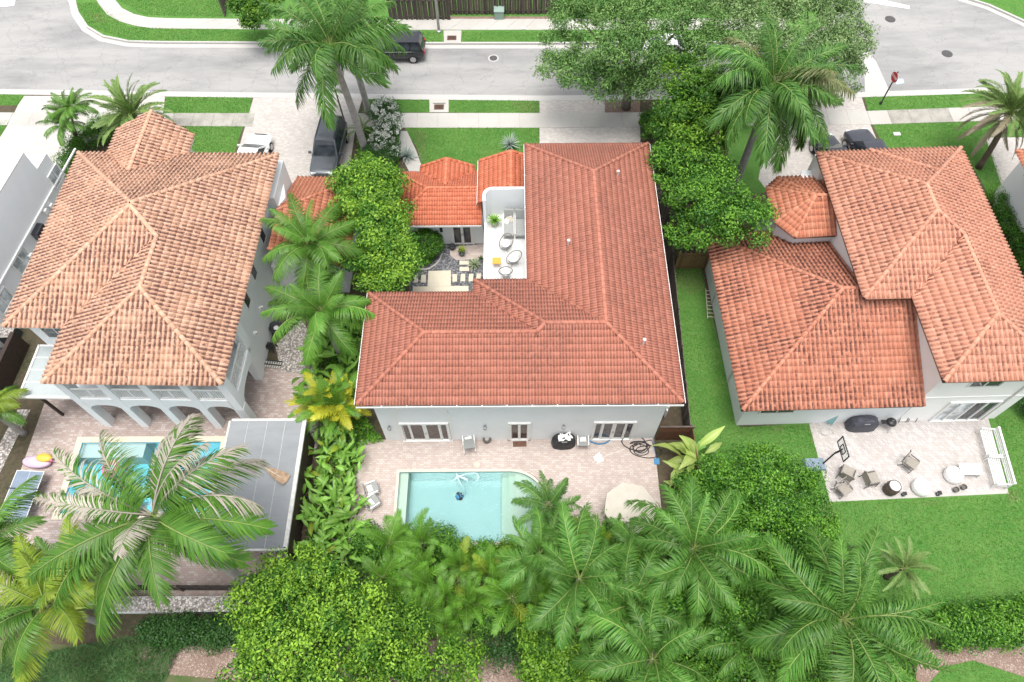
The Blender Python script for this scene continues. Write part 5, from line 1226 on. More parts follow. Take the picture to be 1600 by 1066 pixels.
for x, y, s, lab in ((1410, 774, .16, 'small dark lantern on the patio edge right of the barrel'), (1464, 773, .18, 'small dark lantern on the patio edge between the poufs'), (1491, 767, .2, 'small dark planter on the patio edge, left of two'), (1503, 763, .2, 'small dark planter on the patio edge, right of two')):
    p = P(x, y); t = thing('garden_lantern' if s < .19 else 'small_planter', lab, 'lantern' if s < .19 else 'planter', (p[0], p[1], .012))
    if s < .19: MB().box((0, 0, .02), (s, s, .04)).box((0, 0, .3), (s * 1.15, s * 1.15, .03)).tube([(s * .4, s * .4, .03), (s * .4, s * .4, .3)], .012, 4).tube([(-s * .4, s * .4, .03), (-s * .4, s * .4, .3)], .012, 4).tube([(s * .4, -s * .4, .03), (s * .4, -s * .4, .3)], .012, 4).tube([(-s * .4, -s * .4, .03), (-s * .4, -s * .4, .3)], .012, 4).build('frame', M['blackmetal'], t); MB().lathe([(.04, .04), (.04, .2)], (0, 0, 0), 8).build('candle', M['cushion'], t)
    else: MB().lathe([(.10, 0), (.15, .2), (.16, .24), (.13, .24), (.12, .16), (0, .16)], (0, 0, 0), 12).build('pot', M['wickerdark'], t)
p = P(1294, 664); t = thing('folded_beach_chair', 'folded teal beach chair leaning on the wall beside the charcoal grill', 'chair', (p[0], p[1] + .1, .012), -.5)
MB().box((0, .03, .5), (.36, .03, .7), 0, 0, ('X', -.3)).build('sling', M['teal'], t)
for sd in (-1, 1): MB().tube([(sd * .2, -.12, 0), (sd * .2, .16, .95)], .016, 5).build('leg', M['teal'], t)
def coil(name, label, c, r, turns, m, rad, wob, z0, seed, m_flat=.1, cat='hose', tail=None):
    r2 = np.random.default_rng(seed); n = int(turns * 18); pts = []
    ph = r2.random(6) * 6.28
    for i in range(n):
        a = 2 * math.pi * i / 18; k = 1 + wob * math.sin(a * .37 + ph[0]) + wob * .6 * math.sin(a * 1.7 + ph[1])
        ox = wob * 1.4 * math.sin(a * .21 + ph[2]) * r; oy = wob * math.cos(a * .17 + ph[3]) * r
        pts.append((c[0] + ox + r * k * math.cos(a), c[1] + oy + .6 * r * k * math.sin(a), z0 + rad + .02 * (i % 5 == 0) + i * .0006))
    if tail: pts += [(x, y, z0 + rad) for x, y in tail]
    return tag(MB().tube(pts, rad, 6).build(name, m, None, True), label, cat)
p = P(1290, 674); coil('garden_hose', 'thin pale hose coiled on the herringbone patio', p, .38, 3, M['trimold'], .012, .12, .012, 2)
p = P(1001, 700); coil('pool_hose', 'long black hose tangled in loops at the rear wall corner', p, .52, 5.5, M['blackmetal'], .026, .42, .01, 7, tail=[tuple(P(1018, 688)[:2]), tuple(P(1026, 712)[:2])])
q = [P(x, y) for x, y in ((919, 686), (924, 691.5), (935, 694.5), (946, 693), (953, 688))]
tag(MB().tube([(a[0], a[1], .05) for a in q], .045, 8).build('blue_hose', M['bluehose'], None, True), 'short curved blue hose in front of the french door', 'hose')
t = thing('pool_pole', 'blue telescopic pool pole lying by the brown gate', 'pool pole', P(1023, 700)); MB().tube([(-.05, .75, .04), (0, -.6, .04)], .022, 6).build('pole', M['bluehose'], t); MB().box((.02, -.8, .03), (.3, .35, .03)).build('net', M['bluehose'], t)
q = [P(x, y) for x, y in ((985, 699), (968, 705), (950, 711), (938, 716))]
tag(MB().tube([(a[0], a[1], .02) for a in q], .008, 5).build('cord', M['trim'], None, True), 'thin white cord running from the black hose to the white cloth', 'cord')
r2 = np.random.default_rng(9); b = MB(); p = P(935, 717)
V = [(.42 * i / 5 - .2 + r2.normal(0, .03), .5 * j / 5 - .25 + r2.normal(0, .03), .03 + .05 * r2.random()) for i in range(6) for j in range(6)]
solid(b.add(V, [(i * 6 + j, (i + 1) * 6 + j, (i + 1) * 6 + j + 1, i * 6 + j + 1) for i in range(5) for j in range(5)]), 'cloth', 'crumpled white cloth on the pavers right of the pool', 'cloth', M['whitesmooth'], None, (p[0], p[1], .01), .5)
p = P(745, 726.5); solid(MB().lathe([(.19, 0), (.18, .03), (.0, .035)], (0, 0, 0), 14), 'skimmer_lid', 'round cream skimmer lid in the pavers behind the pool', 'skimmer lid', M['cream'], None, (p[0], p[1], .01))
p = P(812, 694); solid(MB().box((0, 0, .012), (.75, .32, .022)), 'door_mat', 'brown door mat in front of the narrow patio door', 'door mat', M['rust'], None, (p[0], p[1], .012), .03)
p = P(761, 690); t = thing('round_planter', 'round brown planter against the rear wall beside the reclined chair', 'planter', (p[0], p[1] + .05, .01)); MB().lathe([(.14, 0), (.23, .14), (.24, .3), (.2, .3), (.18, .2), (0, .2)], (0, 0, 0), 14).build('pot', M['wickerdark'], t); MB().lathe([(.1, .2), (.12, .26), (0, .3)], (0, 0, 0), 8).build('stone', M['potbeige'], t)
# cream octagonal parasol by the pool
p = P(976, 812); um = thing('parasol', 'cream octagonal parasol at the near side of the pool patio', 'parasol', (p[0], p[1], .01), .2)
MB().tube([(0, 0, 0), (0, 0, 2.55)], .03, 8).build('pole', M['darkbrown'], um); MB().lathe([(.28, 0), (.28, .08), (.05, .12)], (0, 0, 0), 14).build('base', M['darkbrown'], um)
Rr = 1.32
for i in range(8):
    a0, a1 = math.radians(45 * i), math.radians(45 * (i + 1)); am = (a0 + a1) / 2
    pt_ = lambda r, a, z: (r * math.cos(a), r * math.sin(a), z)
    b = MB(); V = [pt_(.03, a0, 2.62), pt_(.03, a1, 2.62), pt_(.7, a0, 2.36), pt_(.68, am, 2.33), pt_(.7, a1, 2.36), pt_(Rr, a0, 2.10), pt_(Rr * .93, am, 2.08), pt_(Rr, a1, 2.10), pt_(Rr, a0, 1.98), pt_(Rr * .94, am, 1.97), pt_(Rr, a1, 1.98)]
    b.add(V, [(0, 1, 4, 3, 2), (2, 3, 6, 5), (3, 4, 7, 6), (5, 6, 9, 8), (6, 7, 10, 9)]); b.build('canopy_panel', M['cream'], um)
    MB().tube([pt_(.03, a0, 2.60), pt_(Rr, a0, 2.085)], .012, 4).build('rib', M['darkbrown'], um)
MB().lathe([(.04, 2.62), (.05, 2.66), (0, 2.74)], (0, 0, 0), 8).build('finial', M['darkbrown'], um)
p = P(915, 823); solid(MB().box((0, 0, .42), (.62, .62, .04)).box((.25, .25, .2), (.05, .05, .4)).box((-.25, .25, .2), (.05, .05, .4)).box((.25, -.25, .2), (.05, .05, .4)).box((-.25, -.25, .2), (.05, .05, .4)), 'side_table', 'small white table half hidden by fronds beside the cream parasol', 'table', M['whitesmooth'], None, (p[0], p[1], .01), .4)
# pool cleaner and floating hose
p = P(716, 779); t = thing('pool_cleaner', 'dark blue pool cleaner on the bottom of the swimming pool', 'pool cleaner', (p[0], p[1], -1.33), .5)
q = at(718, 776, -1.3); t.location = (q[0], q[1], -1.33)
MB().box((0, 0, .12), (.42, .3, .14), 0, 0, None, .75).build('body', M['bluehose'], t); MB().tube([(0, .22, .1), (0, -.22, .1)], .1, 10).build('wheel', M['tyre'], t); MB().box((.14, 0, .2), (.12, .2, .06)).build('handle', M['potdark'], t)
hs = [(712, 739), (709, 747), (707, 751)], [(712, 739), (720, 745), (731, 751)], [(707, 753), (714, 746), (726, 741), (738, 738.5), (744, 739), (748, 744), (746, 750)]
zz = -.095
pts = [(721, 773), (727, 770), (726, 764), (720, 757), (716, 749), (712, 740), (716, 744), (724, 748), (731, 751), (728, 748), (716, 744), (707, 752), (716, 745), (727, 741), (738, 738.8), (745, 740), (748, 745), (746, 750), (742, 754)]
W3 = []
for i in range(len(pts) - 1):
    for f_ in (0, .33, .66):
        x = pts[i][0] + (pts[i + 1][0] - pts[i][0]) * f_; y = pts[i][1] + (pts[i + 1][1] - pts[i][1]) * f_
        zq = -1.2 + (zz + 1.2) * min(1, (i + f_) / 3); q = at(x, y, zq); W3.append((q[0], min(q[1], P1[3] - .04), zq))
tag(MB().tube(W3, .032, 6).build('floating_hose', M['palebluehose'], None, True), 'pale blue hose curling on the pool water near the wall edge', 'hose')
# equipment at the side of the middle house
p = P(1041, 655); t = thing('pool_pump', 'white pool filter box with pipes at the side wall behind the plank gate', 'pool equipment', (p[0] - .2, p[1] + .6, .01))
MB().box((0, 0, .55), (.45, .75, 1.1)).build('housing', M['trim'], t); MB().box((-.02, .1, 1.14), (.36, .4, .08)).build('lid', M['blackmetal'], t); MB().tube([(.1, -.5, .1), (.1, -.5, .9), (.1, -.2, .9)], .05, 6).build('pipe', M['trim'], t)
# ladder lying at the right house
a, c = P(1103, 500), P(1100, 453); L_ = math.hypot(c[0] - a[0], c[1] - a[1]); t = thing('wooden_ladder', 'pale ladder lying on the grass along the side wall of the right house', 'ladder', (a[0] + .2, a[1], .05), math.atan2(c[1] - a[1], c[0] - a[0]))
for sd in (-1, 1): MB().box((L_ / 2, sd * .22 - .1, .06), (L_, .035, .08)).build('side_rail', M['huskpale'], t)
for i in range(8): MB().box((.15 + (L_ - .3) * i / 7, -.1, .06), (.05, .42, .03)).build('rung', M['huskpale'], t)
# ------------------------------------------------------------------ roof terrace
TZ = 3.008
for k, (x, y) in enumerate(((795, 352), (813, 352))):
    p = P(x, y, TZ + .35); t = thing('terrace_lounger', ['white framed lounger with grey cushions and a cream pillow, left of two on the terrace', 'white framed lounger with grey cushions, right of two on the terrace'][k], 'lounger', (p[0], p[1], TZ), 0, 'white framed loungers on the terrace')
    MB().box((0, -.2, .34), (.56, 1.25, .12)).build('seat_cushion', M['chairgrey'], t); MB().box((0, .66, .62), (.56, .16, .62), 0, 0, ('X', -.3)).build('back_cushion', M['chairgrey'], t)
    for sd in (-1, 1): MB().box((sd * .33, -.05, .50), (.07, 1.5, .06)).box((sd * .33, -.75, .24), (.06, .06, .48)).box((sd * .33, .68, .3), (.06, .06, .6)).build('arm_frame', M['whitesmooth'], t)
    if k == 0: MB().box((.05, .32, .52), (.44, .16, .34), .3, 0, ('X', -.6), .8).build('pillow', M['cream'], t); MB().box((-.12, .22, .46), (.32, .14, .28), -.5, 0, ('X', -.8), .8).build('pillow', M['cushion'], t)
for x, y, rz, lab in ((791, 381, -.5, 'round dark wire chair with a cream cushion, nearest the loungers on the terrace'), (803, 405, -1.2, 'round dark wire chair with a cream cushion beside the orange table on the terrace'), (790, 426, -2.9, 'round dark wire chair with a cream cushion at the roof edge of the terrace')):
    p = P(x, y, TZ + .4); t = thing('wire_chair', lab, 'chair', (p[0], p[1], TZ), rz, 'round wire chairs on the terrace')
    ring = lambda r, z, tl: [(r * .85 * math.cos(a), r * math.sin(a) + .0, z + tl * math.sin(a)) for a in np.linspace(0, 2 * math.pi, 21)]
    MB().tube(ring(.46, .58, .24), .025, 6, 0, False).build('rim', M['wickerdark'], t)
    b = MB()
    for a in np.linspace(0, 2 * math.pi, 23)[:-1]:
        o_ = (.46 * .85 * math.cos(a), .46 * math.sin(a), .58 + .24 * math.sin(a)); i_ = (.1 * math.cos(a), .1 * math.sin(a) - .05, .34); b.tube([o_, ((o_[0] + i_[0]) / 2 * 1.12, (o_[1] + i_[1]) / 2 * 1.12, (o_[2] + i_[2]) / 2 - .05), i_], .006, 3)
    b.build('wires', M['wickerdark'], t)
    MB().lathe([(.0, .42), (.2, .40), (.29, .44), (.27, .5), (.12, .52), (0, .52)], (0, -.02, 0), 14, 0, .9, 1.1).build('cushion', M['cushion'], t, True)
    for a in (.8, 2.3, 4.0, 5.4): MB().tube([(.1 * math.cos(a), .1 * math.sin(a) - .05, .34), (.3 * math.cos(a), .3 * math.sin(a), 0)], .014, 4).build('leg', M['wickerdark'], t)
p = P(776, 408, TZ + .4); t = thing('orange_side_table', 'small orange topped table on the white terrace', 'table', (p[0], p[1], TZ)); MB().box((0, 0, .42), (.5, .46, .05)).build('tabletop', M['orange'], t)
for sx in (-1, 1):
    for sy in (-1, 1): MB().tube([(sx * .2, sy * .18, .4), (sx * .22, sy * .2, 0)], .015, 5).build('leg', M['whitesmooth'], t)
# courtyard pots
p = P(707, 389); t = thing('stone_pot', 'round dark stone pot beside the courtyard door', 'pot', (p[0], p[1], .02)); MB().lathe([(.1, 0), (.2, .1), (.24, .26), (.2, .34), (.17, .34), (.16, .24), (0, .22)], (0, 0, 0), 16).build('pot_body', M['potdark'], t, True)
# left garden: side yard pot, stand, pallet, table tennis, floats
p = P(437, 520); t = thing('large_pot', 'large charcoal pot beside the left house wall', 'pot', (p[0], p[1], .01)); MB().lathe([(.3, 0), (.42, .3), (.44, .66), (.46, .7), (.38, .7), (.36, .5), (0, .48)], (0, 0, 0), 20).build('pot_body', M['potdark'], t, True); MB().lathe([(.1, .48), (.16, .58), (0, .66)], (-.05, 0, 0), 8).build('stone', M['cushion'], t)
p = P(428, 571); t = thing('slatted_rack', 'low rack of white and dark slats at the edge of the left paving', 'rack', (p[0], p[1], .01), -.12)
for i in range(7): MB().box((-.42 + .14 * i, 0, .14), (.07, .5, .03)).build('slat', M['trimold'], t)
for y in (-.05, .2): MB().box((0, y, .17), (1.0, .07, .03)).build('bar', M['blackmetal'], t)
p = P(425, 546); t = thing('metal_stand', 'black twisted metal garden stand against the left house wall', 'garden stand', (p[0], p[1], .01), .6)
MB().tube([(-.3, 0, 0), (-.25, 0, .5), (0, .05, .7), (.3, -.05, .45), (.35, 0, 0)], .05, 6).tube([(0, -.3, 0), (.0, .05, .55), (.05, .35, 0)], .04, 6).build('frame', M['blackmetal'], t); MB().box((0, 0, .4), (.4, .3, .04)).build('shelf', M['blackmetal'], t)
p = P(39, 778, .4); t = thing('tennis_table', 'slate blue table tennis table with a net beside the left pool', 'table', (p[0], p[1], .01), math.radians(87))
MB().box((0, 0, .75), (2.74, 1.5, .03)).build('tabletop', M['bluegrey'], t)
b = MB(); b.box((0, .74, .768), (2.74, .03, .004)); b.box((0, -.74, .768), (2.74, .03, .004)); b.box((1.355, 0, .768), (.03, 1.45, .004)); b.box((-1.355, 0, .768), (.03, 1.45, .004)); b.box((0, 0, .7685), (2.7, .012, .004)); b.build('white_lines', M['trim'], t)
MB().box((.35, 0, .84), (.015, 1.75, .15)).build('net', M['potdark'], t)
for sx in (-1, 1):
    for sy in (-1, 1): MB().box((sx * 1.0, sy * .55, .37), (.06, .06, .73)).build('leg', M['steel'], t)
def torus(R0_, r, c, n=20, k=8, sy=1.0): return [(c[0] + R0_ * math.cos(a), c[1] + R0_ * sy * math.sin(a), c[2]) for a in np.linspace(0, 2 * math.pi, n)]
p = P(57, 722, .2); t = thing('inflatable_float', 'lilac inflatable float with a yellow end beside the left pool', 'pool float', (p[0], p[1], .01), -.1)
MB().lathe([(.0, .02), (.5, .04), (.72, .16), (.62, .3), (.3, .34), (0, .33)], (0, 0, 0), 18, 0, 1.15, .5).build('body', M['lilac'], t, True); MB().lathe([(.0, .2), (.3, .24), (.42, .36), (.34, .48), (0, .52)], (.45, .22, 0), 14, 0, 1.1, .6).build('end_cushion', M['yellow'], t, True); MB().box((.86, .12, .3), (.12, .1, .2)).build('valve_tab', M['pink'], t)
q = at(174, 733, -.05); t = thing('swim_ring', 'pink swim ring floating in the left pool', 'pool float', (q[0], q[1], -.1)); MB().tube(torus(.36, 0, (0, 0, .1)), .15, 8, 0, False).build('ring', M['pink'], t, True); MB().tube([(.3, .1, .15), (.36, .12, .45), (.28, .1, .6), (.15, .08, .55)], [.1, .07, .07, .05], 8).build('handle', M['pink'], t)
for x, y, rr_, hh, lab in ((18, 521, .5, .8, 'square grey planter box at the left edge by the far house'), (12, 553, .42, .7, 'round grey planter with a small shrub at the left edge')):
    p = P(x, y + 8); t = thing('grey_planter', lab, 'planter', (p[0], p[1], .01), .05)
    if hh > .75: MB().box((0, 0, hh / 2), (1.15, .8, hh)).build('box', M['potdark'], t); MB().box((0, 0, hh + .01), (1.2, .86, .04)).build('rim', M['potbeige'], t); MB().box((0, 0, hh + .035), (1.0, .66, .02)).build('stones', M['gravelwhite'], t)
    else: MB().lathe([(rr_ * .7, 0), (rr_, .3), (rr_, hh), (rr_ * .85, hh), (rr_ * .8, hh - .1), (0, hh - .1)], (0, 0, 0), 16).build('pot_body', M['potdark'], t)
hw = thing('boundary_wall', 'dark brown boundary wall beside the pale awning at the left edge', 'wall', (0, 0, 0)); a, c = P(44, 540), P(-12, 665)
b = MB()
for q_ in strip([(a[0], a[1]), (c[0], c[1])], -.12, .12): b.prism(q_, 0, 1.6)
b.build('wall_body', M['darkbrown'], hw)
# ------------------------------------------------------------------ vegetation
G = {}
G['coco'] = leafmat('coconut_frond', (.06, .18, .022), (.14, .28, .04), .25, .4, .5)
G['cocob'] = leafmat('half_bleached_frond', (.06, .18, .022), (.14, .28, .04), .3, .45, .3, (.52, .47, .40))
G['cocoyellow'] = leafmat('yellowing_frond', (.14, .26, .025), (.31, .37, .04), .3, .5, .4)
G['pale'] = leafmat('bleached_frond', (.42, .40, .30), (.58, .52, .46), .3, .6, .3)
G['royal'] = leafmat('royal_frond', (.055, .165, .03), (.125, .26, .05), .3, .45, .5)
G['royaldry'] = leafmat('royal_frond_drying', (.12, .15, .05), (.24, .24, .12), .3, .5, .4)
G['queen'] = leafmat('queen_frond', (.055, .18, .026), (.15, .31, .055), .3, .4, .5)
G['queenbrown'] = leafmat('queen_frond_brown', (.22, .17, .08), (.34, .30, .10), .3, .5, .4)
G['date'] = leafmat('date_frond', (.11, .20, .05), (.25, .36, .12), .25, .5, .4)
G['datedry'] = leafmat('date_frond_dry', (.22, .18, .13), (.32, .27, .20), .25, .6, .4)
G['areca'] = leafmat('areca_frond', (.06, .20, .02), (.17, .34, .035), .35, .45, .5)
G['arecayellow'] = leafmat('areca_frond_yellow', (.40, .45, .03), (.64, .60, .05), .3, .45, .4)
G['oak'] = leafmat('oak_leaf', (.09, .215, .05), (.27, .44, .13), .25, .6, .2)
G['oakgrey'] = leafmat('olive_leaf', (.125, .225, .075), (.31, .44, .18), .25, .6, .2)
G['mango'] = leafmat('lime_leaf', (.045, .16, .02), (.30, .50, .05), .3, .5, .2)  # crown shade put into the first green, also in deep, yellowtip and hedge
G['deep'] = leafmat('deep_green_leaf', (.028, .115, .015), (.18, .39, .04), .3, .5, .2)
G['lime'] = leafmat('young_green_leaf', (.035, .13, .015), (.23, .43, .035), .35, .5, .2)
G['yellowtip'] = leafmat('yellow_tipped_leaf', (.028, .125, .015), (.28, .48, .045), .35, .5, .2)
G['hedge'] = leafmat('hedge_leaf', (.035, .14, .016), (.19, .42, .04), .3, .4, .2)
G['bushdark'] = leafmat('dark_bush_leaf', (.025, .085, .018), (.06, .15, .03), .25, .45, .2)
G['broad'] = leafmat('broad_leaf', (.09, .27, .04), (.27, .47, .085), .3, .35, .7)
G['banana'] = leafmat('banana_leaf', (.26, .42, .07), (.52, .62, .20), .4, .4, .5)
G['agave'] = leafmat('agave_leaf', (.22, .29, .26), (.34, .40, .36), .1, .5, .3)
G['yucca'] = leafmat('yucca_leaf', (.14, .22, .11), (.36, .42, .25), .15, .5, .3)
G['flower'] = leafmat('white_petal', (.72, .74, .70), (.82, .82, .78), .3, .6, .1)
G['fern'] = leafmat('fern_leaf', (.04, .12, .03), (.10, .20, .06), .3, .6, .2)
G['grass'] = leafmat('grass_blade', (.075, .22, .035), (.22, .38, .085), .3, .6, .1)
G['litter'] = leafmat('mulch_chip', (.20, .13, .10), (.44, .36, .31), .0, .9, .1)

def frond(seed, npair=48, ll=.24, lw=.030, e0=50, e1=-25, pw=1.2, ang0=68, ang1=28, droop=.5, plum=0.0, vee=.15, t0=.14, bend=0.0, mat_=None, pale=None):
    """one feather leaf, length 1, growing from the origin along +X; leaflets are folded strips"""
    r = np.random.default_rng(seed); nr = 12; ts = np.linspace(0, 1, nr + 1); pts = [np.zeros(3)]
    for i in range(nr):
        e = math.radians(e0 + (e1 - e0) * ((ts[i] + ts[i + 1]) / 2) ** pw); pts.append(pts[-1] + np.array([math.cos(e), bend * ts[i], math.sin(e)]) / nr)
    pts = np.array(pts); V = []; F = []; T = []
    # rachis: three sided
    for i in range(nr + 1):
        tg = pts[min(i + 1, nr)] - pts[max(i - 1, 0)]; tg /= np.linalg.norm(tg); s = np.array([-tg[1], tg[0], 0]); s /= np.linalg.norm(s) + 1e-9; u = np.cross(s, tg) * -1; u = u if u[2] > 0 else -u
        rad = .011 * (1 - ts[i]) + .003
        V += [pts[i] + s * rad, pts[i] + u * rad, pts[i] - s * rad]; T += [2.0] * 3
    for i in range(nr):
        for k in range(3): F.append((i * 3 + k, i * 3 + (k + 1) % 3, i * 3 + 3 + (k + 1) % 3, i * 3 + 3 + k))
    for i in range(npair):
        t = t0 + (1 - t0) * (i + .5) / npair
        f = t * nr; k = min(int(f), nr - 1); p = pts[k] + (pts[k + 1] - pts[k]) * (f - k); tg = pts[k + 1] - pts[k]; tg /= np.linalg.norm(tg)
        side = np.array([-tg[1], tg[0], 0]); side /= np.linalg.norm(side); up = np.cross(tg, side); up = up if up[2] > 0 or abs(tg[2]) > .95 else -up
        q = (t - t0) / (1 - t0); ln = ll * (.45 + .55 * math.sin(math.pi * min(1, q * .8 + .18))) * (1 - .25 * q ** 4)
        for sd in (-1, 1):
            a = math.radians(ang0 + (ang1 - ang0) * q + r.normal(0, 5)); l_ = ln * r.uniform(.85, 1.1)
            pv = r.normal(0, plum) + vee
            d = tg * math.cos(a) + side * sd * math.sin(a) * math.cos(pv) + up * math.sin(pv) * math.sin(a)
            d /= np.linalg.norm(d); wv_ = np.cross(d, up); wv_ = wv_ / (np.linalg.norm(wv_) + 1e-9) * lw * .5
            dr = droop * r.uniform(.7, 1.3); b = len(V)
            for s_, wk, z in ((0, .55, 0), (.38, 1, dr * .10), (.74, .75, dr * .36), (1.0, .08, dr * .72)):
                c = p + d * l_ * s_ * (1 - .12 * dr * s_) - np.array([0, 0, 1]) * l_ * z
                V += [c + wv_ * wk, c - wv_ * wk]
            tt = float(np.clip(.42 + r.normal(0, .32), -.25, 1.1))
            if pale and pale(q, sd, r): tt = 2.0
            T += [tt, tt, tt, tt, tt + .1, tt + .1, tt + .15, tt + .15]
            for j in range(3): F.append((b + 2 * j, b + 2 * j + 1, b + 2 * j + 3, b + 2 * j + 2))
    return np_mesh('frond', np.array(V), np.array(F), mat_, np.clip(T, -.25, 2.2))
SPEC = {}
def species(key, m, n=3, **kw):
    cl = {'up': (78, 30), 'mid': (52, -18), 'low': (18, -50), 'hang': (-25, -80)}
    SPEC[key] = {c: [frond(hash((c, k)) % 1000 if False else sum(map(ord, key + c)) + 31 * k, e0=e[0], e1=e[1], mat_=m, bend=(-.22, .2, .03)[k % 3], **kw) for k in range(n)] for c, e in cl.items()}
species('coco', G['coco'], npair=92, ll=.265, lw=.0125, droop=.85, vee=-.05, ang0=72, ang1=26)
species('cocob', G['cocob'], npair=92, ll=.265, lw=.0125, droop=.9, vee=-.05, ang0=72, ang1=26, pale=lambda q, sd, r: r.random() < (.15 + .9 * q if sd > 0 else .9 * q - .15))
species('royal', G['royal'], npair=96, ll=.235, lw=.0135, droop=1.0, plum=.5, vee=.1, ang0=70, ang1=30)
species('queen', G['queen'], npair=92, ll=.235, lw=.0125, droop=1.0, plum=.45, vee=.1, ang0=72, ang1=32)
species('date', G['date'], npair=70, ll=.15, lw=.013, droop=.15, vee=.45, ang0=48, ang1=24, pw=1.5)
species('areca', G['areca'], npair=64, ll=.28, lw=.0125, droop=.35, vee=.4, ang0=60, ang1=26)
def palm(name, label, crown, n, L_, sp, cat='palm tree', base=None, trunk_r=(.17, .12), bark='trunkgrey', shaft=0, shares=(.2, .4, .3, .1), group=None, alt=None, altshare=0, seed=1, altpick=None, lvar=.12, tilt=0.0, sp2=None, pick2=None):
    """palm > trunk, crownshaft, fronds; every frond an object on shared meshes"""
    r = np.random.default_rng(seed); cx_, cy_, cz_ = crown; bx_, by_ = base if base is not None else (cx_, cy_)
    t = thing(name, label, cat, (bx_, by_, 0), 0, group); b = MB(); n_ = 9; dx, dy = cx_ - bx_, cy_ - by_
    pts = [(dx * (i / n_) ** 1.6, dy * (i / n_) ** 1.6, (cz_ - shaft) * i / n_) for i in range(n_ + 1)]
    rad = [trunk_r[0] + (trunk_r[1] - trunk_r[0]) * i / n_ + (.05 if i == 0 else 0) + r.uniform(-.006, .006) for i in range(n_ + 1)]
    b.tube(pts, rad, 10); tr = b.build('trunk', M[bark], t, True)
    if shaft: b = MB(); b.tube([(dx, dy, cz_ - shaft), (dx, dy, cz_ - shaft * .4), (dx, dy, cz_ + .05)], [trunk_r[1] * 1.12, trunk_r[1], trunk_r[1] * .55], 10); b.build('crownshaft', M['utilgreen'], t, True)
    cls = []
    for c, s in zip(('up', 'mid', 'low', 'hang'), shares): cls += [c] * int(round(n * s))
    for i, c in enumerate(cls):
        a = i * 2.39996 + r.normal(0, .16); s_p = sp2 if sp2 and pick2(c, a % (2 * math.pi)) else sp
        me = SPEC[s_p][c][int(r.integers(len(SPEC[s_p][c])))]
        o = bpy.data.objects.new('frond', me); COL.objects.link(o); o.parent = t
        a = a; s = L_ * r.uniform(1 - lvar, 1 + lvar) * (.85 if c == 'up' else 1)
        o.location = (dx + .06 * math.cos(a), dy + .06 * math.sin(a), cz_ + (.08 if c == 'up' else 0) - (.12 if c == 'hang' else 0))
        o.rotation_euler = (r.normal(0, .38), r.normal(0, .12) , a); o.scale = (s, s * r.uniform(.85, 1.1), s)
        if alt and ((altpick and altpick(c, a % (2 * math.pi))) or (not altpick and r.random() < altshare)): setmat(o, G[alt] if isinstance(alt, str) else G[alt[int(r.integers(len(alt)))]])
    return t
def pc(px, py, h): return tuple(at(px, py, h))

def spike(L_, w, droop, seed, m):
    n = 6; V = []; F = []; T = []
    for i in range(n + 1):
        t = i / n; k = math.sin(math.pi * min(1, .25 + t * .75)) * (1 - t ** 3) + .02
        c = (L_ * t * (1 - .15 * droop * t), 0, -droop * L_ * t * t * .5); ww = w * k / 2
        V += [(c[0], -ww, c[2] + ww * .35), (c[0], 0, c[2] - .0), (c[0], ww, c[2] + ww * .35)]; T += [.4 + .4 * t + .2 * (j != 1) for j in range(3)]
    for i in range(n):
        for j in range(2): F.append((i * 3 + j, i * 3 + j + 1, i * 3 + 4 + j, i * 3 + 3 + j))
    return np_mesh('leaf', np.array(V), np.array(F), m, T)
# royal palms
def height_for(base, py):
    lo, hi = 1, 20
    for _ in range(40):
        m_ = (lo + hi) / 2
        if proj(base[0], base[1], m_)[1] > py: lo = m_
        else: hi = m_
    return lo
bs = P(573, 244); h = height_for(bs, 70)
palm('royal_palm', 'tall royal palm with a pale grey trunk beside the grey SUV', (bs[0] - .5, bs[1] - .1, h), 22, 4.5, 'royal', base=(bs[0], bs[1]), trunk_r=(.27, .20), shaft=1.3, shares=(.2, .4, .4, 0), group='royal palms by the street', alt='royaldry', altshare=.12, seed=3)
bs = P(576, 176); h = height_for(bs, 58)
palm('royal_palm', 'royal palm on the verge by the kerb, its crown merging with a taller one', (bs[0] - .3, bs[1], h), 19, 4.0, 'royal', base=(bs[0], bs[1]), trunk_r=(.24, .18), shaft=1.2, shares=(.2, .4, .4, 0), group='royal palms by the street', alt='royaldry', altshare=.12, seed=8)
c = pc(1208, 132, 9.5)
palm('royal_palm', 'tall royal palm with long drooping fronds right of the bright green trees', c, 42, 4.3, 'royal', trunk_r=(.27, .2), shaft=1.4, shares=(.12, .34, .34, .2), alt='royaldry', altshare=.15, seed=5)
bs = P(540, 196); palm('young_palm', 'thin brown leaning palm stem in front of the royal palm trunk', (bs[0] - .35, bs[1] + .9, 2.6), 7, 1.0, 'areca', base=(bs[0], bs[1]), trunk_r=(.07, .05), bark='trunkbrown', shares=(.2, .5, .3, 0), seed=4)
palm('young_palm', 'low young palm beside the white flowering shrub', pc(566, 204, .9), 12, 1.3, 'date', trunk_r=(.12, .1), bark='trunkbrown', shares=(.3, .4, .3, 0), seed=6)
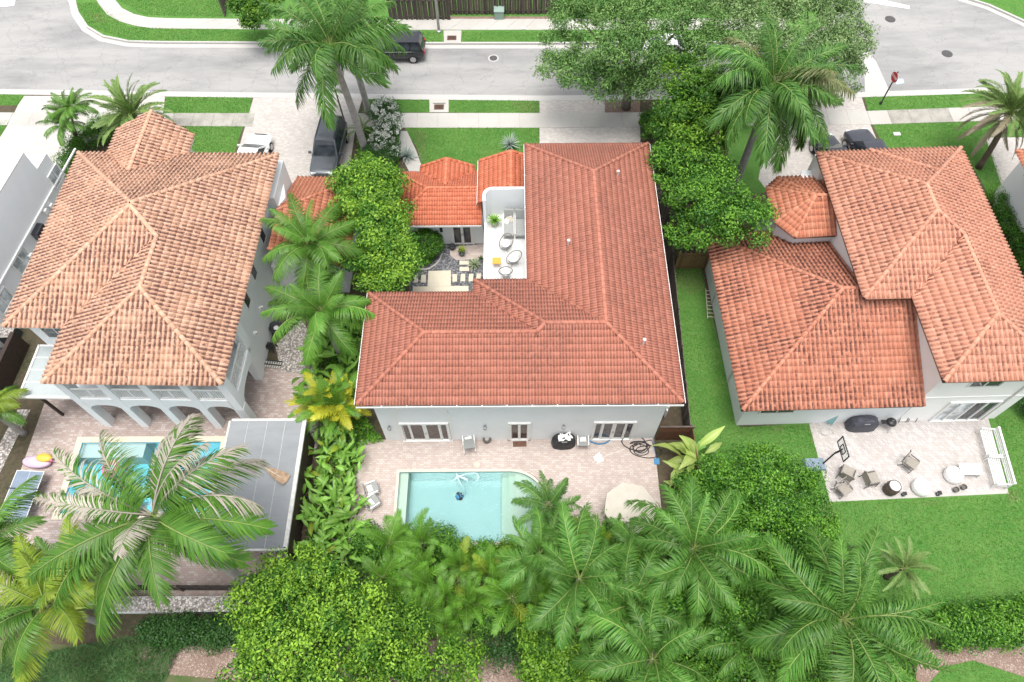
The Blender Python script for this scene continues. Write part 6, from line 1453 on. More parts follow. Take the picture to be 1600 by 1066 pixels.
# left group by the street
bs = P(127, 224)
for k, (x, y, h) in enumerate(((103, 176, 3.6), (112, 168, 3.9), (98, 196, 3.0))):
    c = pc(x, y, h); palm('christmas_palm', ['slim palm in the left driveway, the crown toward the road of three', 'slim palm in the left driveway, the tallest crown of three', 'slim palm in the left driveway, the lowest crown of three'][k], c, 17, 1.5, 'coco', base=(bs[0] + (k - 1) * .12, bs[1]), trunk_r=(.09, .06), bark='trunkbrown', shares=(.25, .45, .3, 0), group='slim palms in the left driveway', seed=20 + k)
palm('date_palm', 'feathery grey green date palm behind the tan roof gable', pc(208, 182, 2.2), 46, 3.0, 'date', trunk_r=(.3, .28), bark='trunkbrown', shares=(.3, .4, .3, 0), seed=9)
bs = P(1529, 262); palm('date_palm', 'bushy date palm with a bent brown trunk at the right edge', pc(1578, 176, 4.6), 62, 3.0, 'date', base=(bs[0], bs[1]), trunk_r=(.2, .2), bark='trunkbrown', shares=(.2, .3, .35, .15), alt='datedry', altpick=lambda c, a: c == 'hang' or (c == 'low' and a > 2.6 and a < 4.4), seed=10)
# coconut palms between the houses
palm('coconut_palm', 'coconut palm over the small tiled annex, left of the lime tree', pc(483, 383, 5.2), 20, 3.0, 'coco', shares=(.25, .4, .35, 0), group='coconut palms between the houses', seed=12)
palm('coconut_palm', 'coconut palm below the annex, nearest the large charcoal pot', pc(502, 488, 5.4), 20, 3.1, 'coco', shares=(.25, .4, .35, 0), group='coconut palms between the houses', seed=13)
# front left palms
bs0 = bs = P(408, 925); hh = 9.3; cc = pc(238, 806, hh)
palm('coconut_palm', 'huge coconut palm with bleached fronds hanging over the blue pool', cc, 22, 4.4, 'coco', base=(bs[0], bs[1]), trunk_r=(.26, .2), shares=(.12, .46, .42, 0), alt='pale', altpick=lambda c, a: False, sp2='cocob', pick2=lambda c, a: (.2 < a < 3.3) or c == 'up', seed=21, lvar=.08)
palm('coconut_palm', 'yellowing coconut palm at the bottom left corner', pc(72, 945, 5.5), 17, 3.0, 'coco', shares=(.15, .45, .4, 0), alt='cocoyellow', altshare=.6, seed=15)
palm('coconut_palm', 'dark coconut palm cut by the left edge below the table tennis table', pc(-12, 840, 5.8), 15, 3.0, 'coco', shares=(.2, .45, .35, 0), seed=16)
palm('coconut_palm', 'bright yellow green palm at the left edge beside the brown boundary wall', pc(-18, 640, 3.2), 13, 1.9, 'coco', shares=(.2, .45, .35, 0), alt='cocoyellow', altshare=.7, seed=17)
palm('coconut_palm', 'slender pale palm between the yellow palm and the blue pool', pc(112, 905, 4.5), 9, 2.9, 'coco', shares=(.45, .45, .1, 0), alt='cocoyellow', altshare=.35, seed=18)
sp_me = None
def add_husks(t, crown, items):
    global sp_me
    sp_me = sp_me or spike(1.0, .20, .5, 3, G['pale'])
    for a, e, s_ in items:
        o = bpy.data.objects.new('husk', sp_me); COL.objects.link(o); o.parent = t; o.location = (0, 0, crown); o.rotation_euler = (0, math.radians(e), a); o.scale = (s_, s_, s_)
# queen palms along the near edge
for k, (x, y, h, n, L_, lab, sd) in enumerate(((1083, 858, 6.6, 24, 2.9, 'queen palm with an open star of fronds right of the cream parasol', 31), (905, 905, 5.4, 22, 2.8, 'queen palm below the small dark palm at the pool', 32), (985, 945, 5.0, 22, 2.7, 'queen palm in the middle of the near hedge, between two others', 33),
      (1020, 1030, 5.6, 21, 2.9, 'queen palm at the bottom edge with a brown husk', 34), (1318, 968, 7.6, 27, 3.8, 'large queen palm with long fronds beside the right back lawn', 35), (842, 868, 4.2, 17, 2.2, 'small queen palm just below the pool palm', 36), (1003, 872, 4.4, 17, 2.2, 'small queen palm between the cream parasol and the open star of fronds', 37), (905, 985, 3.8, 17, 2.3, 'small queen palm beside the mulch at the bottom', 38), (1165, 1010, 4.0, 15, 2.2, 'small queen palm left of the large right palm', 39))):
    qt = palm('queen_palm', lab, pc(x, y, h), n, L_, 'queen', trunk_r=(.16, .12), shares=(.15, .45, .4, 0), group='queen palms along the near edge', alt='queenbrown', altshare=.0, lvar=.22, seed=sd)
    add_husks(qt, h - .1, [(-1.4 + sd, 35, .9), (-2.2 + sd * .7, 60, .8), (.4 + sd, 20, 1.0)][:2 + sd % 2])
palm('pygmy_palm', 'small grey green palm on the right back lawn in front of the hedge', pc(1412, 888, 1.9), 26, 1.5, 'date', bark='trunkbrown', trunk_r=(.12, .1), shares=(.2, .4, .4, 0), seed=41)
palm('pool_palm', 'small dark palm standing over the shallow end of the main pool', pc(856, 792, 3.2), 20, 1.9, 'royal', trunk_r=(.10, .08), bark='trunkbrown', shares=(.2, .5, .3, 0), seed=42)
palm('young_palm', 'small palm with yellow lower fronds beside the near hedge, left of the queen palms', pc(800, 935, 2.6), 13, 1.9, 'areca', trunk_r=(.08, .06), bark='trunkbrown', shares=(.2, .4, .4, 0), alt='cocoyellow', altshare=.3, seed=43)
t = bpy.data.objects['coconut_palm.002']
for a, s, dz in ((2.7, 2.1, .1), (-.4, 1.9, .15), (.9, 1.7, .2)):
    o = bpy.data.objects.new('frond', SPEC['coco']['low'][1]); COL.objects.link(o); o.parent = t; o.location = (cc[0] - bs0[0], cc[1] - bs0[1], hh + dz); o.rotation_euler = (0, 0, a); o.scale = (s, s * 1.2, s); setmat(o, G['pale'])
def clump(name, label, c, stems, n, L_, sp, spread, hz, seed, alt=None, altshare=0, group=None, cat='palm clump', shares=(.35, .45, .2, 0)):
    r = np.random.default_rng(seed); t = thing(name, label, cat, (c[0], c[1], 0), 0, group); b = MB()
    cl = []
    for k in range(stems):
        a = 2 * math.pi * k / stems + r.normal(0, .3); d = spread * math.sqrt(r.random()); x, y = d * math.cos(a), d * math.sin(a); h = c[2] * r.uniform(1 - hz, 1 + hz * .6)
        b.tube([(x * .4, y * .4, 0), (x * .8, y * .8, h * .6), (x, y, h)], [.05, .04, .035], 5)
        for i in range(n):
            q = r.random(); cls = 'up' if q < shares[0] else 'mid' if q < shares[0] + shares[1] else 'low'
            o = bpy.data.objects.new('frond', SPEC[sp][cls][int(r.integers(3))]); COL.objects.link(o); o.parent = t; az = r.uniform(0, 6.28); s = L_ * r.uniform(.75, 1.15)
            o.location = (x, y, h); o.rotation_euler = (r.normal(0, .2), r.normal(0, .1), az); o.scale = (s, s, s)
            if alt and r.random() < altshare: setmat(o, G[alt])
    b.build('stem', M['trunkbrown'], t); return t
clump('areca_palm', 'yellow areca palm clump at the corner of the left paving', pc(514, 632, 2.0), 9, 8, 1.75, 'areca', 1.1, .3, 51, 'arecayellow', .55)
clump('areca_palm', 'dense bright green areca clump below the deep end of the pool', pc(632, 875, 2.6), 9, 8, 1.5, 'areca', 1.3, .25, 52, 'arecayellow', .04, 'areca clumps in the near hedge')
clump('areca_palm', 'areca clump in the near hedge directly below the pool wall', pc(735, 915, 2.2), 8, 7, 1.5, 'areca', 1.3, .3, 53, 'cocoyellow', .12, 'areca clumps in the near hedge')
clump('areca_palm', 'areca clump behind the yellow tipped tree, left in the near hedge', pc(680, 950, 2.2), 6, 7, 1.5, 'areca', 1.0, .3, 54, None, 0, 'areca clumps in the near hedge')
clump('areca_palm', 'low areca clump behind the queen palms beside the parasol', pc(985, 845, 1.6), 7, 7, 1.3, 'areca', 1.2, .3, 55, None, 0, 'areca clumps in the near hedge')

clump('areca_palm', 'areca clump between the pool palm and the bottom queen palm', pc(865, 965, 2.6), 7, 8, 1.6, 'areca', 1.2, .3, 56, None, 0, 'areca clumps in the near hedge')
clump('areca_palm', 'areca clump between the open star of fronds and the bottom edge', pc(1068, 955, 2.4), 7, 8, 1.6, 'areca', 1.2, .3, 57, 'cocoyellow', .08, 'areca clumps in the near hedge')
clump('areca_palm', 'areca clump below the cream parasol, against the queen palms', pc(935, 868, 2.2), 7, 8, 1.5, 'areca', 1.2, .3, 58, 'cocoyellow', .08, 'areca clumps in the near hedge')
# ---- leaf clouds
def cloud(lobes, n, size, seed, cl_r=.42, cl_n=None, tip=0.35, wid=.48, up=.5, shell=(.68, 1.06), minz=-.55, tpow=1.3, thin=0, cl_k=120):
    r = np.random.default_rng(seed); lob = np.array(lobes, float); area = lob[:, 3] * lob[:, 4] + lob[:, 3] * lob[:, 5] + lob[:, 4] * lob[:, 5]
    nc = cl_n or max(12, int(n / cl_k)); li = r.choice(len(lob), nc, p=area / area.sum()); d = r.normal(size=(nc * 3, 3)); d /= np.linalg.norm(d, axis=1)[:, None]; d = d[d[:, 2] > minz][:nc]
    while len(d) < nc: d = np.r_[d, d][:nc]
    k = r.uniform(shell[0], shell[1], nc); inner = r.random(nc) < .12; k[inner] *= r.uniform(.4, .8, inner.sum())
    C = lob[li, :3] + d * lob[li, 3:6] * k[:, None]; ct = r.random(nc) ** tpow; cr = cl_r * r.uniform(.75, 1.6, nc)
    ci = r.integers(0, nc, n); o = r.normal(size=(n, 3)); o /= np.linalg.norm(o, axis=1)[:, None]; rad = r.random(n) ** .45
    o[:, 2] = np.where(o[:, 2] < 0, o[:, 2] * .6, o[:, 2]); off = o * (cr[ci] * rad)[:, None]; off[:, 2] *= .75; p = C[ci] + off
    if thin: p[:, 2] = np.maximum(p[:, 2], .03)
    nn = o * .55 + d[ci] * .25 + np.array([0, 0, up]) + r.normal(0, .55, (n, 3)); nn /= np.linalg.norm(nn, axis=1)[:, None]
    t = r.normal(size=(n, 3)) + o * .8; t -= nn * (t * nn).sum(1)[:, None]; t /= np.linalg.norm(t, axis=1)[:, None] + 1e-9; s = np.cross(nn, t)
    L_ = size * r.uniform(.65, 1.25, n); w = L_ * wid
    V = np.empty((n, 4, 3)); V[:, 0] = p; V[:, 1] = p + t * (L_ * .5)[:, None] + s * (w * .5)[:, None] + nn * (L_ * .06)[:, None]; V[:, 2] = p + t * L_[:, None] - nn * (L_ * .18)[:, None]; V[:, 3] = p + t * (L_ * .5)[:, None] - s * (w * .5)[:, None] + nn * (L_ * .06)[:, None]
    tint = np.clip(ct[ci] * .6 + tip * np.clip(off[:, 2] / cl_r, -.5, 1) + r.normal(0, .2, n), 0, 1)  # tops get young tip colour; undersides darker, shade put into the tint
    return V.reshape(-1, 3), np.arange(4 * n).reshape(-1, 4), np.repeat(tint, 4), C
def lobes_px(L): return [(*at(x, y, z), r, r, r * .8) for x, y, z, r in L]
def tree(name, label, lobes, n, size, m, seed, base, bark='trunkbrown', tr=.2, cat='tree', group=None, **kw):
    t = thing(name, label, cat, (base[0], base[1], 0), 0, group)
    V, F, T, C = cloud(lobes, n, size, seed, **kw); V = V - np.array([base[0], base[1], 0])
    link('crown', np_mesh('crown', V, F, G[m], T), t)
    b = MB(); L_ = np.array(lobes); top = L_[:, :3].mean(0) - np.array([base[0], base[1], 0]); fork = Vector((top[0] * .4, top[1] * .4, max(.8, top[2] * .45)))
    b.tube([(0, 0, 0), (top[0] * .15, top[1] * .15, fork.z * .5), tuple(fork)], [tr * 1.25, tr, tr * .85], 9)
    for l in L_[:14]:
        e = Vector((l[0] - base[0], l[1] - base[1], l[2])); mdl = fork.lerp(e, .5) + Vector((0, 0, .25)); b.tube([tuple(fork), tuple(mdl), tuple(e)], [tr * .6, tr * .38, tr * .12], 6)
    b.build('trunk', M[bark], t, True); return t
Lb = lobes_px([(575, 264, 4.5, .9), (545, 287, 4.5, 1.0), (602, 285, 4.8, 1.1), (570, 310, 5.2, 1.2), (610, 325, 4.8, .95), (545, 335, 4.6, .95), (585, 352, 5.2, 1.2), (615, 368, 4.6, 1.0), (590, 392, 4.8, 1.2), (628, 402, 4.2, .95), (562, 418, 4.0, 1.0), (610, 428, 4.0, 1.0), (588, 440, 3.5, .8)])
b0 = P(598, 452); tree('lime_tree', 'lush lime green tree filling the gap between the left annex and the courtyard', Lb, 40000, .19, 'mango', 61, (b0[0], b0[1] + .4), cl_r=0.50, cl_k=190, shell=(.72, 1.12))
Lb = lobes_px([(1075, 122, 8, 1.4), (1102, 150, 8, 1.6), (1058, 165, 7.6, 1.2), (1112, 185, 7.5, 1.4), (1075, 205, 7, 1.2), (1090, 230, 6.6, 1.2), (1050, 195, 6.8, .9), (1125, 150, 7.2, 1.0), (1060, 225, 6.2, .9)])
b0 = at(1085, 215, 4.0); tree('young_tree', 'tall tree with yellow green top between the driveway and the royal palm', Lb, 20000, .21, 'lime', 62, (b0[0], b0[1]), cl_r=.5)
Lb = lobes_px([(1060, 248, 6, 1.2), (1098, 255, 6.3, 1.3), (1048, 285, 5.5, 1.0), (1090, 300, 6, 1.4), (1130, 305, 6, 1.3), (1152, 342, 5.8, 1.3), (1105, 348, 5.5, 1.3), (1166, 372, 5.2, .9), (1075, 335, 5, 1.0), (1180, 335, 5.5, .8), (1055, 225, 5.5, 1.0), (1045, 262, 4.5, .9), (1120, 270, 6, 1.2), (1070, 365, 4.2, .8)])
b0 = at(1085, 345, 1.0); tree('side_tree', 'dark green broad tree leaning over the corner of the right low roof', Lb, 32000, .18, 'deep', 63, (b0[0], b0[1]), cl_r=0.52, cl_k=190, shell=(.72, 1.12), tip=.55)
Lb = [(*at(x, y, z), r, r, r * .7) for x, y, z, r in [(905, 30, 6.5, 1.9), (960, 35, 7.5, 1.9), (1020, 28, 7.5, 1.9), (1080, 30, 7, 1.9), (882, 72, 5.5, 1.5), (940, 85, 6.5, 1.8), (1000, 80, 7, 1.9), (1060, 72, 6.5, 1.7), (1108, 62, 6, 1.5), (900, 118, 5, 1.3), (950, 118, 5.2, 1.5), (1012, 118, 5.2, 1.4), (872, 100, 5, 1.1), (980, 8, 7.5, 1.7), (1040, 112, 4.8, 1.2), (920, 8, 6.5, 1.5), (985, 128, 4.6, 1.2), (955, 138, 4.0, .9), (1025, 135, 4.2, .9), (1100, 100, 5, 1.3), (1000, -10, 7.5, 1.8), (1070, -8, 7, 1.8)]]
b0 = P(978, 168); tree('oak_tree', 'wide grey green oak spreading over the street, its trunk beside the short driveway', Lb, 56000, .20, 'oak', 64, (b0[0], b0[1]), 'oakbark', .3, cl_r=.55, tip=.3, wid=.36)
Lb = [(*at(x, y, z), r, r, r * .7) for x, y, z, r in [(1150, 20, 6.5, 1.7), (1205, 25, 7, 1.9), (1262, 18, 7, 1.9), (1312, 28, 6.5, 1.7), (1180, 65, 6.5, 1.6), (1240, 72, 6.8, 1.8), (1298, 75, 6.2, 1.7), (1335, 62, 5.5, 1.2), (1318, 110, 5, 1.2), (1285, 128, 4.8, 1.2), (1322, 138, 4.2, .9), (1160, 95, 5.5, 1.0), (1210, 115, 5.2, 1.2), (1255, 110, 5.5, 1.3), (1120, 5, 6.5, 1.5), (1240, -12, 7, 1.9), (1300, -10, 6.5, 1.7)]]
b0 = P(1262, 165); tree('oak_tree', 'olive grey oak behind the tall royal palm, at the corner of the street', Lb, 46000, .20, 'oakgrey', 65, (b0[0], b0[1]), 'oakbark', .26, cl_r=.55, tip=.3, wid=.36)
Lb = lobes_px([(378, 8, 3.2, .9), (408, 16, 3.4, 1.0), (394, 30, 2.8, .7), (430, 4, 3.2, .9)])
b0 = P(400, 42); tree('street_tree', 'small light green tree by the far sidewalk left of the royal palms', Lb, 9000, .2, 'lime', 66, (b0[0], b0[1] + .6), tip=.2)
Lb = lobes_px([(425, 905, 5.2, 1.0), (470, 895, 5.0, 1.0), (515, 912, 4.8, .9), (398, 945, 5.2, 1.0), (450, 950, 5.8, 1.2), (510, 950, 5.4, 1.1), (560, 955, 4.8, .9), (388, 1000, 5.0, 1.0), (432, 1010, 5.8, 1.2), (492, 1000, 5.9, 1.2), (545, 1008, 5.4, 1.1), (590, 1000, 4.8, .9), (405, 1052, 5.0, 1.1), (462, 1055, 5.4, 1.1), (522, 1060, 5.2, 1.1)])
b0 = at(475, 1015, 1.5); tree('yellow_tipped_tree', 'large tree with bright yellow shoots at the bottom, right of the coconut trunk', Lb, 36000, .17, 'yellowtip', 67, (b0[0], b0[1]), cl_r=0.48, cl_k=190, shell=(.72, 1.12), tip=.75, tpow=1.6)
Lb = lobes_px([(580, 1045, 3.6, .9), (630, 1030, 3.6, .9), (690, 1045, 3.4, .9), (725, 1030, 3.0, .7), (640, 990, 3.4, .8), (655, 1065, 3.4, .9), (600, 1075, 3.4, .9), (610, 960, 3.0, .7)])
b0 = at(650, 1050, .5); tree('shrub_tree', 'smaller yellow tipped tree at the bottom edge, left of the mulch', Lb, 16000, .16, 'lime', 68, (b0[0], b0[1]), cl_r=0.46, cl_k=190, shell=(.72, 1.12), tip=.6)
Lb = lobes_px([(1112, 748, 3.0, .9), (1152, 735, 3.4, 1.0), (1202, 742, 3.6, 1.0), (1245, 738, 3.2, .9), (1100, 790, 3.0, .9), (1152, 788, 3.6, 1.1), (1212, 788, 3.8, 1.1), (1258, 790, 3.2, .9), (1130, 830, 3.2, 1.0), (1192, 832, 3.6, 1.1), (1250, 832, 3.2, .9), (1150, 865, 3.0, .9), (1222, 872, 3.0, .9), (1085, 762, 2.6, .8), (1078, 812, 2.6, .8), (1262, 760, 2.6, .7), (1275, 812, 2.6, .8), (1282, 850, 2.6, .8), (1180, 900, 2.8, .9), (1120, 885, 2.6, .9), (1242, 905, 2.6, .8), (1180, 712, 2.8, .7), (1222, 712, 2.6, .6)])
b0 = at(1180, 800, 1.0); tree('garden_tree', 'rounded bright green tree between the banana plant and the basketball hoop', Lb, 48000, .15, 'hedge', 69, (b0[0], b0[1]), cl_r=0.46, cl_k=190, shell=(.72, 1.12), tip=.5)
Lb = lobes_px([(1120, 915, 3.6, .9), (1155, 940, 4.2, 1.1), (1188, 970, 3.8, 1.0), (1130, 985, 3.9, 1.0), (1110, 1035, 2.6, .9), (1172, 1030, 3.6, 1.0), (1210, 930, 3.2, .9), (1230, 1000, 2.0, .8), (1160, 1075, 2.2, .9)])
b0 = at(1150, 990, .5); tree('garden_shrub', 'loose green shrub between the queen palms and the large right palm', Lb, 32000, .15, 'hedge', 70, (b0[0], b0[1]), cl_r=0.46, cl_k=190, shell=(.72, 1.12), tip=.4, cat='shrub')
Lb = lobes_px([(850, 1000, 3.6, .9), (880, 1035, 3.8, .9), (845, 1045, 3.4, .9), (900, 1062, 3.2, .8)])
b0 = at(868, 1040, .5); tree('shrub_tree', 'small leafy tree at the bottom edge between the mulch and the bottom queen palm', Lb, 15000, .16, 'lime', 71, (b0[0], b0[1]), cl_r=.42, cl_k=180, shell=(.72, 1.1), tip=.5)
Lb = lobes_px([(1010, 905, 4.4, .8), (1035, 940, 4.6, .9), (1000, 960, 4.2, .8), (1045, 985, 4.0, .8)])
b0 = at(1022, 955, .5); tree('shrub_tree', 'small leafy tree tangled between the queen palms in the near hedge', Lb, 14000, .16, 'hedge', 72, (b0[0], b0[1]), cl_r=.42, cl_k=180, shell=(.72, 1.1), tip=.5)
# ---- shrubs and hedges: one foliage body and its stems
def bush(name, label, lobes, n, size, m, seed, cat='shrub', group=None, stem=True, **kw):
    L_ = np.array(lobes); base = L_[:, :2].mean(0); t = thing(name, label, cat, (base[0], base[1], 0), 0, group)
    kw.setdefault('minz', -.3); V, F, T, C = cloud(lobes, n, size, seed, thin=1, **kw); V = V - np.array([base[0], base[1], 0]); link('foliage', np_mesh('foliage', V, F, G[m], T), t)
    if stem:
        b = MB()
        for l in L_: b.tube([(l[0] - base[0], l[1] - base[1], 0), (l[0] - base[0] + .05, l[1] - base[1], l[2])], [.04, .02], 5)
        b.build('stem', M['trunkbrown'], t)
    return t
p = P(668, 400); bush('round_bush', 'clipped round dark green bush in the courtyard', [(p[0], p[1] + .35, .85, 1.05, 1.0, .95)], 16000, .085, 'deep', 81, cl_r=.16, cl_n=420, shell=(.85, 1.0), tip=.3)
p = P(1015, 214); bush('clipped_hedge', 'clipped upright hedge at the end of the short driveway', [(p[0], p[1] + q, .8, .75, .6, .8) for q in (-.5, .2, .8)], 9000, .11, 'deep', 82, cl_r=.22, shell=(.8, 1.0), cat='hedge')
def hedge(name, label, pa, pb, w, h, n, size, m, seed, cat='hedge', **kw):
    k = max(2, int(math.hypot(pb[0] - pa[0], pb[1] - pa[1]) / (w * .7))); bush(name, label, [(pa[0] + (pb[0] - pa[0]) * i / k, pa[1] + (pb[1] - pa[1]) * i / k, h * .5, w, w, h * .5) for i in range(k + 1)], n, size, m, seed, cat, **kw)
hedge('side_hedge', 'bright green hedge along the right wall of the tiled house, at the right edge', P(1549, 320) - np.array([.1, 0, 0]), P(1640, 510) - np.array([.1, 0, 0]), .55, 1.3, 12000, .13, 'hedge', 83, shell=(.75, 1))
hedge('side_hedge', 'bright green hedge between the grey house and the tan roof', P(136, 232), P(70, 330), .5, 1.5, 10000, .12, 'hedge', 84, shell=(.75, 1))
hedge('back_hedge', 'bright green hedge at the end of the right back lawn', P(1465, 985), P(1660, 972), .95, 1.7, 26000, .15, 'hedge', 85, shell=(.7, 1), tip=.5)
hedge('ground_shrub', 'dark green low shrubs below the pebble topped wall', P(245, 985), P(395, 995), .6, .9, 13000, .13, 'bushdark', 86, cat='shrub', tip=.3)
hedge('far_hedge', 'dark hedge at the right edge below the salmon roof', P(1592, 640), P(1700, 690), .6, 1.2, 7000, .11, 'bushdark', 87)
p = P(168, 212); bush('green_shrub', 'leafy green shrub below the date palm behind the tan gable', [(p[0], p[1], .6, 1.2, .9, .7), (p[0] + .9, p[1] + .4, .7, .8, .8, .8), (p[0] - .9, p[1] - .9, .6, .7, .9, .6)], 10000, .12, 'deep', 88)
# white flowering shrub
fl = [(*at(x, y, z), r, r, r) for x, y, z, r in ((602, 178, 1.6, .9), (606, 200, 1.4, .8), (596, 222, 1.0, .75), (612, 235, .8, .5))]
t = bush('flowering_shrub', 'tall shrub covered in white flowers beside the royal palm trunk', fl, 13000, .11, 'bushdark', 89, tip=.2)
r2 = np.random.default_rng(77); Vs = []; Fs = []; nf = 260
ll = np.array(fl); base = ll[:, :2].mean(0)
V, F, T, C = cloud(fl, 4200, .12, 90, cl_r=.12, cl_n=nf, shell=(1.0, 1.12), minz=.0, wid=.8); link('blossom', np_mesh('blossom', V - np.array([base[0], base[1], 0]), F, G['flower'], T), t)
p = P(632, 268); bush('green_shrub', 'dark green shrub in front of the flowering shrub, beside the front path', [(*P(602, 262)[:2], .6, .8, .7, .65), (*P(588, 250)[:2], .6, .7, .6, .6)], 6000, .11, 'bushdark', 91)
# spiky rosettes: every leaf a piece
def rosette(name, label, loc, n, L_, w, m, seed, cat='plant', droop=.3, elev=(5, 80), z=.1, group=None, pot=None):
    r = np.random.default_rng(seed); t = thing(name, label, cat, loc, 0, group); me = spike(L_, w, droop, seed, G[m])
    if pot: pot(t)
    MB().lathe([(w * .9, 0), (w * .8, z + .05), (0, z + .1)], (0, 0, 0), 8).build('stem', M['trunkbrown'], t)
    for i in range(n):
        o = bpy.data.objects.new('leaf', me); COL.objects.link(o); o.parent = t; e = math.radians(elev[0] + (elev[1] - elev[0]) * (i / n) ** 1.1)
        o.location = (0, 0, z); o.rotation_euler = (r.normal(0, .1), -e + r.normal(0, .06), i * 2.39996 + r.normal(0, .1)); s = r.uniform(.8, 1.1); o.scale = (s, s, s)
    return t
rosette('agave', 'blue grey agave beside the curved front path', (*P(636, 247)[:2], 0), 34, .95, .13, 'agave', 1, z=.15)
rosette('yucca', 'spiky grey green yucca on the front lawn', (*P(797, 232)[:2], 0), 60, 1.0, .06, 'agave', 2, z=.35)
rosette('spider_plant', 'pale striped spiky plant between the stepping stones and the terrace wall', (*P(741, 415)[:2], 0), 34, .62, .07, 'yucca', 3, droop=.5)
rosette('red_bromeliad', 'small dark spiky plant beside the terrace wall', (*P(751, 405)[:2], 0), 14, .28, .05, 'bushdark', 31)
p = P(722, 399); rosette('potted_yucca', 'yellow spiky plant in a blue glazed pot in the courtyard', (p[0], p[1], .02), 22, .5, .05, 'cocoyellow', 4, z=.5, elev=(0, 75), pot=lambda t: MB().lathe([(.13, 0), (.2, .2), (.2, .36), (.23, .42), (.18, .42), (.17, .34), (0, .32)], (0, 0, 0), 16).build('pot', M['potblue'], t, True))
p = P(773, 352, TZ); rosette('potted_fern', 'green leafy plant in a pot on the white terrace', (p[0], p[1], TZ), 40, .62, .10, 'broad', 5, z=.4, elev=(10, 80), droop=.5, pot=lambda t: MB().lathe([(.16, 0), (.2, .3), (.22, .36), (.18, .36), (0, .3)], (0, 0, 0), 14).build('pot', M['potbeige'], t, True))
# broad leaved plants: every leaf a piece
def broadleaf(seed, wr=.27, droop=.6, torn=0.0):
    r = np.random.default_rng(seed); n = 9; V = []; F = []; T = []
    for i in range(n + 1):
        t = i / n; e = math.radians(62 - 95 * droop * t); 
        if i == 0: c = np.zeros(3)
        else: c = c + np.array([math.cos(e), 0, math.sin(e)]) / n
        k = 0 if t < .16 else math.sin(math.pi * ((t - .16) / .84) ** .75) ; w = max(.012, wr * .5 * k * (1 - torn * (i % 2) * .5))
        V += [c + np.array([0, -w, w * .25]), c + np.array([0, -w * .5, w * .22]), c, c + np.array([0, w * .5, w * .22]), c + np.array([0, w, w * .25])]; tt = .3 + .3 * t; T += [tt + r.normal(0, .08), tt, .95, tt, tt + r.normal(0, .08)]
    for i in range(n):
        for j in range(4): F.append((i * 5 + j, i * 5 + j + 1, i * 5 + 6 + j, i * 5 + 5 + j))
    return np_mesh('leaf', np.array(V), np.array(F), G['broad'], np.clip(T, 0, 1))
BL = [broadleaf(1, .27, .55), broadleaf(2, .30, .8), broadleaf(3, .24, .35), broadleaf(4, .30, 1.0, .4)]
def broad_plant(name, label, c, n, L_, m, seed, spread=.35, stemh=.8, group=None, alt=None, altshare=0, cat='plant'):
    r = np.random.default_rng(seed); t = thing(name, label, cat, (c[0], c[1], 0), 0, group); b = MB()
    for k in range(max(2, n // 5)): x, y = r.normal(0, spread, 2); b.tube([(x * .5, y * .5, 0), (x, y, stemh)], [.06, .04], 6)
    b.build('stem', M['trunkbrown'], t)
    for i in range(n):
        o = bpy.data.objects.new('leaf', BL[int(r.integers(len(BL)))]); COL.objects.link(o); o.parent = t; s = L_ * r.uniform(.7, 1.15); x, y = r.normal(0, spread, 2)
        o.location = (x, y, stemh * r.uniform(.5, 1.05)); o.rotation_euler = (r.normal(0, .25), r.normal(0, .25), r.uniform(0, 6.28)); o.scale = (s, s * r.uniform(.8, 1.15), s)
        mm = alt if alt and r.random() < altshare else m
        if mm != 'broad': setmat(o, G[mm])
    return t
for k, (x, y, n, L_, lab) in enumerate(((455, 695, 9, 1.0, 'big leaved plant overhanging the pergola roof edge, just below the yellow areca clump'), (520, 690, 15, 1.1, 'big leaved plant between the yellow areca clump and the pool patio'), (548, 708, 13, 1.0, 'big leaved plant at the far left corner of the pool patio'), (505, 742, 14, 1.05, 'big leaved plant halfway down the bed by the pergola'), (452, 782, 9, 1.1, 'big leaved plant overhanging the pale edge of the pergola roof beside the husk'),
      (535, 765, 16, 1.1, 'big leaved plant beside the pair of white pillow chairs'), (500, 800, 14, 1.15, 'big leaved plant in the bed between the pergola and the two chairs'), (545, 800, 16, 1.1, 'big leaved plant in front of the two chairs at the patio edge'), (505, 845, 14, 1.1, 'big leaved plant next to the pergola corner'), (548, 835, 13, 1.0, 'big leaved plant above the dense areca clump'), (520, 880, 11, 1.0, 'big leaved plant at the near end of the bed, above the yellow tipped tree'))):
    broad_plant('heliconia', lab, P(x, y + 12), int(n * 2.3), L_ * .9, 'broad', 200 + k, .5, .9, 'big leaved plants in the bed by the pergola', 'cocoyellow', .08)
for k, (x, y, lab) in enumerate(((520, 545, 'big leaved plant beside the roof edge, below the coconut palms'), (545, 575, 'big leaved plant beside the roof edge, above the yellow areca clump'), (500, 585, 'big leaved plant beside the pale pebbles'), (545, 520, 'big leaved plant in the narrow gap at the left wall of the middle house'), (560, 550, 'big leaved plant close to the roof edge, right of the coconut palm fronds'), (525, 505, 'big leaved plant right below the lower coconut palm crown'), (540, 600, 'big leaved plant just above the yellow areca clump'), (505, 555, 'big leaved plant between the pebbles and the coconut palm'))):
    broad_plant('heliconia', lab, P(x, y + 10), 18, 1.3, 'broad', 230 + k, .35, 1.1, 'big leaved plants below the coconut palms', 'areca', .3)
broad_plant('banana_plant', 'banana plant with pale yellow green leaves in front of the brown gate', P(1078, 725), 20, 1.9, 'banana', 240, .35, 1.4, alt='broad', altshare=.3)
broad_plant('banana_plant', 'small big leaved plant under the banana plant at the patio edge', P(1065, 775), 12, 1.0, 'broad', 241, .4, .5, alt='banana', altshare=.3)
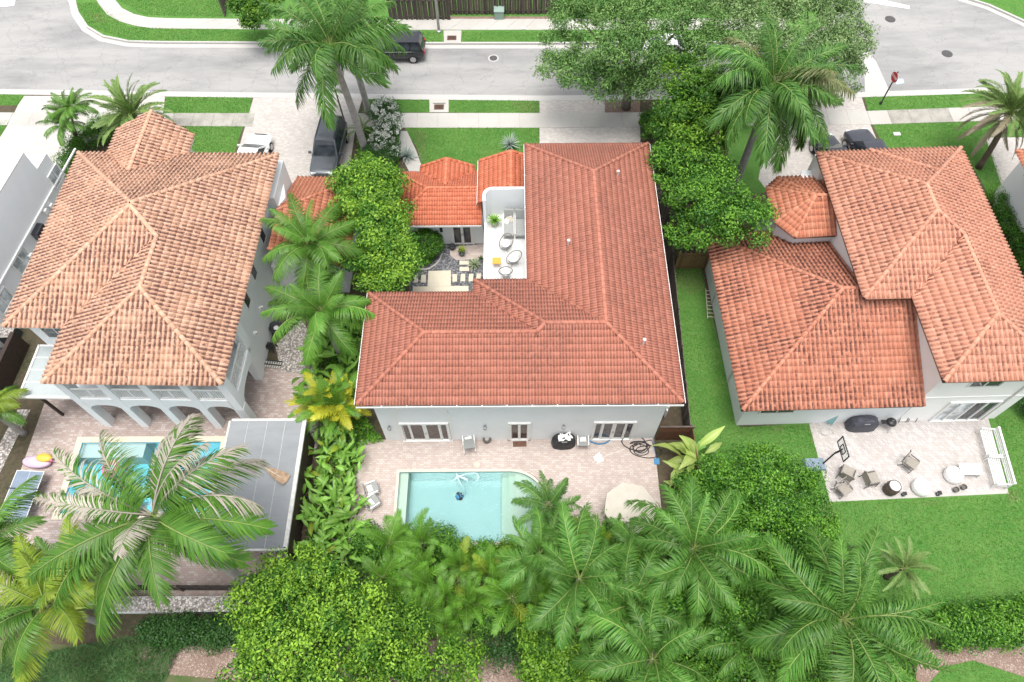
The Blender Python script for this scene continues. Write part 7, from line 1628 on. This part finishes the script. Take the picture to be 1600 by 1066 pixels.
for k, (x, y, z, r_, m, lab) in enumerate(((720, 864, .3, .45, 'lime', 'small yellowish shrub below the pool wall, left of several'), (755, 862, .3, .4, 'hedge', 'small green shrub below the pool wall, second from the steps palm'), (790, 862, .3, .4, 'lime', 'small yellowish shrub below the pool wall, nearest the small dark palm'), (690, 850, .6, .8, 'hedge', 'green shrub with a tall shoot at the pool corner'), (845, 868, .4, .5, 'bushdark', 'dark shrub below the end of the pool wall'), (885, 830, .5, .6, 'hedge', 'green shrub behind the small white table'), (965, 838, 1.3, 1.1, 'deep', 'green shrub covering the near edge of the cream parasol'), (1035, 830, .6, .7, 'fern', 'grey green shrub at the near corner of the pool patio'),
      (570, 850, .7, .9, 'hedge', 'green shrub left of the dense areca clump'), (790, 1000, 1.2, 1.1, 'bushdark', 'dark shrub under the queen palms beside the mulch'), (860, 1000, 1.0, 1.0, 'deep', 'green shrub below the queen palms at the bottom'), (1290, 880, .8, 1.0, 'deep', 'green shrub between the rounded tree and the large right palm'), (1250, 1050, .8, 1.1, 'hedge', 'green shrub under the fronds of the large right palm'), (1400, 975, .8, 1.0, 'deep', 'green shrub between the small grey palm and the back hedge'), (1085, 840, .6, .9, 'deep', 'green shrub under the open star of palm fronds'), (1000, 985, 1.2, 1.2, 'deep', 'green shrub in the middle of the near hedge, under the queen palms'), (935, 1010, 1.0, 1.1, 'bushdark', 'dark shrub left of the bottom queen palm'), (960, 1062, .8, 1.1, 'deep', 'green shrub at the bottom edge, left of the bottom queen palm'), (1065, 1060, .8, 1.0, 'deep', 'green shrub at the bottom edge, right of the bottom queen palm'), (838, 900, .8, 1.0, 'hedge', 'green shrub left of the queen palm below the pool'), (1050, 925, 1.0, 1.0, 'deep', 'green shrub between the queen palms, below the open star of fronds'), (760, 965, .9, 1.0, 'deep', 'green shrub between the areca clumps'))):
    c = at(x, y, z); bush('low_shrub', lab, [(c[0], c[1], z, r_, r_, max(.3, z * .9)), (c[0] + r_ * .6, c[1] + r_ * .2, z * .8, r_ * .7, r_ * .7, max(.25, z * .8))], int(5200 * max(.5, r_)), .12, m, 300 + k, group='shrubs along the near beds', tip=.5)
# feathery ground ferns and ground cover under the trees
def scatter(polys, dens, seed):
    r = np.random.default_rng(seed); out = []
    for q in polys:
        q = np.array(q); x0, y0 = q.min(0); x1, y1 = q.max(0); n = int((x1 - x0) * (y1 - y0) * dens); p = np.c_[r.uniform(x0, x1, n), r.uniform(y0, y1, n)]; ins = np.zeros(n, bool); j = len(q) - 1
        for i in range(len(q)):
            c = ((q[i, 1] > p[:, 1]) != (q[j, 1] > p[:, 1])) & (p[:, 0] < (q[j, 0] - q[i, 0]) * (p[:, 1] - q[i, 1]) / (q[j, 1] - q[i, 1] + 1e-12) + q[i, 0]); ins ^= c; j = i
        out.append(p[ins])
    return np.concatenate(out)
def cover_leaves(name, polys, dens, size, m, seed, h=.25, wid=.5, lift=.02, up=.9):
    p = scatter(polys, dens, seed); r = np.random.default_rng(seed + 1); n = len(p)
    lump = .5 + .5 * np.sin(p[:, 0] * 2.3 + np.cos(p[:, 1] * 1.7) * 2) * np.sin(p[:, 1] * 2.9 + 1)
    z = lift + h * lump * r.random(n) ** .7; c = np.c_[p, z]; nn = np.array([0, 0, up]) + r.normal(0, .45, (n, 3)); nn /= np.linalg.norm(nn, axis=1)[:, None]
    t = r.normal(size=(n, 3)); t -= nn * (t * nn).sum(1)[:, None]; t /= np.linalg.norm(t, axis=1)[:, None]; s = np.cross(nn, t); L_ = (size * r.uniform(.5, 1.3, n))[:, None]
    V = np.empty((n, 4, 3)); V[:, 0] = c - t * L_ * .5; V[:, 1] = c + s * L_ * wid * .5; V[:, 2] = c + t * L_ * .5; V[:, 3] = c - s * L_ * wid * .5
    V[:, :, 2] = np.maximum(V[:, :, 2], .008)
    return tag(link(name, np_mesh(name, V.reshape(-1, 3), np.arange(4 * n).reshape(-1, 4), G[m], np.repeat(np.clip(lump * .5 + r.normal(.2, .25, n), 0, 1), 4))), kind='stuff')
near = A2([(390, 900), (560, 850), (640, 862), (835, 862), (1040, 800), (1075, 740), (1100, 720), (1290, 900), (1440, 960), (1430, 1010), (1430, 1100), (1020, 1110), (900, 1000), (760, 990), (380, 1000)])
cover_leaves('ground_cover', [near], 260, .17, 'deep', 401, .9)
cover_leaves('ground_cover', [A2([(480, 470), (575, 470), (560, 640), (600, 690), (565, 700), (540, 850), (470, 880), (500, 760), (500, 660)]), A2([(560, 200), (625, 200), (625, 260), (560, 300)]), A2([(640, 380), (690, 385), (672, 418), (640, 422)])], 330, .16, 'hedge', 402, .6)
cover_leaves('ground_fern', [A2([(180, 1000), (300, 985), (240, 1100), (60, 1120), (-40, 1060), (20, 1030)])], 620, .26, 'fern', 403, .9, .10)
cover_leaves('mulch_chips', [A2([(215, 1012), (380, 1005), (760, 1000), (890, 1010), (890, 1085), (760, 1095), (215, 1050)]), A2([(1430, 1075), (1435, 1018), (1520, 1010), (1620, 1005), (1760, 1000), (1760, 1085), (1600, 1056), (1520, 1030), (1475, 1040), (1450, 1068)])], 260, .10, 'litter', 404, .02, .5, .004, 1.6)
cover_leaves('leaf_litter', [A2([(390, 900), (560, 850), (640, 862), (835, 862), (1040, 800), (1290, 900), (1430, 1100), (380, 1100)]), [(9.7, 27.6), (12.2, 27.6), (12.2, 34), (9.7, 34)], A2([(945, 157), (1000, 157), (1000, 177), (945, 177)])], 40, .12, 'litter', 405, .02, .5, .01, 1.4)
G['drygrass'] = leafmat('dry_grass', (.20, .19, .08), (.40, .34, .20), .1, .8, .1)
dry = [A2(q) for q in ([(1284, 782), (1300, 784), (1306, 806), (1290, 815), (1278, 800)], [(1572, 766), (1590, 768), (1594, 782), (1578, 786)], [(1060, 424), (1102, 424), (1104, 452), (1080, 462), (1060, 450)], [(1205, 664), (1225, 664), (1222, 676), (1206, 675)], [(1262, 660), (1270, 660), (1274, 690), (1268, 690)], [(1440, 783), (1470, 783), (1465, 790), (1442, 790)],
    [(645, 205), (668, 205), (664, 250), (655, 255)], [(800, 160), (838, 160), (838, 176), (804, 175)], [(140, 22), (160, 22), (165, 36), (148, 34)], [(1365, 870), (1380, 860), (1388, 880), (1372, 885)])]
cover_leaves('dry_grass', dry, 260, .09, 'drygrass', 406, .03, .25, .02, .7)
# lawn blades
def blades(name, polys, dens, h, m, seed):
    p = scatter(polys, dens, seed); r = np.random.default_rng(seed + 1); n = len(p); a = r.uniform(0, 6.28, n); t = np.c_[np.cos(a), np.sin(a), np.zeros(n)]; lean = np.c_[r.normal(0, .6, n), r.normal(0, .6, n), np.ones(n)]; H = (h * r.uniform(.5, 1.2, n))[:, None]
    c = np.c_[p, np.full(n, .006)]; V = np.empty((n, 3, 3)); V[:, 0] = c - t * .02; V[:, 1] = c + t * .02; V[:, 2] = c + lean * H
    pat = .5 + .25 * np.sin(p[:, 0] * 1.1 + np.sin(p[:, 1] * .8) * 2) + .25 * np.sin(p[:, 1] * 1.7 + p[:, 0] * .6)
    return tag(link(name, np_mesh(name, V.reshape(-1, 3), np.arange(3 * n).reshape(-1, 3), G[m], np.repeat(np.clip(pat * .6 + r.normal(.15, .22, n), 0, 1), 3))), kind='stuff')
back = [(9.7, 7.0), (9.7, 27.0), (11.9, 27), (12.3, 16.3), (16.5, 16.3), (16.75, 11.9), (26.2, 12.2), (27.1, 16.8), (30, 16.8), (30, 4.2), (22, 5.0), (12, 6.0)]
blades('grass', [back, *lawns[:7]], 330, .07, 'grass', 501)
blades('grass', [lawns[8], lawns[9], lawns[11], A2([(150, 4), (200, 42), (400, 48), (690, 50), (690, 66), (400, 66), (200, 64), (135, 40), (118, 5)]), A2([(722, 50), (860, 50), (860, 66), (722, 66)]), A2([(184, 0), (225, 24), (350, 27), (350, -5), (190, -10)])], 260, .07, 'grass', 502)
